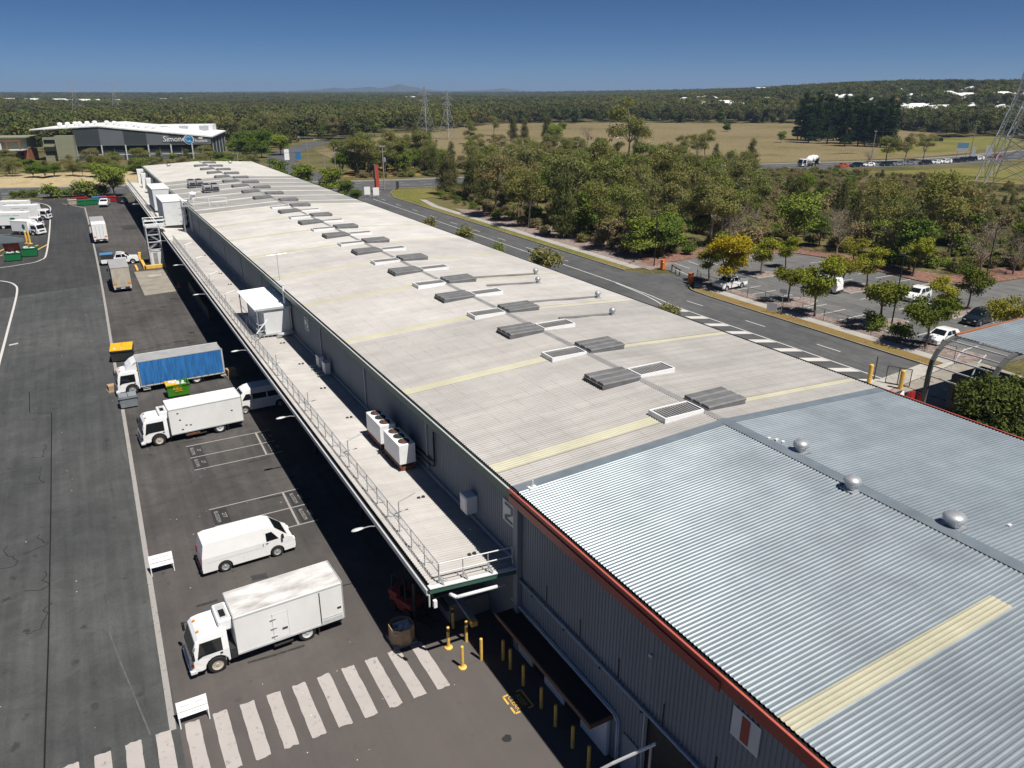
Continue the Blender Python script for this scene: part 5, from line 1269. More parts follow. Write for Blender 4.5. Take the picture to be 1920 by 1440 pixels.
box_part(t3, 'side_rail', 'steel_pale', (-9.05, -1.95, 1.06, 1.1, .58, .68), (-9.05, -1.95, -1.1, -1.06, .58, .68), (-9.08, -1.95, 1.06, 1.1, 2.88, 2.98), (-9.08, -1.95, -1.1, -1.06, 2.88, 2.98)); box_part(t3, 'corner_post', 'steel_pale', (-9.1, -8.98, 1.04, 1.1, .6, 2.98), (-9.1, -8.98, -1.1, -1.04, .6, 2.98))
box_part(t3, 'side_step', 'steel_pale', (-2.7, -2.1, .98, 1.06, .25, .3), (-2.7, -2.1, .98, 1.06, .42, .46)); box_part(t3, 'tail_guard', 'steel_pale', (-9.15, -8.7, .9, 1.1, .35, .42))
van('panel_van', 'plain white panel van parked alone between truck and painted bays', 'white_paint', (4.95, 40.0, 0), R_(2), 5.15)
van('minibus', 'white windowed minibus half in the awning shadow behind the refrigerated truck', 'white_paint', (10.55, 62.4, 0), math.pi + R_(2), 5.2, True, 2.1)
# trucks seen from behind
def rear_truck(label, xc, y0, ln, z1, rear, sidemt, roof_split=False):
    t = truck('box_truck', label, (xc, y0 + ln, 0), math.pi / 2, L=ln, box=(-2.0, -ln + .1, .8, z1), W=2.3, rx=-ln + 1.9, kind='plain', sidemt=sidemt, wr=.45, cabH=2.2)
    xb = -ln + .1
    if roof_split: box_part(t, 'rear_door', rear, (xb - .05, xb - .005, -1.1, 1.1, .78, z1 - .02)); box_part(t, 'roof_panel', 'roof_white', (xb + .05, xb + 4, -1.1, 1.1, z1, z1 + .03)); box_part(t, 'roof_panel', 'grey_canvas', (xb + 4, -2.05, -1.1, 1.1, z1, z1 + .03)); box_part(t, 'door_bar', 'steel_pale', (xb - .09, xb - .05, -.58, -.5, .8, z1 - .1), (xb - .09, xb - .05, .5, .58, .8, z1 - .1), (xb - .09, xb - .05, -.04, .04, .8, z1 - .1))
    else: box_part(t, 'rear_door', rear, (xb - .05, xb - .005, -1.1, 1.1, .7, z1 - .06)); box_part(t, 'roof_panel', 'grey_canvas', (xb, -2.05, -1.13, 1.13, z1, z1 + .03))
    for s in (-1, 1): box_part(t, 'marker_panel', 'lamp_amber', (xb - .07, xb - .045, s * .85 - .2, s * .85 + .2, 1.05, 1.3)); box_part(t, 'rear_flap', 'steel_pale', (xb - .15, xb - .05, s * .95 - .1, s * .95 + .1, .45, .8))
    box_part(t, 'number_plate', 'white_soft', (xb - .1, xb - .08, -.25, .25, .5, .62)); box_part(t, 'tail_bar', 'dark_metal', (xb - .08, xb, -1.0, 1.0, .42, .66))
    return t
rear_truck('tan-doored box truck with grey roof parked by the concrete pad', 3.2, 111.6, 8.6, 3.25, 'tan_panel', 'dark_metal')
rear_truck('white box truck with ribbed rear doors standing alone far up the yard', 2.35, 151.6, 12.5, 3.3, 'white_metal', 'grey_canvas', True)
def ute(label, loc, rz, tray='covered', mt='white_paint'):
    r = empty('utility_vehicle', loc, rz, label, 'ute'); L = 5.2; x1, x0 = 2.6, -2.6; hw = .9; wr = .37; fa, ra = 1.72, -1.4; zb = .38; H = 1.72
    prof = [(x1 - .04, zb), (x1, .6), (x1 - .04, .95), (x1 - .2, 1.06), (1.35, 1.14), (.7, 1.66), (.35, H), (-.45, H - .02), (-.75, 1.12), (-.78, .95)] + [(x0, .95), (x0, .55), (x0 + .05, zb)] + arch(ra, wr + .08, wr, zb) + arch(fa, wr + .08, wr, zb)
    def hwf(x, z): return hw - (max(0, z - 1.1) / (H - 1.1) * .16) - .06 * max(0, (x - 1.9) / .7) ** 2
    link('body', body_mesh('body', prof, hwf, (.95, 1.1, 1.4), mt, .05), r)
    screen(r, 'windscreen', (1.28, 1.19), (.76, 1.61), hwf, .09); screen(r, 'rear_window', (-.72, 1.2), (-.5, 1.6), hwf, .12)
    side_panes(r, 'side_window', [[(1.0, 1.14), (.3, 1.14), (.3, 1.6), (.66, 1.6)], [(.24, 1.14), (-.58, 1.14), (-.46, 1.6), (.24, 1.6)]], hwf)
    for s in (-1, 1):
        for x in (fa, ra): wheel(r, x, s * (hw - .12), wr, .24, 'galv')
        box_part(r, 'headlight', 'lamp_white', (x1 - .22, x1 - .02, s * .66 - .16, s * .66 + .16, .78, .92), bevel=.03); box_part(r, 'tail_light', 'lamp_red', (x0 - .01, x0 + .05, s * .82 - .06, s * .82 + .06, .6, .9)); box_part(r, 'mirror', 'black', (.95, 1.08, s * 1.0 - .09, s * 1.0 + .09, 1.18, 1.36), bevel=.03)
    box_part(r, 'front_bumper', 'dark_metal', (x1 - .1, x1 + .05, -.8, .8, .4, .62), bevel=.04)
    if tray == 'covered':
        box_part(r, 'canopy', 'dark_metal', (x0 + .05, -.85, -.86, .86, .96, 1.66), bevel=.04); box_part(r, 'canopy_tarp', 'bin_blue', (x0 - .1, -.9, -.9, .9, 1.66, 1.72)); box_part(r, 'roof_rack', 'steel_pale', (-.4, .4, -.7, .7, H + .05, H + .1))
    else:
        box_part(r, 'tray', 'galv', (x0 - .05, -.85, -.95, .95, .96, 1.02), (x0 - .05, -.85, -.95, -.92, 1.02, 1.28), (x0 - .05, -.85, .92, .95, 1.02, 1.28), (x0 - .05, x0, -.92, .92, 1.02, 1.28), (-.9, -.85, -.92, .92, 1.02, 1.5))
    return r
ute('white dual-cab ute with blue-topped canopy by the stair tower', (4.1, 131.6, 0), R_(-4))
ute('white tray-back ute parked under the yellow tree in the car park', (75.0, 73.9, .02), math.pi + R_(8), 'tray')
# trucks in the far left bays
for i, (x, y, a, lab, ln, zz) in enumerate(((-6.8, 166.5, -42, 'small white delivery truck with green leaf mark, nearest of the left cluster', 5.6, 2.6), (-6.9, 176.5, -18, 'white box truck with faint lettering behind the small delivery truck', 8.2, 3.1), (-5.6, 187.0, -20, 'white box truck, second from the back of the left cluster', 8.4, 3.1), (-7.6, 197, -20, 'white truck at the back of the left cluster', 7.6, 2.9))):
    t = truck('delivery_truck', lab, (x, y, 0), R_(a), L=ln, box=(-1.95, -ln + .05, .7, zz), rx=-ln + 1.6, kind='fridge' if i == 0 else 'plain', boxmt='white_metal', sidemt='white_metal', group='white trucks in the left bays')
    if i == 0:
        b = MB(); b.poly([(-2.9 + .32 * math.cos(q), -1.075, 1.55 + .5 * math.sin(q)) for q in np.linspace(0, 6.0, 12)]); b.build('leaf_mark', 'bin_emerald', t); b = MB(); b.poly([(-2.9 - .22 * math.cos(q), -1.08, 1.5 + .3 * math.sin(q)) for q in np.linspace(0, 6.0, 12)]); b.build('leaf_mark', 'trim_green', t)
    else:
        for (a0, a1, z_) in ((-3.4, -4.6, zz - .55), (-4.9, -6.6, zz - .57)): box_part(t, 'faint_lettering', 'trim_light', (a1, a0, -1.075, -1.064, z_ - .07, z_ + .07))
        b = MB(); b.poly([(-4.7 + .5 * math.cos(q), -1.07, zz - 1.15 + .2 * math.sin(q)) for q in np.linspace(0, 6.0, 12)]); b.build('leaf_mark', 'bin_emerald' if i == 1 else 'tan_panel', t)
car('parked_car', 'white car at the left edge of the yard behind the grey ramp wall', 'car', 'suv', 'white_paint', (-14.2, 192, 0), R_(-25))
car('parked_car', 'dark car half cut by the left picture edge', 'car', 'sedan', 'car_dark', (-15.4, 187, 0), R_(-25))
car('parked_car', 'blue-grey car beside the white one at the far left', 'car', 'hatch', 'car_navy', (-16.0, 199, 0), R_(-25))
ute('white ute parked by the row of skips at the yard end', (5.3, 203.5, 0), R_(-100), 'tray')
car('parked_car', 'dark car in the far yard corner against the awning shadow', 'car', 'hatch', 'car_navy', (9.2, 207, 0), R_(-80))
# car park
car('parked_car', 'white hatchback with black windscreen in the middle of the car park', 'car', 'suv', 'white_paint', (91.6, 57.9, .02), math.pi + R_(8))
car('parked_car', 'dark grey car half hidden under a yellow-green car park tree', 'car', 'sedan', 'car_navy', (91.0, 53.9, .02), math.pi + R_(5))
car('parked_car', 'black four-wheel-drive wagon parked nearest the arched roof', 'car', 'suv', 'car_dark', (88.2, 47.7, .02), math.pi + R_(5))
car('parked_car', 'white low hatchback behind the fence tree by the arched roof', 'car', 'hatch', 'white_paint', (77.6, 45.4, .02), math.pi + R_(4))
van('panel_van', 'white van mostly hidden behind car park trees', 'white_paint', (85.0, 67.0, .02), math.pi * .55, 4.9, False)

# ---------------------------------------------------------------- bins
def skip(name, label, loc, rz, w, d, h, mt, lid=None, lidopen=0.0, group=None, fill=None, lab=None):
    r = empty(name, loc, rz, label, 'bin', group); zb = .14
    b = MB()
    def ring(z, w_, d0, d1): return [(-w_ / 2, d0, z), (w_ / 2, d0, z), (w_ / 2, d1, z), (-w_ / 2, d1, z)]
    lo = ring(zb, w * .94, -d * .42, d * .42); hi = ring(h, w, -d / 2, d / 2); hi2 = ring(h, w - .1, -d / 2 + .05, d / 2 - .05); inn = ring(h * .55, w - .14, -d / 2 + .07, d / 2 - .07)
    b.v += lo + hi + hi2 + inn
    for q in range(4): j = (q + 1) % 4; b.f += [(q, j, 4 + j, 4 + q), (4 + q, 4 + j, 8 + j, 8 + q), (8 + q, 8 + j, 12 + j, 12 + q)]
    b.f += [(0, 1, 2, 3), (12, 13, 14, 15)]
    b.build('body', mt, r)
    MB().box(-w / 2 - .05, w / 2 + .05, -d / 2 - .05, -d / 2, h - .1, h).box(-w / 2 - .05, w / 2 + .05, d / 2, d / 2 + .05, h - .1, h).build('rim', mt, r)
    for s in (-1, 1): MB().beam((s * (w / 2 + .04), -.2, h * .62), (s * (w / 2 + .04), .2, h * .62), .1, .1).build('lift_pocket', 'dark_metal', r)
    for s in (-1, 1):
        for t in (-1, 1): MB().tube((s * w * .38 - .04, t * d * .3, .08), (s * w * .38 + .04, t * d * .3, .08), .08, 10).build('caster', 'rubber', r)
    if lid:
        c, s_ = math.cos(lidopen), math.sin(lidopen); y0 = d / 2 + .02
        P = lambda u, x, o: (x, y0 - u * c - o * s_, h + .03 + u * s_ - o * c * -1)
        for (a, e) in ((-w / 2, -.02), (.02, w / 2)) if lidopen < .3 else ((-w / 2, w / 2),):
            b = MB(); A = [P(0, a, 0), P(0, e, 0), P(d + .04, e, 0), P(d + .04, a, 0)]; B_ = [P(0, a, .04), P(0, e, .04), P(d + .04, e, .04), P(d + .04, a, .04)]
            b.poly(A[::-1]); b.poly(B_)
            for q in range(4): b.quad(A[q], A[(q + 1) % 4], B_[(q + 1) % 4], B_[q])
            b.build('lid', lid, r)
    if fill:
        rn = random.Random(w); b = MB()
        for i in range(16): x, y = rn.uniform(-w / 2 + .25, w / 2 - .25), rn.uniform(-d / 2 + .25, d / 2 - .25); s = rn.uniform(.1, .24); b.lathe([(s * .6, 0), (s, s * .5), (s * .8, s), (s * .2, s * 1.3)], (x, y, h * .75 + rn.uniform(0, .25)), 7)
        b.build('rubbish_bags', fill, r, smooth=True)
    if lab: MB().box(-w * .24, w * .24, -d / 2 - .012 + .045, -d / 2 + .05, h * .52, h * .8).build('label_patch', lab, r) if False else None
    return r
g1 = skip('skip_bin', 'lime green skip bin with orange half lid beside the blue truck', (4.75, 68.7, 0), R_(2), 1.85, 1.25, 1.2, 'bin_green', None, fill='rubbish')
MB().box(-.95, -.0, -.62, .62, 1.2, 1.25).build('lid', 'bin_yellow', g1); text('lettering', 'Alba', .34, 'bin_yellow', g1, (-.1, -.62, .82), (R_(86), 0, 0), 1.2); MB().box(-.42, .34, -.635, -.61, 1.0, 1.05).box(-.3, .3, -.605, -.585, .56, .61).build('print', 'bin_yellow', g1)
skip('skip_bin', 'grey wheeled bin standing on the bay line by the blue truck cab', (.75, 67.9, 0), R_(2), 1.35, 1.1, 1.05, 'bin_grey', 'bin_grey')
skip('skip_bin', 'open skip with bright yellow lid behind the blue curtain truck', (1.2, 81.5, 0), R_(172), 2.0, 1.7, 1.2, 'dark_metal', 'bin_yellow', R_(9), fill='rubbish')
skip('skip_bin', 'emerald skip with dark red lid at the left yard, left of two', (-10.4, 142.2, 0), R_(-6), 2.2, 1.5, 1.35, 'bin_emerald', 'bin_red', R_(60), fill='rubbish', group='emerald skips')
skip('skip_bin', 'emerald skip heaped with pale rubbish at the left yard, right of two', (-8.2, 144.9, 0), R_(-6), 2.1, 1.5, 1.45, 'bin_emerald', None, fill='rubbish', group='emerald skips')
for lab, x, y, w, mt, lid, op in (('long green open skip at the far end of the yard', 1.9, 207, 4.2, 'bin_emerald', None, 0), ('low red open skip behind the green one at the yard end', .4, 213, 3.4, 'bin_red', None, 0), ('pale blue skip at the far end of the yard', 4.6, 212, 3.2, 'bin_blue', None, 0), ('dark red skip behind the white ute at the yard end', 6.4, 210.5, 3.6, 'bin_red', 'bin_red', 0), ('orange and white skip at the left end of the far row', -1.2, 209, 1.8, 'tan_panel', None, 0)):
    skip('skip_bin', lab, (x, y, 0), R_(2), w, 1.8, 1.25, mt, lid, op, 'skips at the far end of the yard')
r = empty('packing_crate', (9.7, 71.4, 0), R_(10), 'tan cardboard carton behind the tail of the blue truck', 'box'); MB().box(-.4, .4, -.4, .4, .12, .75).build('carton', 'cardboard', r); MB().box(-.5, .5, -.5, .5, 0, .12).build('pallet', 'pole_wood', r)
r = empty('packing_crate', (-.25, 72.6, 0), R_(10), 'tan carton at the nose of the blue truck', 'box'); MB().box(-.35, .35, -.35, .35, .12, .6).build('carton', 'cardboard', r); MB().box(-.45, .45, -.45, .45, 0, .12).build('pallet', 'pole_wood', r)
# grey ramp wall and posts on the left
r = empty('ramp_wall', (0, 0, 0), 0, 'low blue-grey ramp wall at the left edge of the yard', 'wall'); MB().prism([(-22, 0), (-9.6, 0), (-9.6, .5), (-15, 1.9), (-22, 2.4)], 'y', 160.5, 160.9).build('wall_slab', 'flashing', r)
for i, (x, y) in enumerate(((-9.1, 158.5), (-8.6, 157.5))):
    r = empty('post', (x, y, 0), 0, 'tall orange-yellow guard post by the ramp wall, %s of two' % ('left', 'right')[i], 'bollard', 'guard posts by the ramp'); MB().lathe([(.16, 0), (.16, 2.0), (.1, 2.1), (.02, 2.12)], (0, 0, 0), 12).build('shaft', 'yellow_post', r); MB().box(-.35, .35, -.35, .35, 0, .05).build('foot', 'yellow_post', r)
for i, (x, y) in enumerate(((-11.9, 104), (-11.5, 104.6))):
    r = empty('post', (x, y, 0), 0, 'yellow guard post on the kerb at the left picture edge, %s of two' % ('left', 'right')[i], 'bollard', 'guard posts at the left edge'); MB().lathe([(.13, 0), (.13, 1.5), (.1, 1.58), (.02, 1.6)], (0, 0, 0), 12).build('shaft', 'yellow_post', r); MB().box(-.3, .3, -.3, .3, 0, .05).build('foot', 'white_soft', r)
r = empty('open_shed', (-20, 207, 0), R_(-20), 'grey-blue open shed cut by the left picture edge', 'shed'); MB().box(-6, 4, -4, 4, 4.2, 4.4).build('roof', 'wall_pale', r); MB().box(-6, 4, 3.8, 4, 0, 4.2).build('back_wall', 'flashing', r)
for (x, y) in ((-5.8, -3.8), (3.8, -3.8)): MB().box(x - .1, x + .1, y - .1, y + .1, 0, 4.2).build('column', 'steel_pale', r)

# ---------------------------------------------------------------- factory across the street
mat('factory_dark', (0.042, 0.05, 0.055), .6, 0, var=.08, scale=.2); mat('factory_pale', (0.125, 0.137, 0.15), .6, 0, var=.06, scale=.2)
fb = empty('factory', (20, 341, 0), R_(-16), 'grey panelled factory with white roof and lettered front across the street', 'factory')
X0, X1, XP = -31.5, 31.0, -9.0
ZL, ZP, ZQ = 11.3, 12.2, 8.0
def zt(x): return ZL + (ZP - ZL) * (x - X0) / (XP - X0) if x < XP else ZP + (ZQ - ZP) * (x - XP) / (X1 - XP)
cuts = [-18.0, XP, -.5, 7.6, 15.8, 23.6, X1]
for i, (a, c) in enumerate(zip(cuts[:-1], cuts[1:])):
    mt = ('factory_dark', 'factory_pale', 'factory_dark', 'factory_pale', 'factory_dark', 'factory_pale')[i]
    MB().poly([(a, 0, 5.4), (c, 0, 5.4), (c, 0, zt(c) - .25), (a, 0, zt(a) - .25)]).poly([(a, 1.2, 0), (c, 1.2, 0), (c, 1.2, 3.6), (a, 1.2, 3.6)]).build('wall_panel', mt, fb)
MB().box(-18, X1, 1.2, 1.3, 3.6, 5.4).build('window_band', 'glass_dark', fb)
MB().box(-18, X1, 0, 1.3, 5.3, 5.42).build('soffit', 'wall_dark', fb)
for x in cuts[:-1]: MB().beam((x + .25, -.5, 0), (x + .25, -.15, 5.5), .4).build('column', 'trim_light', fb)
for x in [(a + c) / 2 for a, c in zip(cuts[:-1], cuts[1:])]: MB().box(x - .1, x + .1, 1.0, 1.2, 0, 4.2).build('mullion', 'trim_light', fb)
MB().box(-18, X1, -.4, .0, 1.9, 2.15).build('rail', 'trim_light', fb)
MB().poly([(X1, 0, 0), (X1, 45, 0), (X1, 45, ZQ - .1), (X1, 0, ZQ - .1)]).build('side_wall', 'factory_dark', fb)
for y in (4, 14, 24, 34, 44): MB().box(X1, X1 + .25, y - .25, y + .25, 0, ZQ - .2).build('pilaster', 'wall_pale', fb)
MB().box(-19, X1 - .2, 1.4, 45, 0, 5).build('core', 'wall_dark', fb)
MB().prism([(X0 - 1, ZL - .15), (XP, ZP), (X1 + .8, ZQ - .1), (X1 + .8, ZQ + .35), (XP, ZP + .4), (X0 - 1, ZL + .2)], 'y', -.35, 46).build('roof', 'roof_white', fb)
MB().box(X1 - 28, X1 - 3, 34, 45.5, ZQ, ZQ + 3.3).build('roof_plant', 'roof_white', fb)
for i in range(15):
    x = -24.5 + i * 2.35; z = zt(x) + .3
    if i == 6: continue
    o = MB().lathe([(.45, 0), (.45, .7), (.85, .8), (.95, 1.15), (.7, 1.55), (.1, 1.7)], (x, 9 + (i % 3) * 1.5, z), 14).build('turbine_vent', 'white_metal', fb, smooth=True)
for i in range(6): MB().prism([(4 + i * 2.2, ZP - 1.6 - i * .2), (5.2 + i * 2.2, ZP - 1.7 - i * .2), (5.2 + i * 2.2, ZP - .8 - i * .2)], 'y', 20 + i * 2.2, 21.2 + i * 2.2).build('roof_hatch', 'galv', fb)
for i in range(3): MB().box(X1 - 24 + i * 8, X1 - 20.5 + i * 8, 30, 32, ZQ + 1.2, ZQ + 3.0).build('cooling_unit', 'galv', fb)
MB().poly([(-29, .3, 0), (-18, .3, 0), (-18, .3, 9.0), (-29, .3, 8.6)]).build('wall_panel', 'olive_wall', fb)
MB().box(-24, -17.6, -2.4, 6, 0, 9.2).build('entry_tower', 'olive_wall', fb)
for z in (7.2, 3.0): MB().box(-28.6, -24.4, .15, .28, z - .7, z + .5).build('dark_window', 'glass_dark', fb)
MB().box(-28.9, -24.2, -.9, .2, 5.2, 5.6).build('planter', 'olive_wall', fb)
text('sign_lettering', 'Simone', 2.9, 'white_metal', fb, (17.6, -.15, 7.4), (R_(90), 0, 0), .95, .08)
text('sign_lettering', 'fruitlink', 1.6, 'white_metal', fb, (27.4, -.15, 6.6), (R_(90), 0, 0), .95, .05)
MB().poly([(27.2 + 1.1 * math.cos(t) * (1 if math.cos(t) > 0 else .7), -.12, 7.8 + .4 * math.sin(t)) for t in np.linspace(0, 6, 10)]).build('leaf_emblem', 'white_metal', fb)
MB().tube((22.9, -.05, 7.2), (22.9, -.25, 7.2), 1.85, 28).build('badge_rim', 'white_metal', fb); MB().tube((22.9, -.2, 7.2), (22.9, -.32, 7.2), 1.62, 28).build('badge', 'logo_blue', fb)
b = MB()
for i in range(12):
    t0, t1 = .6 + i * .42, .6 + (i + .95) * .42
    b.quad((22.8 + .75 * math.cos(t0), -.36, 7.3 + .75 * math.sin(t0)), (22.8 + 1.15 * math.cos(t0), -.36, 7.3 + 1.15 * math.sin(t0)), (22.8 + 1.15 * math.cos(t1), -.36, 7.3 + 1.15 * math.sin(t1)), (22.8 + .75 * math.cos(t1), -.36, 7.3 + .75 * math.sin(t1)))
b.poly([(23.0, -.37, 7.2), (24.1, -.37, 6.3), (23.7, -.37, 6.0), (22.7, -.37, 6.9)]); b.build('badge_swirl', 'logo_pale', fb)
ow = empty('office_wing', (-28, 352, 0), R_(-16), 'olive office wing with red slatted screens at the left edge', 'office')
MB().box(-20, 15, 2, 12, 4.6, 8.6).build('upper_wall', 'olive_wall', ow); MB().box(-20, 16, 0, 13, 8.6, 9.0).build('roof', 'olive_wall', ow)
MB().box(-20, 15, -4, 2, 4.3, 4.6).build('terrace', 'trim_light', ow); MB().box(-20, 15, 1, 12, 0, 4.3).build('lower_wall', 'terracotta', ow)
for i in range(14): MB().box(-19.5 + i * 2.4, -19.1 + i * 2.4, -3.9, -3.4, 0, 4.3).build('column', 'wood', ow)
for i in range(14): MB().box(-19.0 + i * 2.4, -17.6 + i * 2.4, .8, .95, .5, 3.9).build('dark_opening', 'glass_dark', ow)
b = MB(); b.box(-20, 15, -3.6, -3.4, 7.7, 7.95)
for i in range(9): b.box(-19.5 + i * 4.2, -19.2 + i * 4.2, -3.6, -3.3, 4.6, 7.8)
b.build('pergola', 'terracotta', ow)
MB().box(4, 7, -1.5, 0, 4.6, 6.8).build('terrace_unit', 'white_soft', ow)

# ---------------------------------------------------------------- arched canopy on the right
mat('arch_paint', (.1, .105, .1), .5)
ar = empty('arched_canopy', (0, 0, 0), 0, 'steel arched canopy with blue-grey roof beyond the red gutter', 'canopy')
def arch_pts(y): return [(58.3, y, 0), (58.3, y, 3.6), (58.45, y, 4.5), (58.95, y, 5.3), (59.7, y, 5.85), (60.8, y, 6.1), (70, y, 6.25)]
for y in (34.5, 29.6):
    p = arch_pts(y); b = MB()
    for a, c in zip(p[:-1], p[1:]): b.beam(a, c, .22, .34, up=(0, 1, 0))
    b.build('arch_frame', 'arch_paint', ar)
for (x, z) in ((58.4, 3.2), (58.42, 4.1), (58.75, 4.9), (59.35, 5.55), (60.2, 5.95), (60.9, 6.12)): MB().beam((x, 29.6, z), (x, 34.5, z), .08, .1).build('purlin', 'steel_pale', ar)
for y in (31.2, 32.9): MB().path([(58.5, y, 4.3), (58.95, y, 5.2), (59.8, y, 5.75)], .05, 6).build('brace', 'steel_pale', ar)
MB().ribbed((60.9, 20, 6.26), (9.4, 0, .14), (0, 1, 0), 14.4, (0, 0, 1), .3, .03).build('roof_sheet', 'roof_blue', ar)
MB().box(60.9, 70.4, 34.42, 34.6, 6.1, 6.42).build('fascia', 'terracotta', ar)
MB().box(60.4, 64.5, 29.8, 33.8, 0, 3.2).build('booth', 'dark_metal', ar)
MB().box(60.36, 60.4, 30.2, 31.6, 1.0, 2.6).build('booth_window', 'glass_dark', ar); MB().box(60.36, 60.4, 32, 33.4, 1.0, 2.6).build('booth_window', 'glass_dark', ar)
MB().box(59.0, 60.0, 29.5, 29.9, 0, 1.9).build('white_board', 'white_soft', ar)
r = empty('water_barrier', (59.6, 36.4, 0), 0, 'red and white plastic traffic barriers by the arched canopy', 'barrier')
for i, (dx, dy, mt) in enumerate(((0, 0, 'bin_red'), (-.9, .5, 'white_metal'), (.8, -.5, 'bin_red'))): MB().prism([(dy - .28, 0), (dy + .28, 0), (dy + .2, .25), (dy + .1, .9), (dy - .1, .9), (dy - .2, .25)], 'x', dx - .45, dx + .45).build('segment', mt, r)
for i, (x, y) in enumerate(((60.4, 41.1), (61.5, 38.7))):
    r = empty('gate_post', (x, y, 0), 0, 'thick yellow gate post behind the roof edge, %s of two' % ('left', 'right')[i], 'bollard', 'thick yellow gate posts'); MB().lathe([(.2, 0), (.2, 1.7), (.17, 1.77), (.02, 1.8)], (0, 0, 0), 14).build('shaft', 'yellow_post', r)
r = empty('swing_gate', (61.6, 40.3, 0), R_(-62), 'open mesh swing gate between the thick yellow posts', 'gate')
b = MB()
for a, c in (((0, 0, .1), (0, 0, 1.7)), ((1.0, 0, .1), (1.0, 0, 1.7)), ((2.0, 0, .1), (2.0, 0, 1.7)), ((0, 0, .1), (2.0, 0, .1)), ((0, 0, 1.7), (2.0, 0, 1.7))): b.tube(a, c, .035, 6)
b.build('frame', 'dark_metal', r); b = MB()
for i in range(20): b.tube((i * .1 + .05, 0, .1), (i * .1 + .05, 0, 1.7), .012, 4, caps=False)
b.build('mesh_infill', 'galv', r); MB().tube((-1.0, .3, 0), (-1.0, .3, 2.3), .05, 6).build('gate_stop_post', 'dark_metal', r)

# ---------------------------------------------------------------- car park furniture
r = empty('chain_fence', (0, 0, 0), 0, 'low dark chain-wire fence along the car park garden bed', 'fence')
pts = [(73.0, 41.0), (73.1, 60), (73.3, 77.8), (74.6, 80.0)]; tot = 0
def walk(pts, step):
    out = []; 
    for a, c in zip(pts[:-1], pts[1:]):
        d = math.dist(a, c); n = max(1, round(d / step))
        for k in range(n): out.append((a[0] + (c[0] - a[0]) * k / n, a[1] + (c[1] - a[1]) * k / n))
    out.append(pts[-1]); return out
W_ = walk(pts, 3.1)
for x, y in W_: MB().tube((x, y, .1), (x, y, 1.5), .035, 6).build('post', 'dark_metal', r)
b = MB()
for a, c in zip(W_[:-1], W_[1:]):
    b.tube((*a, 1.45), (*c, 1.45), .022, 5)
    b.tube((*a, .2), (*c, .2), .012, 4)
b.build('rail', 'dark_metal', r)
b = MB()
for a, c in zip(W_[:-1], W_[1:]):
    n = 10
    for k in range(n):
        p = (a[0] + (c[0] - a[0]) * k / n, a[1] + (c[1] - a[1]) * k / n); q = (a[0] + (c[0] - a[0]) * (k + 1) / n, a[1] + (c[1] - a[1]) * (k + 1) / n)
        b.tube((*p, .2), (*q, 1.45), .0045, 3, caps=False); b.tube((*q, .2), (*p, 1.45), .0045, 3, caps=False)
b.build('chain_wire', 'dark_metal', r)
for i, (x, y) in enumerate(((72.2, 78.6), (74.6, 87.4))):
    r = empty('boom_gate', (x, y, .05), 0, 'orange boom gate pillar at the car park entry, %s' % ('near side with white arm', 'far side by the trees')[i], 'boom gate', 'orange boom gate pillars'); MB().box(-.28, .28, -.28, .28, 0, 1.35).build('pillar', 'orange', r, bevel=.03); MB().box(-.3, .3, -.3, .3, 1.35, 1.42).build('cap', 'orange', r)
    MB().beam((0, -.3 if i else .3, 1.0), (-.4 if i else .5, 4.0 if not i else -.31, 1.15), .08, .05).build('arm', 'white_metal', r)
r = empty('guard_rail', (74.6, 84.5, 0), R_(70), 'grey guard rail at the car park entry', 'railing')
for x in (-1.6, 0, 1.6): MB().box(x - .06, x + .06, -.06, .06, 0, .95).build('post', 'dark_metal', r)
MB().box(-1.8, 1.8, -.08, -.03, .75, 1.0).build('rail', 'galv', r)
r = empty('notice_sign', (70.3, 62.1, .1), R_(-68), 'white notice board with street pole sign beside the road verge', 'sign')
for x in (-.55, .55): MB().box(x - .04, x + .04, -.04, .04, 0, 1.2).build('leg', 'galv', r)
MB().box(-.62, .62, -.07, -.045, .25, 1.25).build('panel', 'white_metal', r)
r = empty('street_sign', (71.0, 61.3, .1), R_(-68), 'grey sign pole with small white plate behind the notice board', 'sign'); MB().tube((0, 0, 0), (0, 0, 3.1), .04, 8).build('pole', 'galv', r); MB().box(-.42, .42, -.05, -.03, 2.5, 3.0).build('plate', 'silver', r)
def car_lamp(x, y, h, label):
    r = empty('car_park_lamp', (x, y, 0), R_(random.uniform(0, 180)), label, 'lamp', 'black car park lamps'); MB().tube((0, 0, 0), (0, 0, h), .09, 8, .06).build('pole', 'black', r); MB().box(-.9, .9, -.03, .03, h - .05, h + .02).build('arm', 'black', r)
    for s in (-1, 1): MB().box(s * .75 - .35, s * .75 + .35, -.18, .18, h - .02, h + .12).build('lamp_head', 'dark_metal', r, bevel=.03)
car_lamp(77.3, 51.1, 8.3, 'tall black twin-head lamp in the middle of the car park'); car_lamp(74.9, 89.8, 7.6, 'black twin-head lamp in front of the bush by the entry'); car_lamp(105.7, 57.5, 8.0, 'leaning black lamp at the far right of the car park')
def street_light(x, y, h, rz, label):
    r = empty('street_light', (x, y, 0), rz, label, 'street light', 'grey street lights'); MB().tube((0, 0, 0), (0, 0, h - 1), .11, 8, .08).path([(0, 0, h - 1), (.15, 0, h - .35), (.6, 0, h), (2.6, 0, h + .15)], .06, 6).build('pole', 'galv', r); MB().box(2.5, 3.3, -.16, .16, h + .08, h + .24).build('lamp_head', 'steel_pale', r, bevel=.04); MB().lathe([(.25, 0), (.25, .1), (.14, .12)], (0, 0, 0), 10).build('base', 'galv', r)
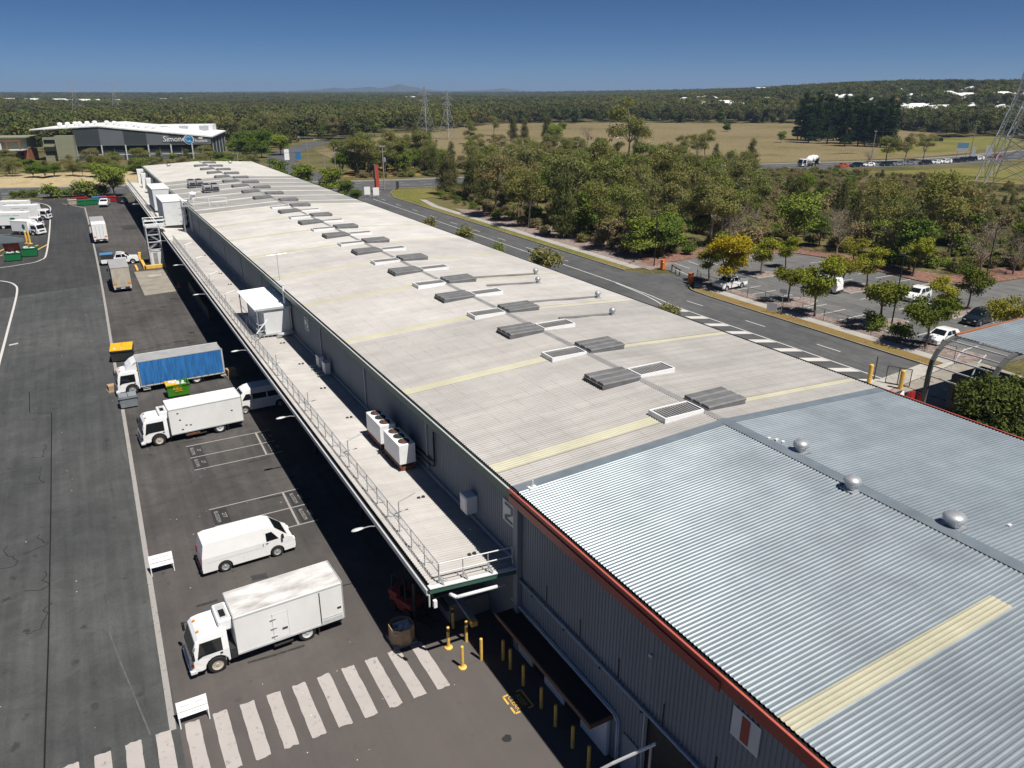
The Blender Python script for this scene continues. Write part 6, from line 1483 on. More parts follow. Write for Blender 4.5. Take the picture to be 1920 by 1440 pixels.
street_light(70.2, 267, 10.5, R_(195), 'grey street light by the cross street, leftmost of three'); street_light(71.4, 252, 10.5, R_(195), 'grey street light by the cross street, middle of three'); street_light(72.3, 243, 8, R_(60), 'grey street light by the cross street, rightmost of three'); street_light(163, 199, 10, R_(190), 'street light over the main road among the bush trees')
def power_pole(x, y, h, rz, label, tr=False):
    r = empty('power_pole', (x, y, 0), rz, label, 'power pole', 'timber power poles'); MB().tube((0, 0, 0), (0, 0, h), .17, 8, .12).build('pole', 'pole_wood', r)
    for z in (h - .3, h - 1.6): MB().box(-1.1, 1.1, -.06, .06, z - .06, z + .06).build('crossarm', 'pole_wood', r)
    for x_ in (-1, -.4, .4, 1): MB().lathe([(.05, 0), (.07, .1), (.03, .2)], (x_, 0, h - .24), 8).build('insulator', 'white_soft', r)
    if tr: MB().lathe([(.35, 0), (.35, 1.0), (.1, 1.1)], (.55, 0, h - 4.2), 12).build('transformer', 'galv', r)
    return r
power_pole(72.6, 200.5, 11.5, R_(20), 'grey timber power pole with transformer beside the red pylon sign', True)
power_pole(246.5, 182, 12, R_(60), 'leaning power pole beside the main road trees'); power_pole(300.5, 179.5, 13, R_(70), 'power pole by the blue and white board on the main road'); power_pole(-32, 236, 11, R_(-15), 'power pole beyond the left edge carrying the street wires')
power_pole(38, 214, 10, R_(-15), 'power pole behind the end of the long warehouse')
def wires(label, a, c, sag, n=3, gap=.8):
    r = empty('power_line', (0, 0, 0), 0, label, 'power line')
    for k in range(n):
        b = MB(); o = (k - (n - 1) / 2) * gap; P = []
        for i in range(15): t = i / 14; P.append((a[0] + (c[0] - a[0]) * t, a[1] + (c[1] - a[1]) * t + o, a[2] + (c[2] - a[2]) * t - sag * 4 * t * (1 - t)))
        b.path(P, .012, 4); b.build('wire', 'dark_metal', r)
wires('thin power lines crossing above the cross street on the left', (-32, 236, 10.9), (38, 214, 9.9), .9)
wires('thin power lines running toward the pole by the red sign', (38, 214, 9.9), (72.6, 200.5, 11.3), .6)
wires('power lines spanning between poles on the main road', (246.5, 182, 11.9), (300.5, 179.5, 12.9), .8, 2)
r = empty('pylon_sign', (69.6, 197.8, 0), R_(20), 'tall red leaning blade sign at the street corner', 'sign')
MB().prism([(-.55, 0), (.55, 0), (.45, 6.7), (-.65, 7.2)], 'y', -.3, .3).build('blade', 'red_sign', r); MB().prism([(-.7, 3.5), (-.6, 3.5), (-.66, 7.15), (-.76, 7.0)], 'y', -.32, .32).build('edge_strip', 'wall_dark', r)
MB().box(-.9, .9, -.5, .5, 0, .25).build('footing', 'concrete', r)
for i, (x, y) in enumerate(((63.6, 188.3), (65.0, 185.8))):
    r = empty('notice_sign', (x, y, 0), R_(-10), 'small white information board by the road mouth, %s of two' % ('left', 'right')[i], 'sign', 'white information boards')
    MB().box(-.75, .75, -.05, .05, .7, 2.6).build('panel', 'white_metal', r)
    for s in (-.6, .6): MB().box(s - .05, s + .05, -.04, .04, 0, .7).build('leg', 'galv', r)
r = empty('bus_stop_sign', (76.0, 199.6, 0), R_(30), 'dark tilted panel sign beside the power pole', 'sign'); MB().box(-.5, .5, -.06, .06, .3, 2.2).build('panel', 'dark_metal', r); MB().box(-.05, .05, -.05, .05, 0, .3).build('leg', 'dark_metal', r)
for i, (x, y, mt) in enumerate(((71.0, 300, 'white_metal'), (75.5, 300.5, 'logo_blue'))):
    r = empty('service_sign', (x, y, 0), 0, ('tall white service station sign beyond the junction', 'blue service station sign beyond the junction')[i], 'sign'); MB().box(-.9, .9, -.2, .2, .8, 4.6 if not i else 3.6).build('panel', mt, r); MB().box(-.12, .12, -.12, .12, 0, .8).build('leg', 'galv', r)
r = empty('billboard', (303, 184.5, 0), R_(-60), 'blue and white roadside board on the main road', 'sign'); MB().box(-1.9, 1.9, -.1, .1, 3.0, 4.2).build('lower_panel', 'white_metal', r); MB().box(-1.9, 1.9, -.1, .1, 4.2, 6.2).build('upper_panel', 'logo_pale', r)
for s in (-1.5, 1.5): MB().box(s - .08, s + .08, -.08, .08, 0, 3.0).build('leg', 'galv', r)
for i, (x, y) in enumerate(((316, 187.5), (328, 188.5))):
    r = empty('white_banner', (x, y, 0), R_(-60), 'upright white roadside banner on the main road, %s of two' % ('left', 'right')[i], 'sign'); MB().box(-.6 - i * .5, .6 + i * .5, -.05, .05, .4, 4.2).build('panel', 'white_metal', r); MB().box(-.05, .05, -.05, .05, 0, .4).build('leg', 'galv', r)

# ---------------------------------------------------------------- lattice pylons
def pylon(x, y, h, rz, label, w=3.6, th=.14):
    r = empty('transmission_tower', (x, y, 0), rz, label, 'pylon', 'steel lattice pylons')
    lv = [0, .16, .30, .42, .53, .62, .70, .78, .86, .93, 1.0]; wd = lambda t: w * (1 - t / .62) * 1.0 + w * .28 if t < .62 else w * .28 * (1 - (t - .62) / .45)
    C = lambda t, i: (wd(t) * (1, 1, -1, -1)[i], wd(t) * (1, -1, -1, 1)[i], h * t)
    for i in range(4):
        b = MB()
        for a, c in zip(lv[:-1], lv[1:]): b.beam(C(a, i), C(c, i), th)
        b.build('leg', 'galv', r)
    b = MB()
    for a, c in zip(lv[:-1], lv[1:]):
        for i in range(4): j = (i + 1) % 4; b.beam(C(a, i), C(c, j), th * .55); b.beam(C(a, j), C(c, i), th * .55); b.beam(C(c, i), C(c, j), th * .5)
    b.build('bracing', 'galv', r)
    for t, ln in ((.70, 1.5), (.82, 1.9), (.93, 1.4)):
        for s in (-1, 1):
            b = MB(); tip = (s * w * ln * .8, 0, h * t + .1 * w)
            for q in (1, -1): b.beam((s * wd(t), q * wd(t), h * t), tip, th * .6); b.beam((s * wd(t + .06), q * wd(t + .06), h * (t + .06)), tip, th * .5)
            b.tube(tip, (tip[0], 0, tip[2] - .35 * w), th * .4, 5); b.build('crossarm', 'galv', r)
    return r
pylon(181.4, 426.5, 27.5, R_(25), 'lattice pylon behind the pond, left of the central pair'); pylon(184, 402, 25.5, R_(25), 'lattice pylon behind the pond, right of the central pair', 3.2)
pylon(229.4, 122, 44, R_(20), 'large lattice pylon standing at the right edge', 5.6, .22); pylon(12, 740, 34, R_(0), 'distant pylon above the factory roof, left of two', 4); pylon(45, 820, 33, R_(0), 'distant pylon above the factory roof, right of two', 4)
pylon(243, 133, 42, R_(20), 'second lattice pylon mostly beyond the right edge', 5.2, .22)

# ---------------------------------------------------------------- traffic on the main road
t = empty('concrete_mixer', (223.5, 193.2, .02), R_(172), 'white concrete mixer truck on the main road', 'mixer truck')
cab(t, 'white_paint', 2.1, 2.7, 2.5, -1.3, .5, None); box_part(t, 'chassis', 'dark_metal', (-8.5, -1.8, -.5, .5, .6, .85))
MB().tube((-2.6, 0, 1.9), (-4.4, 0, 2.5), .7, 16, 1.25).tube((-4.4, 0, 2.5), (-5.8, 0, 2.75), 1.25, 16, 1.2).tube((-5.8, 0, 2.75), (-7.4, 0, 3.2), 1.2, 16, .5).build('drum', 'white_metal', t, smooth=True)
box_part(t, 'drum_mount', 'dark_metal', (-7.6, -7.2, -.8, .8, .85, 2.8), (-2.6, -2.2, -.7, .7, .85, 1.8)); box_part(t, 'chute', 'steel_pale', (-8.6, -7.6, -.3, .3, 1.2, 1.6))
for s in (-1, 1):
    for x in (-1.3, -5.2, -6.6): wheel(t, x, s * 1.05, .5, .3, 'galv')
for i, (x, y, kind, mt, lab) in enumerate(((234.9, 184.5, 'hatch', 'car_orange', 'orange car following the mixer truck'), (240, 182.9, 'suv', 'car_dark', 'black car behind the orange car on the main road'), (245.5, 182.0, 'hatch', 'white_paint', 'white car behind the first black car on the main road'), (252.5, 180.2, 'suv', 'car_navy', 'navy car near the leaning power pole'), (257.5, 179.4, 'suv', 'car_silver', 'silver car near the leaning power pole'), (263, 178.6, 'sedan', 'car_silver', 'second silver car under the roadside trees'), (270, 177.2, 'suv', 'car_dark', 'black wagon past the brown roadside trees'), (276, 176.7, 'hatch', 'white_paint', 'white hatchback beside the grass on the main road'), (281, 176.6, 'suv', 'white_paint', 'white wagon beside the grass on the main road'), (289, 177.3, 'sedan', 'car_navy', 'blue-grey sedan before the signs'), (294, 178, 'suv', 'car_dark', 'black wagon before the signs'), (300, 178.6, 'suv', 'car_dark', 'long dark wagon below the blue board'), (305, 179, 'suv', 'white_paint', 'white wagon below the blue board'), (322, 182, 'sedan', 'car_red', 'red car at the right end of the queue'))):
    car('road_car', lab, 'car', kind, mt, (x, y, .03), R_(172 - i), 'cars queued on the main road')
for i, (x, y, mt, lab) in enumerate(((352, 277, 'car_dark', 'dark car parked below the dark pines, left of two'), (360, 268, 'car_navy', 'dark car parked below the dark pines, right of two'), (395, 262, 'white_paint', 'white car by the wood edge above the meadow'), (401, 258, 'car_dark', 'dark car by the wood edge above the meadow'))):
    car('parked_car', lab, 'car', 'suv', mt, (x, y, .05), R_(i * 40), 'cars near the pines')

# ---------------------------------------------------------------- houses and sheds in the distance
def house(name, w, d, h, rise, roofmt, wallmt):
    r = empty(name); MB().box(-w / 2, w / 2, -d / 2, d / 2, -3, h).build('wall', wallmt, r)
    e = .5; MB().poly([(-w / 2 - e, -d / 2 - e, h), (w / 2 + e, -d / 2 - e, h), (w / 2 - d * .35, 0, h + rise), (-w / 2 + d * .35, 0, h + rise)]).poly([(w / 2 + e, d / 2 + e, h), (-w / 2 - e, d / 2 + e, h), (-w / 2 + d * .35, 0, h + rise), (w / 2 - d * .35, 0, h + rise)]).poly([(w / 2 + e, -d / 2 - e, h), (w / 2 + e, d / 2 + e, h), (w / 2 - d * .35, 0, h + rise)]).poly([(-w / 2 - e, d / 2 + e, h), (-w / 2 - e, -d / 2 - e, h), (-w / 2 + d * .35, 0, h + rise)]).build('roof', roofmt, r)
    for i in range(3): MB().box(-w / 2 + (i + .5) * w / 3 - .7, -w / 2 + (i + .5) * w / 3 + .7, -d / 2 - .05, -d / 2 - .01, h * .35, h * .75).build('window', 'glass_dark', r)
    return r
H1 = house('house', 15, 10, 4.5, 2.2, 'house_roof', 'house_wall'); H2 = house('house', 20, 12, 6, 2.5, 'house_roof', 'white_soft'); H3 = house('house', 13, 10, 4, 2.4, 'terracotta', 'house_wall')
def by_px(px, d):       # a point at horizontal distance d on the bearing of a picture column
    az = R_(29.165) + math.atan((px - 960) / 1532.0); return d * math.sin(az), d * math.cos(az)
HOUSES = []
rn = random.Random(21)
specs = [(px, d, k) for px, d, k in ((1140, 720, 0), (1150, 740, 0), (1185, 730, 0), (1196, 735, 1), (1212, 730, 0), (1318, 740, 1), (1345, 745, 0), (1375, 735, 0), (1385, 740, 0), (1362, 745, 1), (1010, 760, 0), (1016, 720, 2), (1036, 730, 2), (985, 770, 0), (975, 740, 0), (1290, 900, 1), (1310, 905, 1), (1330, 910, 1), (1610, 760, 1), (1640, 780, 0), (1690, 690, 0), (1700, 700, 1), (1725, 760, 1), (1740, 745, 0), (1760, 740, 1), (1775, 745, 1), (1790, 760, 0), (1822, 750, 1), (1835, 745, 1), (1850, 752, 1), (1862, 760, 0), (1895, 740, 1), (1910, 735, 1), (1800, 880, 1), (1815, 885, 1), (1856, 900, 0), (1880, 900, 1), (1905, 880, 1), (1912, 900, 1), (1600, 900, 0), (1660, 880, 0), (1715, 900, 0), (1478, 740, 0), (1440, 765, 1), (1838, 800, 0), (1756, 800, 0), (560, 900, 0), (690, 850, 0))] + [(random.Random(q).uniform(1490, 1918), random.Random(q + 50).uniform(690, 1010), random.Random(q + 90).choice([0, 0, 1, 1, 2])) for q in range(34)]
used = {}
for i, (px, d, k) in enumerate(specs):
    d = d + (130 if px < 1450 else 20); x, y = by_px(px, d); z = float(terrain(x, y)) + (2.5 if px < 1450 else .5); src = (H1, H2, H3)[k]
    g = 'houses on the wooded hillside' if px > 1450 else 'houses beyond the dry field'
    lab = {0: 'pale-roofed house among trees ', 1: 'large white-roofed house among trees ', 2: 'terracotta-roofed house among trees '}[k] + ('on the right-hand hillside' if px > 1450 else 'beyond the dry field')
    if k not in used: o = src; used[k] = 1; o.location = (x, y, z); o.rotation_euler = (0, 0, rn.uniform(-.6, .6))
    else: o = copy_tree(src, None, (x, y, z), rn.uniform(-.6, .6))
    tag(o, lab, 'house', g); HOUSES.append((x, y))
fs = empty('distant_shed'); MB().prism([(-14, -2), (14, -2), (14, 6), (0, 8.5), (-14, 6)], 'x', -40, 40).build('roof', 'house_roof', fs)
MB().box(-40.2, 40.2, -14.1, -13.9, -2, 4.5).build('wall', 'white_soft', fs)
first = True
for i, (px, d, sc) in enumerate(((14, 1440, .18), (58, 1430, .26), (104, 1450, .3), (152, 1420, .26), (178, 1440, .1), (215, 1500, .12), (315, 1900, .5), (345, 1950, .4), (128, 1400, .2), (770, 1700, .7), (945, 900, .3), (925, 920, .2), (1440, 1500, .8))):
    x, y = by_px(px, d); z = float(terrain(x, y)) + (6.2 if 1350 < d < 1520 else 5 if d > 1400 else 3 if px == 945 else -1.5)
    if first: o = fs; first = False
    else: o = copy_tree(fs)
    o.location = (x, y, z); o.rotation_euler = (0, 0, R_(90) - math.atan2(x, y) * 0 + rn.uniform(-.2, .2) - R_(90)); o.scale = (sc, .8 if d > 1400 else .6, .8 if d > 1400 else .7)
    tag(o, 'white industrial shed on the far left horizon' if px < 200 else ('distant white shed over the treetops at centre' if px < 700 else 'pale building among trees near the horizon, right of centre'), 'shed', 'distant sheds'); HOUSES.append((x, y))
# cattle in the fields
def cow(x, y, mt, label, rz):
    r = empty('cow', (x, y, .03), rz, label, 'cow', 'cattle in the dry field')
    bm = bmesh.new(); me = bpy.data.meshes.new('body')
    vs_ = [(-.75, 0, 1.15), (-.3, 0, 1.1), (.3, 0, 1.12), (.75, 0, 1.2), (1.1, 0, 1.05), (1.4, 0, .75), (1.6, 0, .6), (-.7, .22, .7), (-.68, .22, .05), (-.7, -.22, .7), (-.68, -.22, .05), (.7, .22, .7), (.7, .22, .05), (.7, -.22, .7), (.7, -.22, .05), (-.95, 0, 1.0), (-1.0, 0, .5)]
    ed = [(0, 1), (1, 2), (2, 3), (3, 4), (4, 5), (5, 6), (0, 7), (7, 8), (0, 9), (9, 10), (3, 11), (11, 12), (3, 13), (13, 14), (0, 15), (15, 16)]
    me.from_pydata(vs_, ed, []); o = link('body', me, r); me.materials.append(MATS[mt])
    sk = o.modifiers.new('skin', 'SKIN'); rad_ = [.32, .38, .36, .32, .2, .15, .11, .15, .06, .15, .06, .14, .06, .14, .06, .05, .03]
    for i, q in enumerate(rad_): me.skin_vertices[0].data[i].radius = (q, q)
    me.skin_vertices[0].data[1].use_root = True; o.modifiers.new('sub', 'SUBSURF').levels = 1
for i, (px, py, mt) in enumerate(((1149, 262, 'black'), (1132, 260, 'rust'), (1163, 259, 'white_soft'), (1084, 261, 'rust'), (1112, 258, 'black'), (960, 262, 'rust'), (975, 263, 'rust'), (815, 264, 'rust'), (915, 262, 'black'))):
    dd = 25 / ((py - 170) / 1532.0) * 1.0; x, y = by_px(px, dd / math.cos(math.atan((px - 960) / 1532.0)))
    cow(x, y, mt, ['black cow grazing near the lone bare tree', 'brown cow grazing right of the bare tree', 'white cow grazing in the dry field', 'brown cow grazing below the bare tree', 'black cow grazing left of the white cow', 'brown cow in the paddock, right of two together', 'brown cow in the paddock nearest the bushes', 'brown cow near the lattice pylons', 'black cow in the bare paddock'][i], i * 1.1)

# ---------------------------------------------------------------- vegetation
def leaf_mesh(name, seed, blobs, ncl, per, leaf, mt, sig=.38, outward=.5, droop=0.0, shell=.55):
    rs = np.random.RandomState(seed); B = np.array([q[:6] for q in blobs], float); w = np.array([q[3] * q[4] * q[5] for q in blobs]) ** .67; w /= w.sum()
    bi = rs.choice(len(B), ncl, p=w); u = rs.normal(size=(ncl, 3)); u /= np.linalg.norm(u, axis=1)[:, None]
    u[:, 2] = np.where(u[:, 2] < -.35, -u[:, 2] * .5, u[:, 2])
    rad_ = shell + (1 - shell) * rs.rand(ncl, 1) ** .6
    C = B[bi, :3] + u * B[bi, 3:6] * rad_
    n = ncl * per; ci = np.repeat(np.arange(ncl), per)
    P = C[ci] + rs.normal(size=(n, 3)) * sig * np.array([1, 1, .75])
    nr = rs.normal(size=(n, 3)); nr = nr / np.linalg.norm(nr, axis=1)[:, None] + outward * (u[ci] + np.array([0, 0, .5])); nr /= np.linalg.norm(nr, axis=1)[:, None]
    t = rs.normal(size=(n, 3)); t[:, 2] -= droop * 3
    t -= nr * (t * nr).sum(1)[:, None]; t /= np.linalg.norm(t, axis=1)[:, None] + 1e-9
    s = np.cross(nr, t); sc = rs.uniform(.7, 1.35, (n, 1)); a = t * leaf[1] * sc / 2; c = s * leaf[0] * sc / 2
    V = np.stack([P - a, P + c * 1.0, P + a, P - c * 1.0], 1).reshape(-1, 3)
    return quads(name, V, mt)
def quads(name, V, mt):
    n = len(V) // 4; me = bpy.data.meshes.new(name)
    me.vertices.add(len(V)); me.vertices.foreach_set('co', V.astype(np.float32).ravel())
    me.loops.add(len(V)); me.loops.foreach_set('vertex_index', np.arange(len(V), dtype=np.int32))
    me.polygons.add(n); me.polygons.foreach_set('loop_start', np.arange(0, len(V), 4, dtype=np.int32)); me.polygons.foreach_set('loop_total', np.full(n, 4, np.int32))
    me.materials.append(MATS[mt]); me.update(calc_edges=True); return me
def trunk_mesh(name, seed, blobs, r0, split, mt, lean=.0, twigs=0):
    rn = random.Random(seed); b = MB(); top = (lean * split, rn.uniform(-.2, .2), split)
    mid = (lean * split * .4 + rn.uniform(-.15, .15), rn.uniform(-.15, .15), split * .5)
    b.tube((0, 0, -.3), mid, r0, 7, r0 * .8); b.tube(mid, top, r0 * .8, 7, r0 * .65)
    for q in blobs:
        c = Vector(q[:3]); m_ = Vector(top).lerp(c, .5) + Vector((rn.uniform(-.3, .3), rn.uniform(-.3, .3), rn.uniform(.0, .5)))
        b.tube(top, m_, r0 * .45, 5, r0 * .28, caps=False); b.tube(m_, c, r0 * .28, 5, r0 * .08, caps=False)
        for k in range(twigs):
            e = c + Vector((rn.uniform(-1, 1) * q[3], rn.uniform(-1, 1) * q[4], rn.uniform(-.2, 1) * q[5])); s0 = m_.lerp(c, rn.uniform(.2, 1)); b.tube(s0, e, r0 * .13, 4, r0 * .03, caps=False)
            for kk in range(3): e2 = e + Vector((rn.uniform(-.7, .7), rn.uniform(-.7, .7), rn.uniform(-.1, .8))); b.tube(s0.lerp(e, .6), e2, r0 * .06, 3, r0 * .02, caps=False)
    return b.mesh(name, mt)
def blobs_round(seed, H, z0, R, n, rr=(.42, .6)):
    rn = random.Random(seed); out = [(0, 0, (z0 + H) / 2, R * .7, R * .7, (H - z0) * .42)]
    for i in range(n):
        a = i * 2.4 + rn.uniform(-.5, .5); t = rn.uniform(.15, .92); d = R * .62 * math.sqrt(max(.05, 1 - (2 * t - 1) ** 2 * .8)) * rn.uniform(.6, 1.15)
        q = R * rn.uniform(*rr); out.append((d * math.cos(a), d * math.sin(a), z0 + (H - z0) * t, q, q, q * rn.uniform(.6, .9)))
    return out
SPEC = {}
def species(key, name, make): SPEC[key] = (name, make)
def add_kind(key, name, bl, trunk, crown): SPEC.setdefault(key, (name, []))[1].append((trunk, crown))
for s in range(6):
    bl = blobs_round(100 + s, 11.8 + s % 3, 3.4, 4.3, 10, (.34, .52)); bl = [(x * (1.0 + .15 * (s % 2)), y, z, a * .9, b_ * .9, c * .9) for x, y, z, a, b_, c in bl[1:]]
    add_kind('gum', 'gum_tree', bl, trunk_mesh('trunk', s, bl, .24, 4.2, 'bark_pale' if s % 2 else 'bark', random.Random(s).uniform(-.1, .1), 2), leaf_mesh('crown', s, bl, 270, 24, (.17, .42), 'leaf_gum', .46, .6, .2, .5))
for s in range(4):
    rn = random.Random(s); bl = [(rn.uniform(-.5, .5), rn.uniform(-.5, .5), 1.5 + i * 1.55, 2.3 - i * .27, 2.3 - i * .27, 1.5) for i in range(6)]
    add_kind('sheoak', 'sheoak_tree', bl, trunk_mesh('trunk', 20 + s, bl[1:4], .2, 2.0, 'bark', .02), leaf_mesh('crown', 20 + s, bl, 210, 26, (.1, .75), 'leaf_sheoak', .5, .2, .8, .35))
for s in range(4):
    bl = blobs_round(40 + s, 8.0, 1.2, 3.4, 9, (.4, .58)); add_kind('green', 'leafy_tree', bl, trunk_mesh('trunk', 40 + s, bl, .22, 1.8, 'bark'), leaf_mesh('crown', 40 + s, bl, 230, 26, (.24, .4), 'leaf_green' if s < 3 else 'leaf_bright', .42, .8, .1, .5))
for s in range(2):
    bl = blobs_round(45 + s, 7.0, .8, 3.2, 9, (.4, .58)); add_kind('bright', 'leafy_tree', bl, trunk_mesh('trunk', 48 + s, bl, .2, 1.5, 'bark'), leaf_mesh('crown', 48 + s, bl, 230, 26, (.26, .42), 'leaf_bright', .42, .8, .1, .5))
for s, mt in enumerate(('leaf_carpark', 'leaf_lime', 'leaf_carpark', 'leaf_lime')):
    bl = blobs_round(60 + s, 5.2, 1.5, 2.2, 11, (.22, .42))[1:]; add_kind('park' if mt == 'leaf_carpark' else 'lime', 'car_park_tree', bl, trunk_mesh('trunk', 60 + s, bl, .13, 1.9, 'bark', .12), leaf_mesh('crown', 60 + s, bl, 170, 28, (.13, .24), mt, .27, .6, .1, .3))
bl = blobs_round(70, 7.2, 1.8, 3.1, 14, (.22, .42))[1:]; add_kind('yellow', 'car_park_tree', bl, trunk_mesh('trunk', 70, bl, .17, 2.0, 'bark', -.1), leaf_mesh('crown', 70, bl, 260, 24, (.2, .32), 'leaf_yellow', .34, .7, .1, .35))
bl = blobs_round(71, 8.0, 1.0, 4.6, 14, (.3, .46)); add_kind('dark', 'leafy_tree', bl, trunk_mesh('trunk', 71, bl, .3, 1.8, 'bark'), leaf_mesh('crown', 71, bl, 520, 30, (.2, .34), 'leaf_dark', .34, .8, .1, .6))
for s in range(3):
    rn = random.Random(80 + s); bl = []
    for i in range(11):
        z = 3 + i * 2.1; rr_ = 4.2 * (1 - i / 12.5) + .3
        for k in range(3): a = rn.uniform(0, 6.28); bl.append((rr_ * .5 * math.cos(a), rr_ * .5 * math.sin(a), z + rn.uniform(-.5, .5), rr_ * .55, rr_ * .55, .9))
    add_kind('pine', 'pine_tree', bl, trunk_mesh('trunk', 80 + s, bl[-1:], .4, 20, 'bark'), leaf_mesh('crown', 80 + s, bl, 330, 16, (.3, .7), 'leaf_pine', .5, .5, .1, .35))
for s in range(3):
    bl = blobs_round(90 + s, 6.5, 1.5, 2.8, 9); add_kind('bare', 'bare_tree', bl, trunk_mesh('trunk', 90 + s, bl, .17, 1.6, 'bark_grey', .1, 9), leaf_mesh('crown', 90 + s, bl, 60, 8, (.08, .3), 'leaf_dry', .6, .2, .2, .3))
for s, mt in enumerate(('leaf_green', 'leaf_dry', 'leaf_gum')):
    bl = blobs_round(95 + s, 2.2, .2, 1.5, 6); add_kind(('bush', 'scrub', 'bush')[s], 'bush', bl, trunk_mesh('stems', 95 + s, bl, .06, .4, 'bark'), leaf_mesh('crown', 95 + s, bl, 90, 16, (.18, .32), mt, .3, .6, .1, .3))
for s in range(4):
    bl = blobs_round(110 + s, 11.5, 2.5, 4.6, 9, (.36, .55)) if s < 3 else [(0, 0, 2 + i * 1.7, 2.8 - i * .38, 2.8 - i * .38, 1.6) for i in range(6)]
    add_kind('far', 'woodland_tree', bl, trunk_mesh('trunk', 110 + s, bl[:4], .25, 3.5, 'bark'), leaf_mesh('crown', 110 + s, bl, 120, 7, (.7, 1.0), 'leaf_far', .6, .8, .1, .55))
NTREE = 0
def tree(key, x, y, h=1.0, label='', group=None, rz=None, z=0.0, var=None, wide=1.0, cat='tree'):
    global NTREE
    nm, vs_ = SPEC[key]; NTREE += 1; rn = random.Random(NTREE * 7 + 1)
    tr, cr = vs_[var if var is not None else rn.randrange(len(vs_))]
    r = empty(nm, (x, y, z), rn.uniform(0, 6.28) if rz is None else rz, label, cat, group); r.scale = (h * wide, h * wide, h)
    link('stems' if cat in ('bush', 'shrub') else 'trunk', tr, r); link('crown', cr, r)
    return r
def inside(x, y, poly):
    c = False; j = len(poly) - 1
    for i in range(len(poly)):
        if (poly[i][1] > y) != (poly[j][1] > y) and x < (poly[j][0] - poly[i][0]) * (y - poly[i][1]) / (poly[j][1] - poly[i][1]) + poly[i][0]: c = not c
        j = i
    return c
def near_line(x, y, pts, d):
    for a, c in zip(pts[:-1], pts[1:]):
        vx, vy = c[0] - a[0], c[1] - a[1]; L2 = vx * vx + vy * vy
        t = max(0, min(1, ((x - a[0]) * vx + (y - a[1]) * vy) / L2)) if L2 else 0
        if (x - a[0] - t * vx) ** 2 + (y - a[1] - t * vy) ** 2 < d * d: return True
    return False
# car park trees, each at its own bed
for key, x, y, h, lab in (('park', 75.0, 77.9, .95, 'green car park tree tucked left of the yellow tree'), ('yellow', 74.0, 73.4, 1.0, 'bright golden-yellow tree above the parked ute'), ('lime', 84.6, 77.4, 1.0, 'pale lime car park tree behind the yellow tree'), ('lime', 91.5, 79.2, .85, 'small lime car park tree, second behind the yellow tree'), ('park', 76.0, 64.6, 1.05, 'green car park tree left of the yellowish one by the fence'), ('lime', 73.9, 58.7, 1.25, 'yellowish car park tree right of the notice board'), ('park', 88.2, 66.6, 1.0, 'green car park tree in front of the hidden white van'), ('lime', 91.7, 65.2, .98, 'lime car park tree beside the hidden white van'), ('park', 76.2, 51.6, 1.25, 'dense green car park tree beside the tall black lamp'), ('park', 74.3, 45.0, 1.2, 'green tree over the fence by the white low hatchback'), ('park', 92.3, 51.6, 1.0, 'leaning green car park tree right of the dark grey car'), ('lime', 87.3, 51.7, .82, 'low yellow-green tree in front of the dark grey car'), ('park', 101.5, 75.4, .95, 'round green tree at the far edge of the car park'), ('park', 83.5, 41.8, 1.1, 'green tree at the right edge behind the arched roof'), ('lime', 103.5, 66.5, 1.05, 'lime tree at the far right edge of the car park')):
    tree(key, x, y, h, lab, 'car park trees', z=.1)
tree('dark', 55.6, 27.3, .78, 'large dense dark-green tree beyond the red gutter at right', None, rz=1.0)
for x, y, lab in ((74.2, 47.7, 'scraggy shrub at the fence left of the low hatchback'), (75.0, 51.9, 'small shrub at the fence by the dense green tree')): tree('bush', x, y, .8, lab, 'fence shrubs', cat='shrub', z=.1)
# shrubs between the warehouse and the road
for i, (x, y, h) in enumerate(((58.2, 94, 1.5), (57.4, 108, .9), (58.0, 121, 1.2), (57.5, 136, 1.0), (41.8, 56.5, 1.6), (57.8, 66, .8))):
    tree('bush', x, y, h, ['rounded green shrub peeping over the roof edge, nearest the road dashes', 'low shrub along the warehouse road side', 'olive shrub along the warehouse road side', 'shrub along the warehouse road side, farther on', 'shrub tip showing over the long roof edge', 'small shrub beside the road hatching'][i], 'shrubs beside the warehouse', cat='shrub')
for i, (x, y, h) in enumerate(((57, 178, .55), (57.5, 187, .75), (56.5, 196, 1.1), (52, 206, 1.15), (46, 212, 1.0), (54, 215, .9))):
    tree('green' if i != 5 else 'bright', x, y, h * .72, 'dense green tree at the far road-side corner of the warehouse', 'trees at the warehouse far corner', wide=1.3)
tree('bright', 50, 224, 1.0, 'bright green tree at the far right end of the warehouse', None)
tree('green', 8.2, 221, .95, 'rounded green tree at the far end of the yard', None, wide=1.15)
tree('bright', -19, 226, .75, 'green tree at the far left of the yard end', None)
r = empty('hedge', (-11.5, 229.5, 0), R_(-10), 'clipped green hedge block at the far yard edge', 'hedge'); b0 = leaf_mesh('foliage', 5, [(x, 0, .9, .8, .8, .95) for x in (-2.2, -1.1, 0, 1.1, 2.2)], 120, 18, (.2, .3), 'leaf_green', .22, .9, 0, .7); link('foliage', b0, r); MB().box(-2.6, 2.6, -.45, .45, 0, 1.5).build('inner_twigs', 'bark', r)
for i, (x, y, h) in enumerate(((-5.5, 226, 1.3), (-.5, 225.5, 1.0), (2.2, 224.2, 1.5), (4.0, 223.6, 1.4))): tree('bush', x, y, h, 'rounded shrub on the street verge at the yard end, %s from the left' % ['first', 'second', 'third', 'fourth'][i], 'street verge shrubs', cat='shrub', wide=1.4)

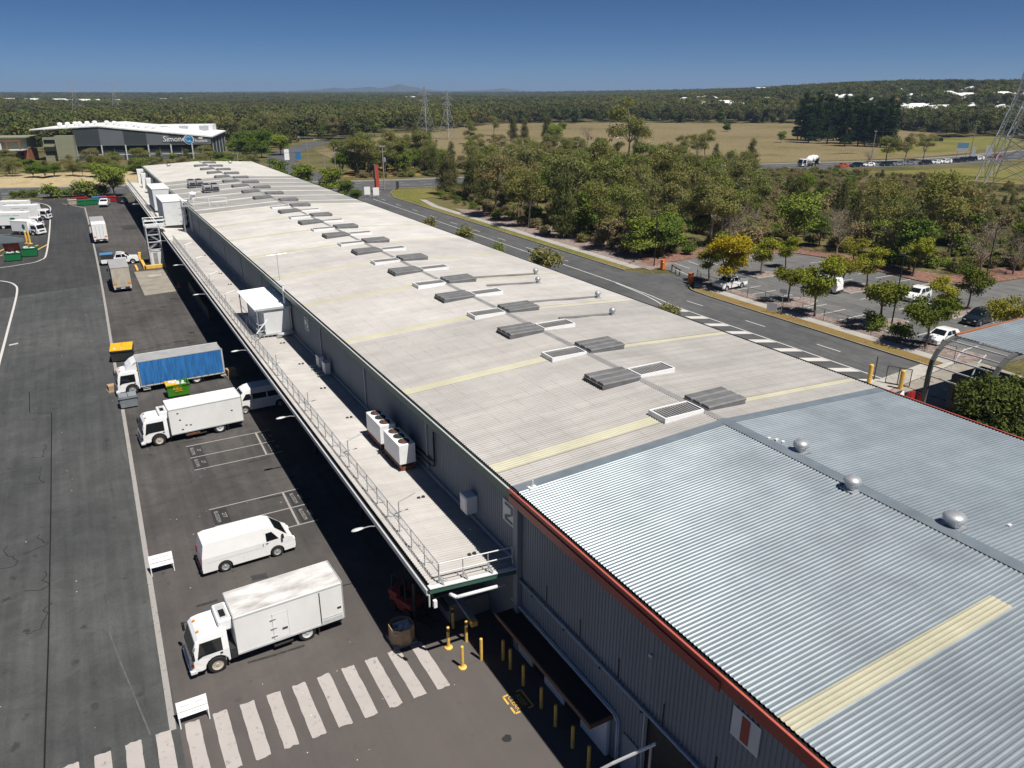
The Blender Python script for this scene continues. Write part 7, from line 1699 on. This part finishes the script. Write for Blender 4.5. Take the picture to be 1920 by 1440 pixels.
rn = random.Random(99); PLACED = []
def zoned(lab, key, x, y, h):
    if 'bushland' not in lab and 'factory' not in lab and 'cross street' not in lab: return lab
    size = {True: 'tall ', False: ''}[h > .95] if h > .62 else 'small '
    if 'factory' in lab: zone = ('at its left end' if x < -15 else 'at its middle' if x < 22 else 'at its right end')
    elif 'cross street' in lab: zone = ('near the street corner' if x < 118 else 'behind the middle of the bush' if x < 168 else 'toward the main road bend')
    else:
        lab = lab.replace(' between car park and main road', '').replace(' beyond the side road', '').replace(' behind the car park', '')
        zone = ('along the side road' if x < 84 and y < 150 else 'near the corner lawn' if x < 96 and y > 150 else 'behind the car park' if y < 112 and x < 132 else 'deep in its left half' if x < 128 else 'close to the main road' if y > 150 or x > 182 else 'deep in its right half')
    out = size + lab + ', ' + zone
    return out if len(out.split()) <= 16 else lab + ', ' + zone
def scatter(n, poly, mind, kinds, hr, label, group, avoid=None, cat='tree', wide=1.0, z=0.0):
    xs = [p[0] for p in poly]; ys = [p[1] for p in poly]; k = 0; tries = 0
    while k < n and tries < n * 60:
        tries += 1; x, y = rn.uniform(min(xs), max(xs)), rn.uniform(min(ys), max(ys))
        if not inside(x, y, poly) or near_line(x, y, cross_pts, 14): continue
        if avoid and avoid(x, y): continue
        if any((x - a) ** 2 + (y - c) ** 2 < mind * mind for a, c in PLACED): continue
        PLACED.append((x, y)); k += 1
        hh = rn.uniform(*hr)
        key = rn.choices([q[0] for q in kinds], [q[1] for q in kinds])[0]
        tops = {'gum': 13.5, 'sheoak': 11, 'green': 8.3, 'bright': 7.3, 'bare': 7, 'bush': 2.3, 'scrub': 2.3}[key]
        rr_ = math.hypot(x, y); px = 960 + 1532 * math.tan(math.atan2(x, y) - R_(29.165))
        if px > 1440 and y < 195: hh = max(.28, min(hh, (25 * (1 - rr_ / (275 if px < 1620 else 235)) - .3) / tops))
        tree(key, x, y, hh, zoned(label[key] if isinstance(label, dict) else label, key, x, y, hh), group, cat=cat, wide=wide, z=z)
BL = {'gum': 'olive gum tree in the bushland belt between car park and main road', 'sheoak': 'feathery brown-green sheoak in the bushland belt beyond the side road', 'green': 'dense green tree in the bushland belt beyond the side road', 'bright': 'fresh green tree in the bushland belt beyond the side road', 'bare': 'bare grey-branched tree in the bushland belt behind the car park', 'scrub': 'dry scrub bush on the bushland floor', 'bush': 'low green bush on the bushland floor'}
scatter(48, [(75.5, 98), (84, 97), (96, 98), (110, 110), (118, 150), (112, 190), (88, 196), (80, 178), (75.5, 150)], 5.6, [('gum', 6), ('sheoak', 4), ('green', 3), ('bright', .6)], (.78, 1.1), BL, 'trees of the bushland belt')
scatter(66, [(108, 68), (125, 62), (160, 70), (200, 85), (215, 110), (205, 150), (200, 178), (150, 188), (118, 186), (118, 150), (110, 110), (100, 98), (106, 92)], 7.0, [('gum', 6), ('sheoak', 5), ('green', 3), ('bright', .6), ('bare', 1.5)], (.75, 1.05), BL, 'trees of the bushland belt')
for i, (x, y, k, h) in enumerate(((109, 74, 'bare', 1.0), (107.5, 83, 'bare', 1.1), (101, 97, 'bare', 1.0), (96, 96, 'bare', .9), (112, 62, 'bare', 1.2), (117, 60, 'bare', 1.0), (124, 62, 'green', .9), (106, 69, 'green', .95), (105.5, 90, 'green', 1.1), (113, 80, 'gum', .95), (112, 70, 'gum', 1.1), (120, 72, 'gum', 1.0))):
    tree(k, x, y, h, zoned(BL[k], k, x, y, h), 'trees of the bushland belt'); PLACED.append((x, y))
for (x, y) in ((80.5, 95), (83.5, 97), (77, 96)): tree('green', x, y, .75, 'low dense green tree right behind the car park entry lamp', 'trees behind the entry lamp', wide=1.2); PLACED.append((x, y))
tree('lime', 139, 86, 2.0, 'large yellow-topped tree in the bushland right of centre', None, var=0, wide=1.15)
scatter(44, [(108, 64), (130, 60), (175, 72), (220, 92), (222, 140), (215, 172), (150, 188), (118, 186), (112, 120)], 4.6, [('gum', 3), ('sheoak', 6), ('green', 3), ('bare', 2)], (.5, .85), BL, 'trees of the bushland belt')
scatter(130, [(75, 92), (110, 92), (130, 64), (215, 80), (215, 180), (115, 190), (85, 190)], 4.0, [('scrub', 3), ('bush', 2)], (.7, 1.5), BL, 'bushes on the bushland floor', cat='bush')
# beyond the cross street
L2 = {'gum': 'gum tree on the far verge of the cross street', 'sheoak': 'sheoak on the far verge of the cross street', 'green': 'green tree on the far verge of the cross street', 'bare': 'bare tree on the far verge of the cross street'}
scatter(34, [(82, 232), (100, 226), (150, 218), (215, 210), (228, 216), (205, 240), (165, 262), (120, 268), (104, 282), (84, 262)], 5.2, [('gum', 6), ('sheoak', 4), ('green', 2), ('bare', 1)], (.6, .88), L2, 'trees beyond the cross street')
tree('gum', 178, 232, 1.75, 'tall spreading brown gum standing above the bush belt', None, var=1)
LF = {'gum': 'olive tree on the bank in front of the factory', 'green': 'green tree on the bank in front of the factory', 'sheoak': 'sheoak on the bank in front of the factory', 'bright': 'bright green tree right of the factory', 'bush': 'bush below the factory wall'}
scatter(62, [(-60, 285), (-20, 271), (20, 260), (54, 250), (60, 290), (40, 318), (0, 326), (-60, 336)], 4.6, [('gum', 2), ('green', 4), ('sheoak', 1)], (.32, .5), LF, 'trees in front of the factory', wide=1.6, z=.6)
for i in range(34):
    x = -60 + i * 3.3 + rn.uniform(-1, 1); y = 249 - .31 * x + rn.uniform(10, 19)
    k = rn.choice(['green', 'green', 'gum']); tree(k, x, y, rn.uniform(.42, .6) * (.75 if k == 'gum' else 1), 'low green tree in the row along the street bank below the factory', 'bank row trees', wide=1.35, z=1.5)
LF['green'] = 'leafy green tree to the right of the factory'
scatter(26, [(72, 236), (100, 228), (112, 246), (106, 268), (84, 266), (74, 250)], 4.2, [('gum', 5), ('green', 3), ('sheoak', 2)], (.7, 1.0), {'gum': 'gum in the thick clump beyond the street corner', 'green': 'dense green tree in the thick clump beyond the street corner', 'sheoak': 'sheoak in the thick clump beyond the street corner'}, 'clump beyond the street corner')
scatter(9, [(58, 318), (80, 330), (80, 372), (62, 372)], 5.5, [('bright', 2), ('green', 1)], (.9, 1.15), LF, 'trees right of the factory', wide=1.2)
scatter(26, [(82, 375), (150, 430), (180, 480), (100, 480), (60, 420), (60, 385)], 8, [('gum', 4), ('sheoak', 4), ('green', 2)], (.9, 1.2), {'gum': 'gum tree at the edge of the paddock beyond the junction', 'sheoak': 'sheoak at the edge of the paddock beyond the junction', 'green': 'green tree at the edge of the paddock beyond the junction'}, 'trees round the paddock')
for i, (px, py, k, h, lab) in enumerate(((1042, 268, 'green', 1.35, 'dark rounded clump tree standing in the dry field'), (1027, 265, 'sheoak', 1.4, 'dark sheoak beside the clump tree in the dry field'), (1056, 247, 'green', .9, 'small dark tree right of the field clump'), (1105, 268, 'bare', 1.5, 'lone bare tree standing in the dry field'), (1370, 244, 'bright', .9, 'lone bright green tree in the far dry field'), (983, 258, 'sheoak', 1.2, 'dark sheoak on the left side of the dry field, right of two'), (962, 259, 'sheoak', 1.3, 'dark sheoak on the left side of the dry field, left of two'), (798, 270, 'green', .85, 'dark rounded tree in the paddock in front of the pylons'), (775, 262, 'sheoak', 1.0, 'sheoak in the paddock left of the pylons'), (880, 266, 'gum', 1.0, 'gum in the paddock right of the pylons'), (925, 250, 'gum', 1.0, 'gum at the paddock end below the pale building'), (1476, 263, 'green', .75, 'small dark bush tree left of the pines'), (1650, 302, 'bare', .8, 'bare tree by the main road'), (1684, 300, 'gum', .85, 'brown spreading roadside tree by the main road, left of three'), (1720, 300, 'gum', .9, 'brown spreading roadside tree by the main road, middle of three'), (1755, 296, 'gum', .8, 'brown spreading roadside tree by the main road, right of three'))):
    d = 25 / ((py - 170) / 1532.0) / math.cos(math.atan((px - 960) / 1532.0)); x, y = by_px(px, d)
    tree(k, x, y, h * .9, lab, None, wide=1.25 if k in ('green', 'gum') and px > 1600 else 1.0)
for i in range(30):
    t = i / 29; px = 1506 + t * 182 + rn.uniform(-4, 4); py = 258 + 14 * t + rn.uniform(-7, 5)
    d = 25 / ((py - 170) / 1532.0) / math.cos(math.atan((px - 960) / 1532.0)); x, y = by_px(px, d)
    tree('pine', x, y, rn.uniform(.82, 1.02) * (1 - .12 * t), 'tall dark pine in the plantation row beyond the dry field', 'pines beyond the dry field')
BUSHES = [tree('scrub', 78.5, 101, 1.0, 'dry scrub bush beside the footpath at the bushland edge', None, cat='bush'), tree('bush', 80, 118, .9, 'low bush at the bushland edge, left of two', None, cat='bush', var=1), tree('bush', 79, 131, 1.0, 'low bush at the bushland edge, right of two', None, cat='bush', var=0)]
far_roots = []
for i, (px, d) in enumerate(((1080, 640), (1200, 660), (620, 480), (560, 470))):
    x, y = by_px(px, d); far_roots.append(tree('far', x, y, 1.0, 'woodland tree at the distant wood edge ' + ['beyond the middle of the dry field', 'beyond the right of the dry field', 'left of the paddock', 'behind the junction road'][i], 'distant wood edge', var=i))

# the distant wood: one mass, instanced
fields = FIELDS + [[(118 + 15 + 17 * math.cos(t), 318 + 8 * math.sin(t)) for t in np.linspace(0, 6.2, 16)]]
yard_blocks = [(-70, 240, 75, 400), ]
rs = np.random.RandomState(4)
pts = []; scl = []; typ = []
def band(r0, r1, sp, s0, s1, az0=-14, az1=72):
    n = int((r1 * r1 - r0 * r0) * R_(az1 - az0) / 2 / (sp * sp))
    r = np.sqrt(rs.uniform(r0 * r0, r1 * r1, n)); a = np.radians(rs.uniform(az0, az1, n))
    for x, y in zip(r * np.sin(a), r * np.cos(a)):
        if y < 400 and x < 90: continue
        if x < 230 and y < 270: continue
        if near_line(x, y, cross_pts, 22) or (x < 135 and near_line(x, y, [(62, 226), (66, 275), (72, 315), (88, 360), (120, 420)], 12)): continue
        if any(inside(x, y, f) for f in fields): continue
        if x < 260 and 240 < y < 480 and x > 80 and not (x < 150 and y > 400): continue
        if x > 200 and y < 200: continue
        if math.degrees(math.atan2(x, y)) > 38 and math.hypot(x, y) < 400: continue
        bad = False; rr_ = math.hypot(x, y)
        for hx, hy in HOUSES:
            if abs(x - hx) < 60 and abs(y - hy) < 60:
                hr = math.hypot(hx, hy); al = (x * hx + y * hy) / hr; la = abs(x * hy - y * hx) / hr
                if la < 11 and -8 - (0 if hx / max(hy, 1) < 1.28 and hr < 1300 else 6 if hr < 1300 else 30) < al - hr < 9: bad = True; break
        if bad: continue
        pts.append((x, y)); scl.append(rs.uniform(s0, s1))
band(260, 720, 7.0, .6, 1.1); band(720, 1500, 9.5, .65, 1.15); band(1500, 2600, 15, .8, 1.25); band(2600, 5200, 30, 1.0, 1.45)
P = np.array(pts); Z = terrain(P[:, 0], P[:, 1])
me = bpy.data.meshes.new('distant_wood'); me.vertices.add(len(P)); me.vertices.foreach_set('co', np.column_stack([P, Z]).astype(np.float32).ravel())
at = me.attributes.new('scl', 'FLOAT', 'POINT'); at.data.foreach_set('value', np.array(scl, np.float32))
at = me.attributes.new('typ', 'INT', 'POINT'); at.data.foreach_set('value', rs.choice(4, len(P), p=[.34, .33, .27, .06]).astype(np.int32))
me.materials.append(MATS['leaf_far'])
wood = link('distant_wood', me); tag(wood, 'dense distant woodland stretching to the horizon', 'woodland', kind='stuff')
ng = bpy.data.node_groups.new('scatter_wood', 'GeometryNodeTree')
ng.interface.new_socket('Geometry', in_out='INPUT', socket_type='NodeSocketGeometry'); ng.interface.new_socket('Geometry', in_out='OUTPUT', socket_type='NodeSocketGeometry')
N = ng.nodes; gi = N.new('NodeGroupInput'); go = N.new('NodeGroupOutput'); jn = N.new('GeometryNodeJoinGeometry')
a_s = N.new('GeometryNodeInputNamedAttribute'); a_s.data_type = 'FLOAT'; a_s.inputs[0].default_value = 'scl'
a_t = N.new('GeometryNodeInputNamedAttribute'); a_t.data_type = 'INT'; a_t.inputs[0].default_value = 'typ'
rv = N.new('FunctionNodeRandomValue'); rv.data_type = 'FLOAT_VECTOR'; rv.inputs[0].default_value = (0, 0, 0); rv.inputs[1].default_value = (0, 0, 6.28)
for i, root in enumerate(far_roots):
    cr = [c for c in root.children if c.name.startswith('crown')][0]
    oi = N.new('GeometryNodeObjectInfo'); oi.inputs[0].default_value = cr; oi.transform_space = 'ORIGINAL'; oi.inputs['As Instance'].default_value = True
    ip = N.new('GeometryNodeInstanceOnPoints'); cmp_ = N.new('FunctionNodeCompare'); cmp_.data_type = 'INT'; cmp_.operation = 'EQUAL'
    ng.links.new([o for o in a_t.outputs if o.enabled][0], cmp_.inputs[2]); cmp_.inputs[3].default_value = i
    ng.links.new(gi.outputs[0], ip.inputs['Points']); ng.links.new(cmp_.outputs[0], ip.inputs['Selection']); ng.links.new(oi.outputs['Geometry'], ip.inputs['Instance'])
    ng.links.new(rv.outputs[0], ip.inputs['Rotation']); ng.links.new([o for o in a_s.outputs if o.enabled][0], ip.inputs['Scale'])
    ng.links.new(ip.outputs[0], jn.inputs[0])
ng.links.new(jn.outputs[0], go.inputs[0])
wood.modifiers.new('scatter', 'NODES').node_group = ng
uq = []; us = []; ut = []
belt = [(75.5, 98), (84, 93), (96, 97.5), (106, 92), (109, 80), (107, 70), (108, 64.5), (130, 58), (175, 70), (224, 92), (224, 150), (216, 178), (150, 190), (112, 194), (88, 197), (79, 178), (75.5, 150)]
belt2 = [(75, 232), (110, 222), (160, 217), (222, 209), (205, 242), (160, 264), (104, 284), (84, 264)]
while len(uq) < 2900:
    x, y = rs.uniform(75, 225), rs.uniform(58, 285)
    if not (inside(x, y, belt) or inside(x, y, belt2)) or near_line(x, y, cross_pts, 12.5): continue
    if math.sin(x * .11 + 1.3) * math.sin(y * .13) + rs.uniform(-.8, .8) < -.25: continue
    uq.append((x, y, 0)); us.append(rs.uniform(.25, .8)); ut.append(rs.choice(3, p=[.62, .2, .18]))
me = bpy.data.meshes.new('undergrowth'); me.vertices.add(len(uq)); me.vertices.foreach_set('co', np.array(uq, np.float32).ravel())
me.attributes.new('scl', 'FLOAT', 'POINT').data.foreach_set('value', np.array(us, np.float32)); me.attributes.new('typ', 'INT', 'POINT').data.foreach_set('value', np.array(ut, np.int32))
under = link('undergrowth', me); tag(under, 'dry grassy scrub covering the bushland floor', 'undergrowth', kind='stuff')
ng2 = ng.copy(); ng2.name = 'scatter_undergrowth'
protos = [[c for c in o.children if c.name.startswith('crown')][0] for o in BUSHES]
ois = [q for q in ng2.nodes if q.bl_idname == 'GeometryNodeObjectInfo']
for q, pr_ in zip(ois, [protos[0], protos[1], protos[2], protos[0]]): q.inputs[0].default_value = pr_
under.modifiers.new('scatter', 'NODES').node_group = ng2

dg = bpy.context.evaluated_depsgraph_get()
for o in [q for q in bpy.data.objects if q.type == 'FONT']:
    me = bpy.data.meshes.new_from_object(o.evaluated_get(dg)); nm = o.name; cu = o.data
    n_ = link('tmp', me, o.parent, o.location); n_.rotation_euler = o.rotation_euler; n_.scale = o.scale
    bpy.data.objects.remove(o); n_.name = nm
# ---------------------------------------------------------------- haze: thin even air round the whole scene
m = bpy.data.materials.new('air'); m.use_nodes = True; m.node_tree.nodes.clear()
vo = m.node_tree.nodes.new('ShaderNodeVolumePrincipled'); ou = m.node_tree.nodes.new('ShaderNodeOutputMaterial')
vo.inputs['Density'].default_value = 1.15e-4; vo.inputs['Color'].default_value = (0.45, 0.63, 0.95, 1); vo.inputs['Anisotropy'].default_value = 0.1
m.node_tree.links.new(vo.outputs[0], ou.inputs['Volume'])
MATS['air'] = m
hz = MB().box(-11200, 11200, -11200, 11200, -1.2, 125).build('haze', 'air'); tag(hz, 'thin blue summer haze in the air', 'haze', kind='stuff')
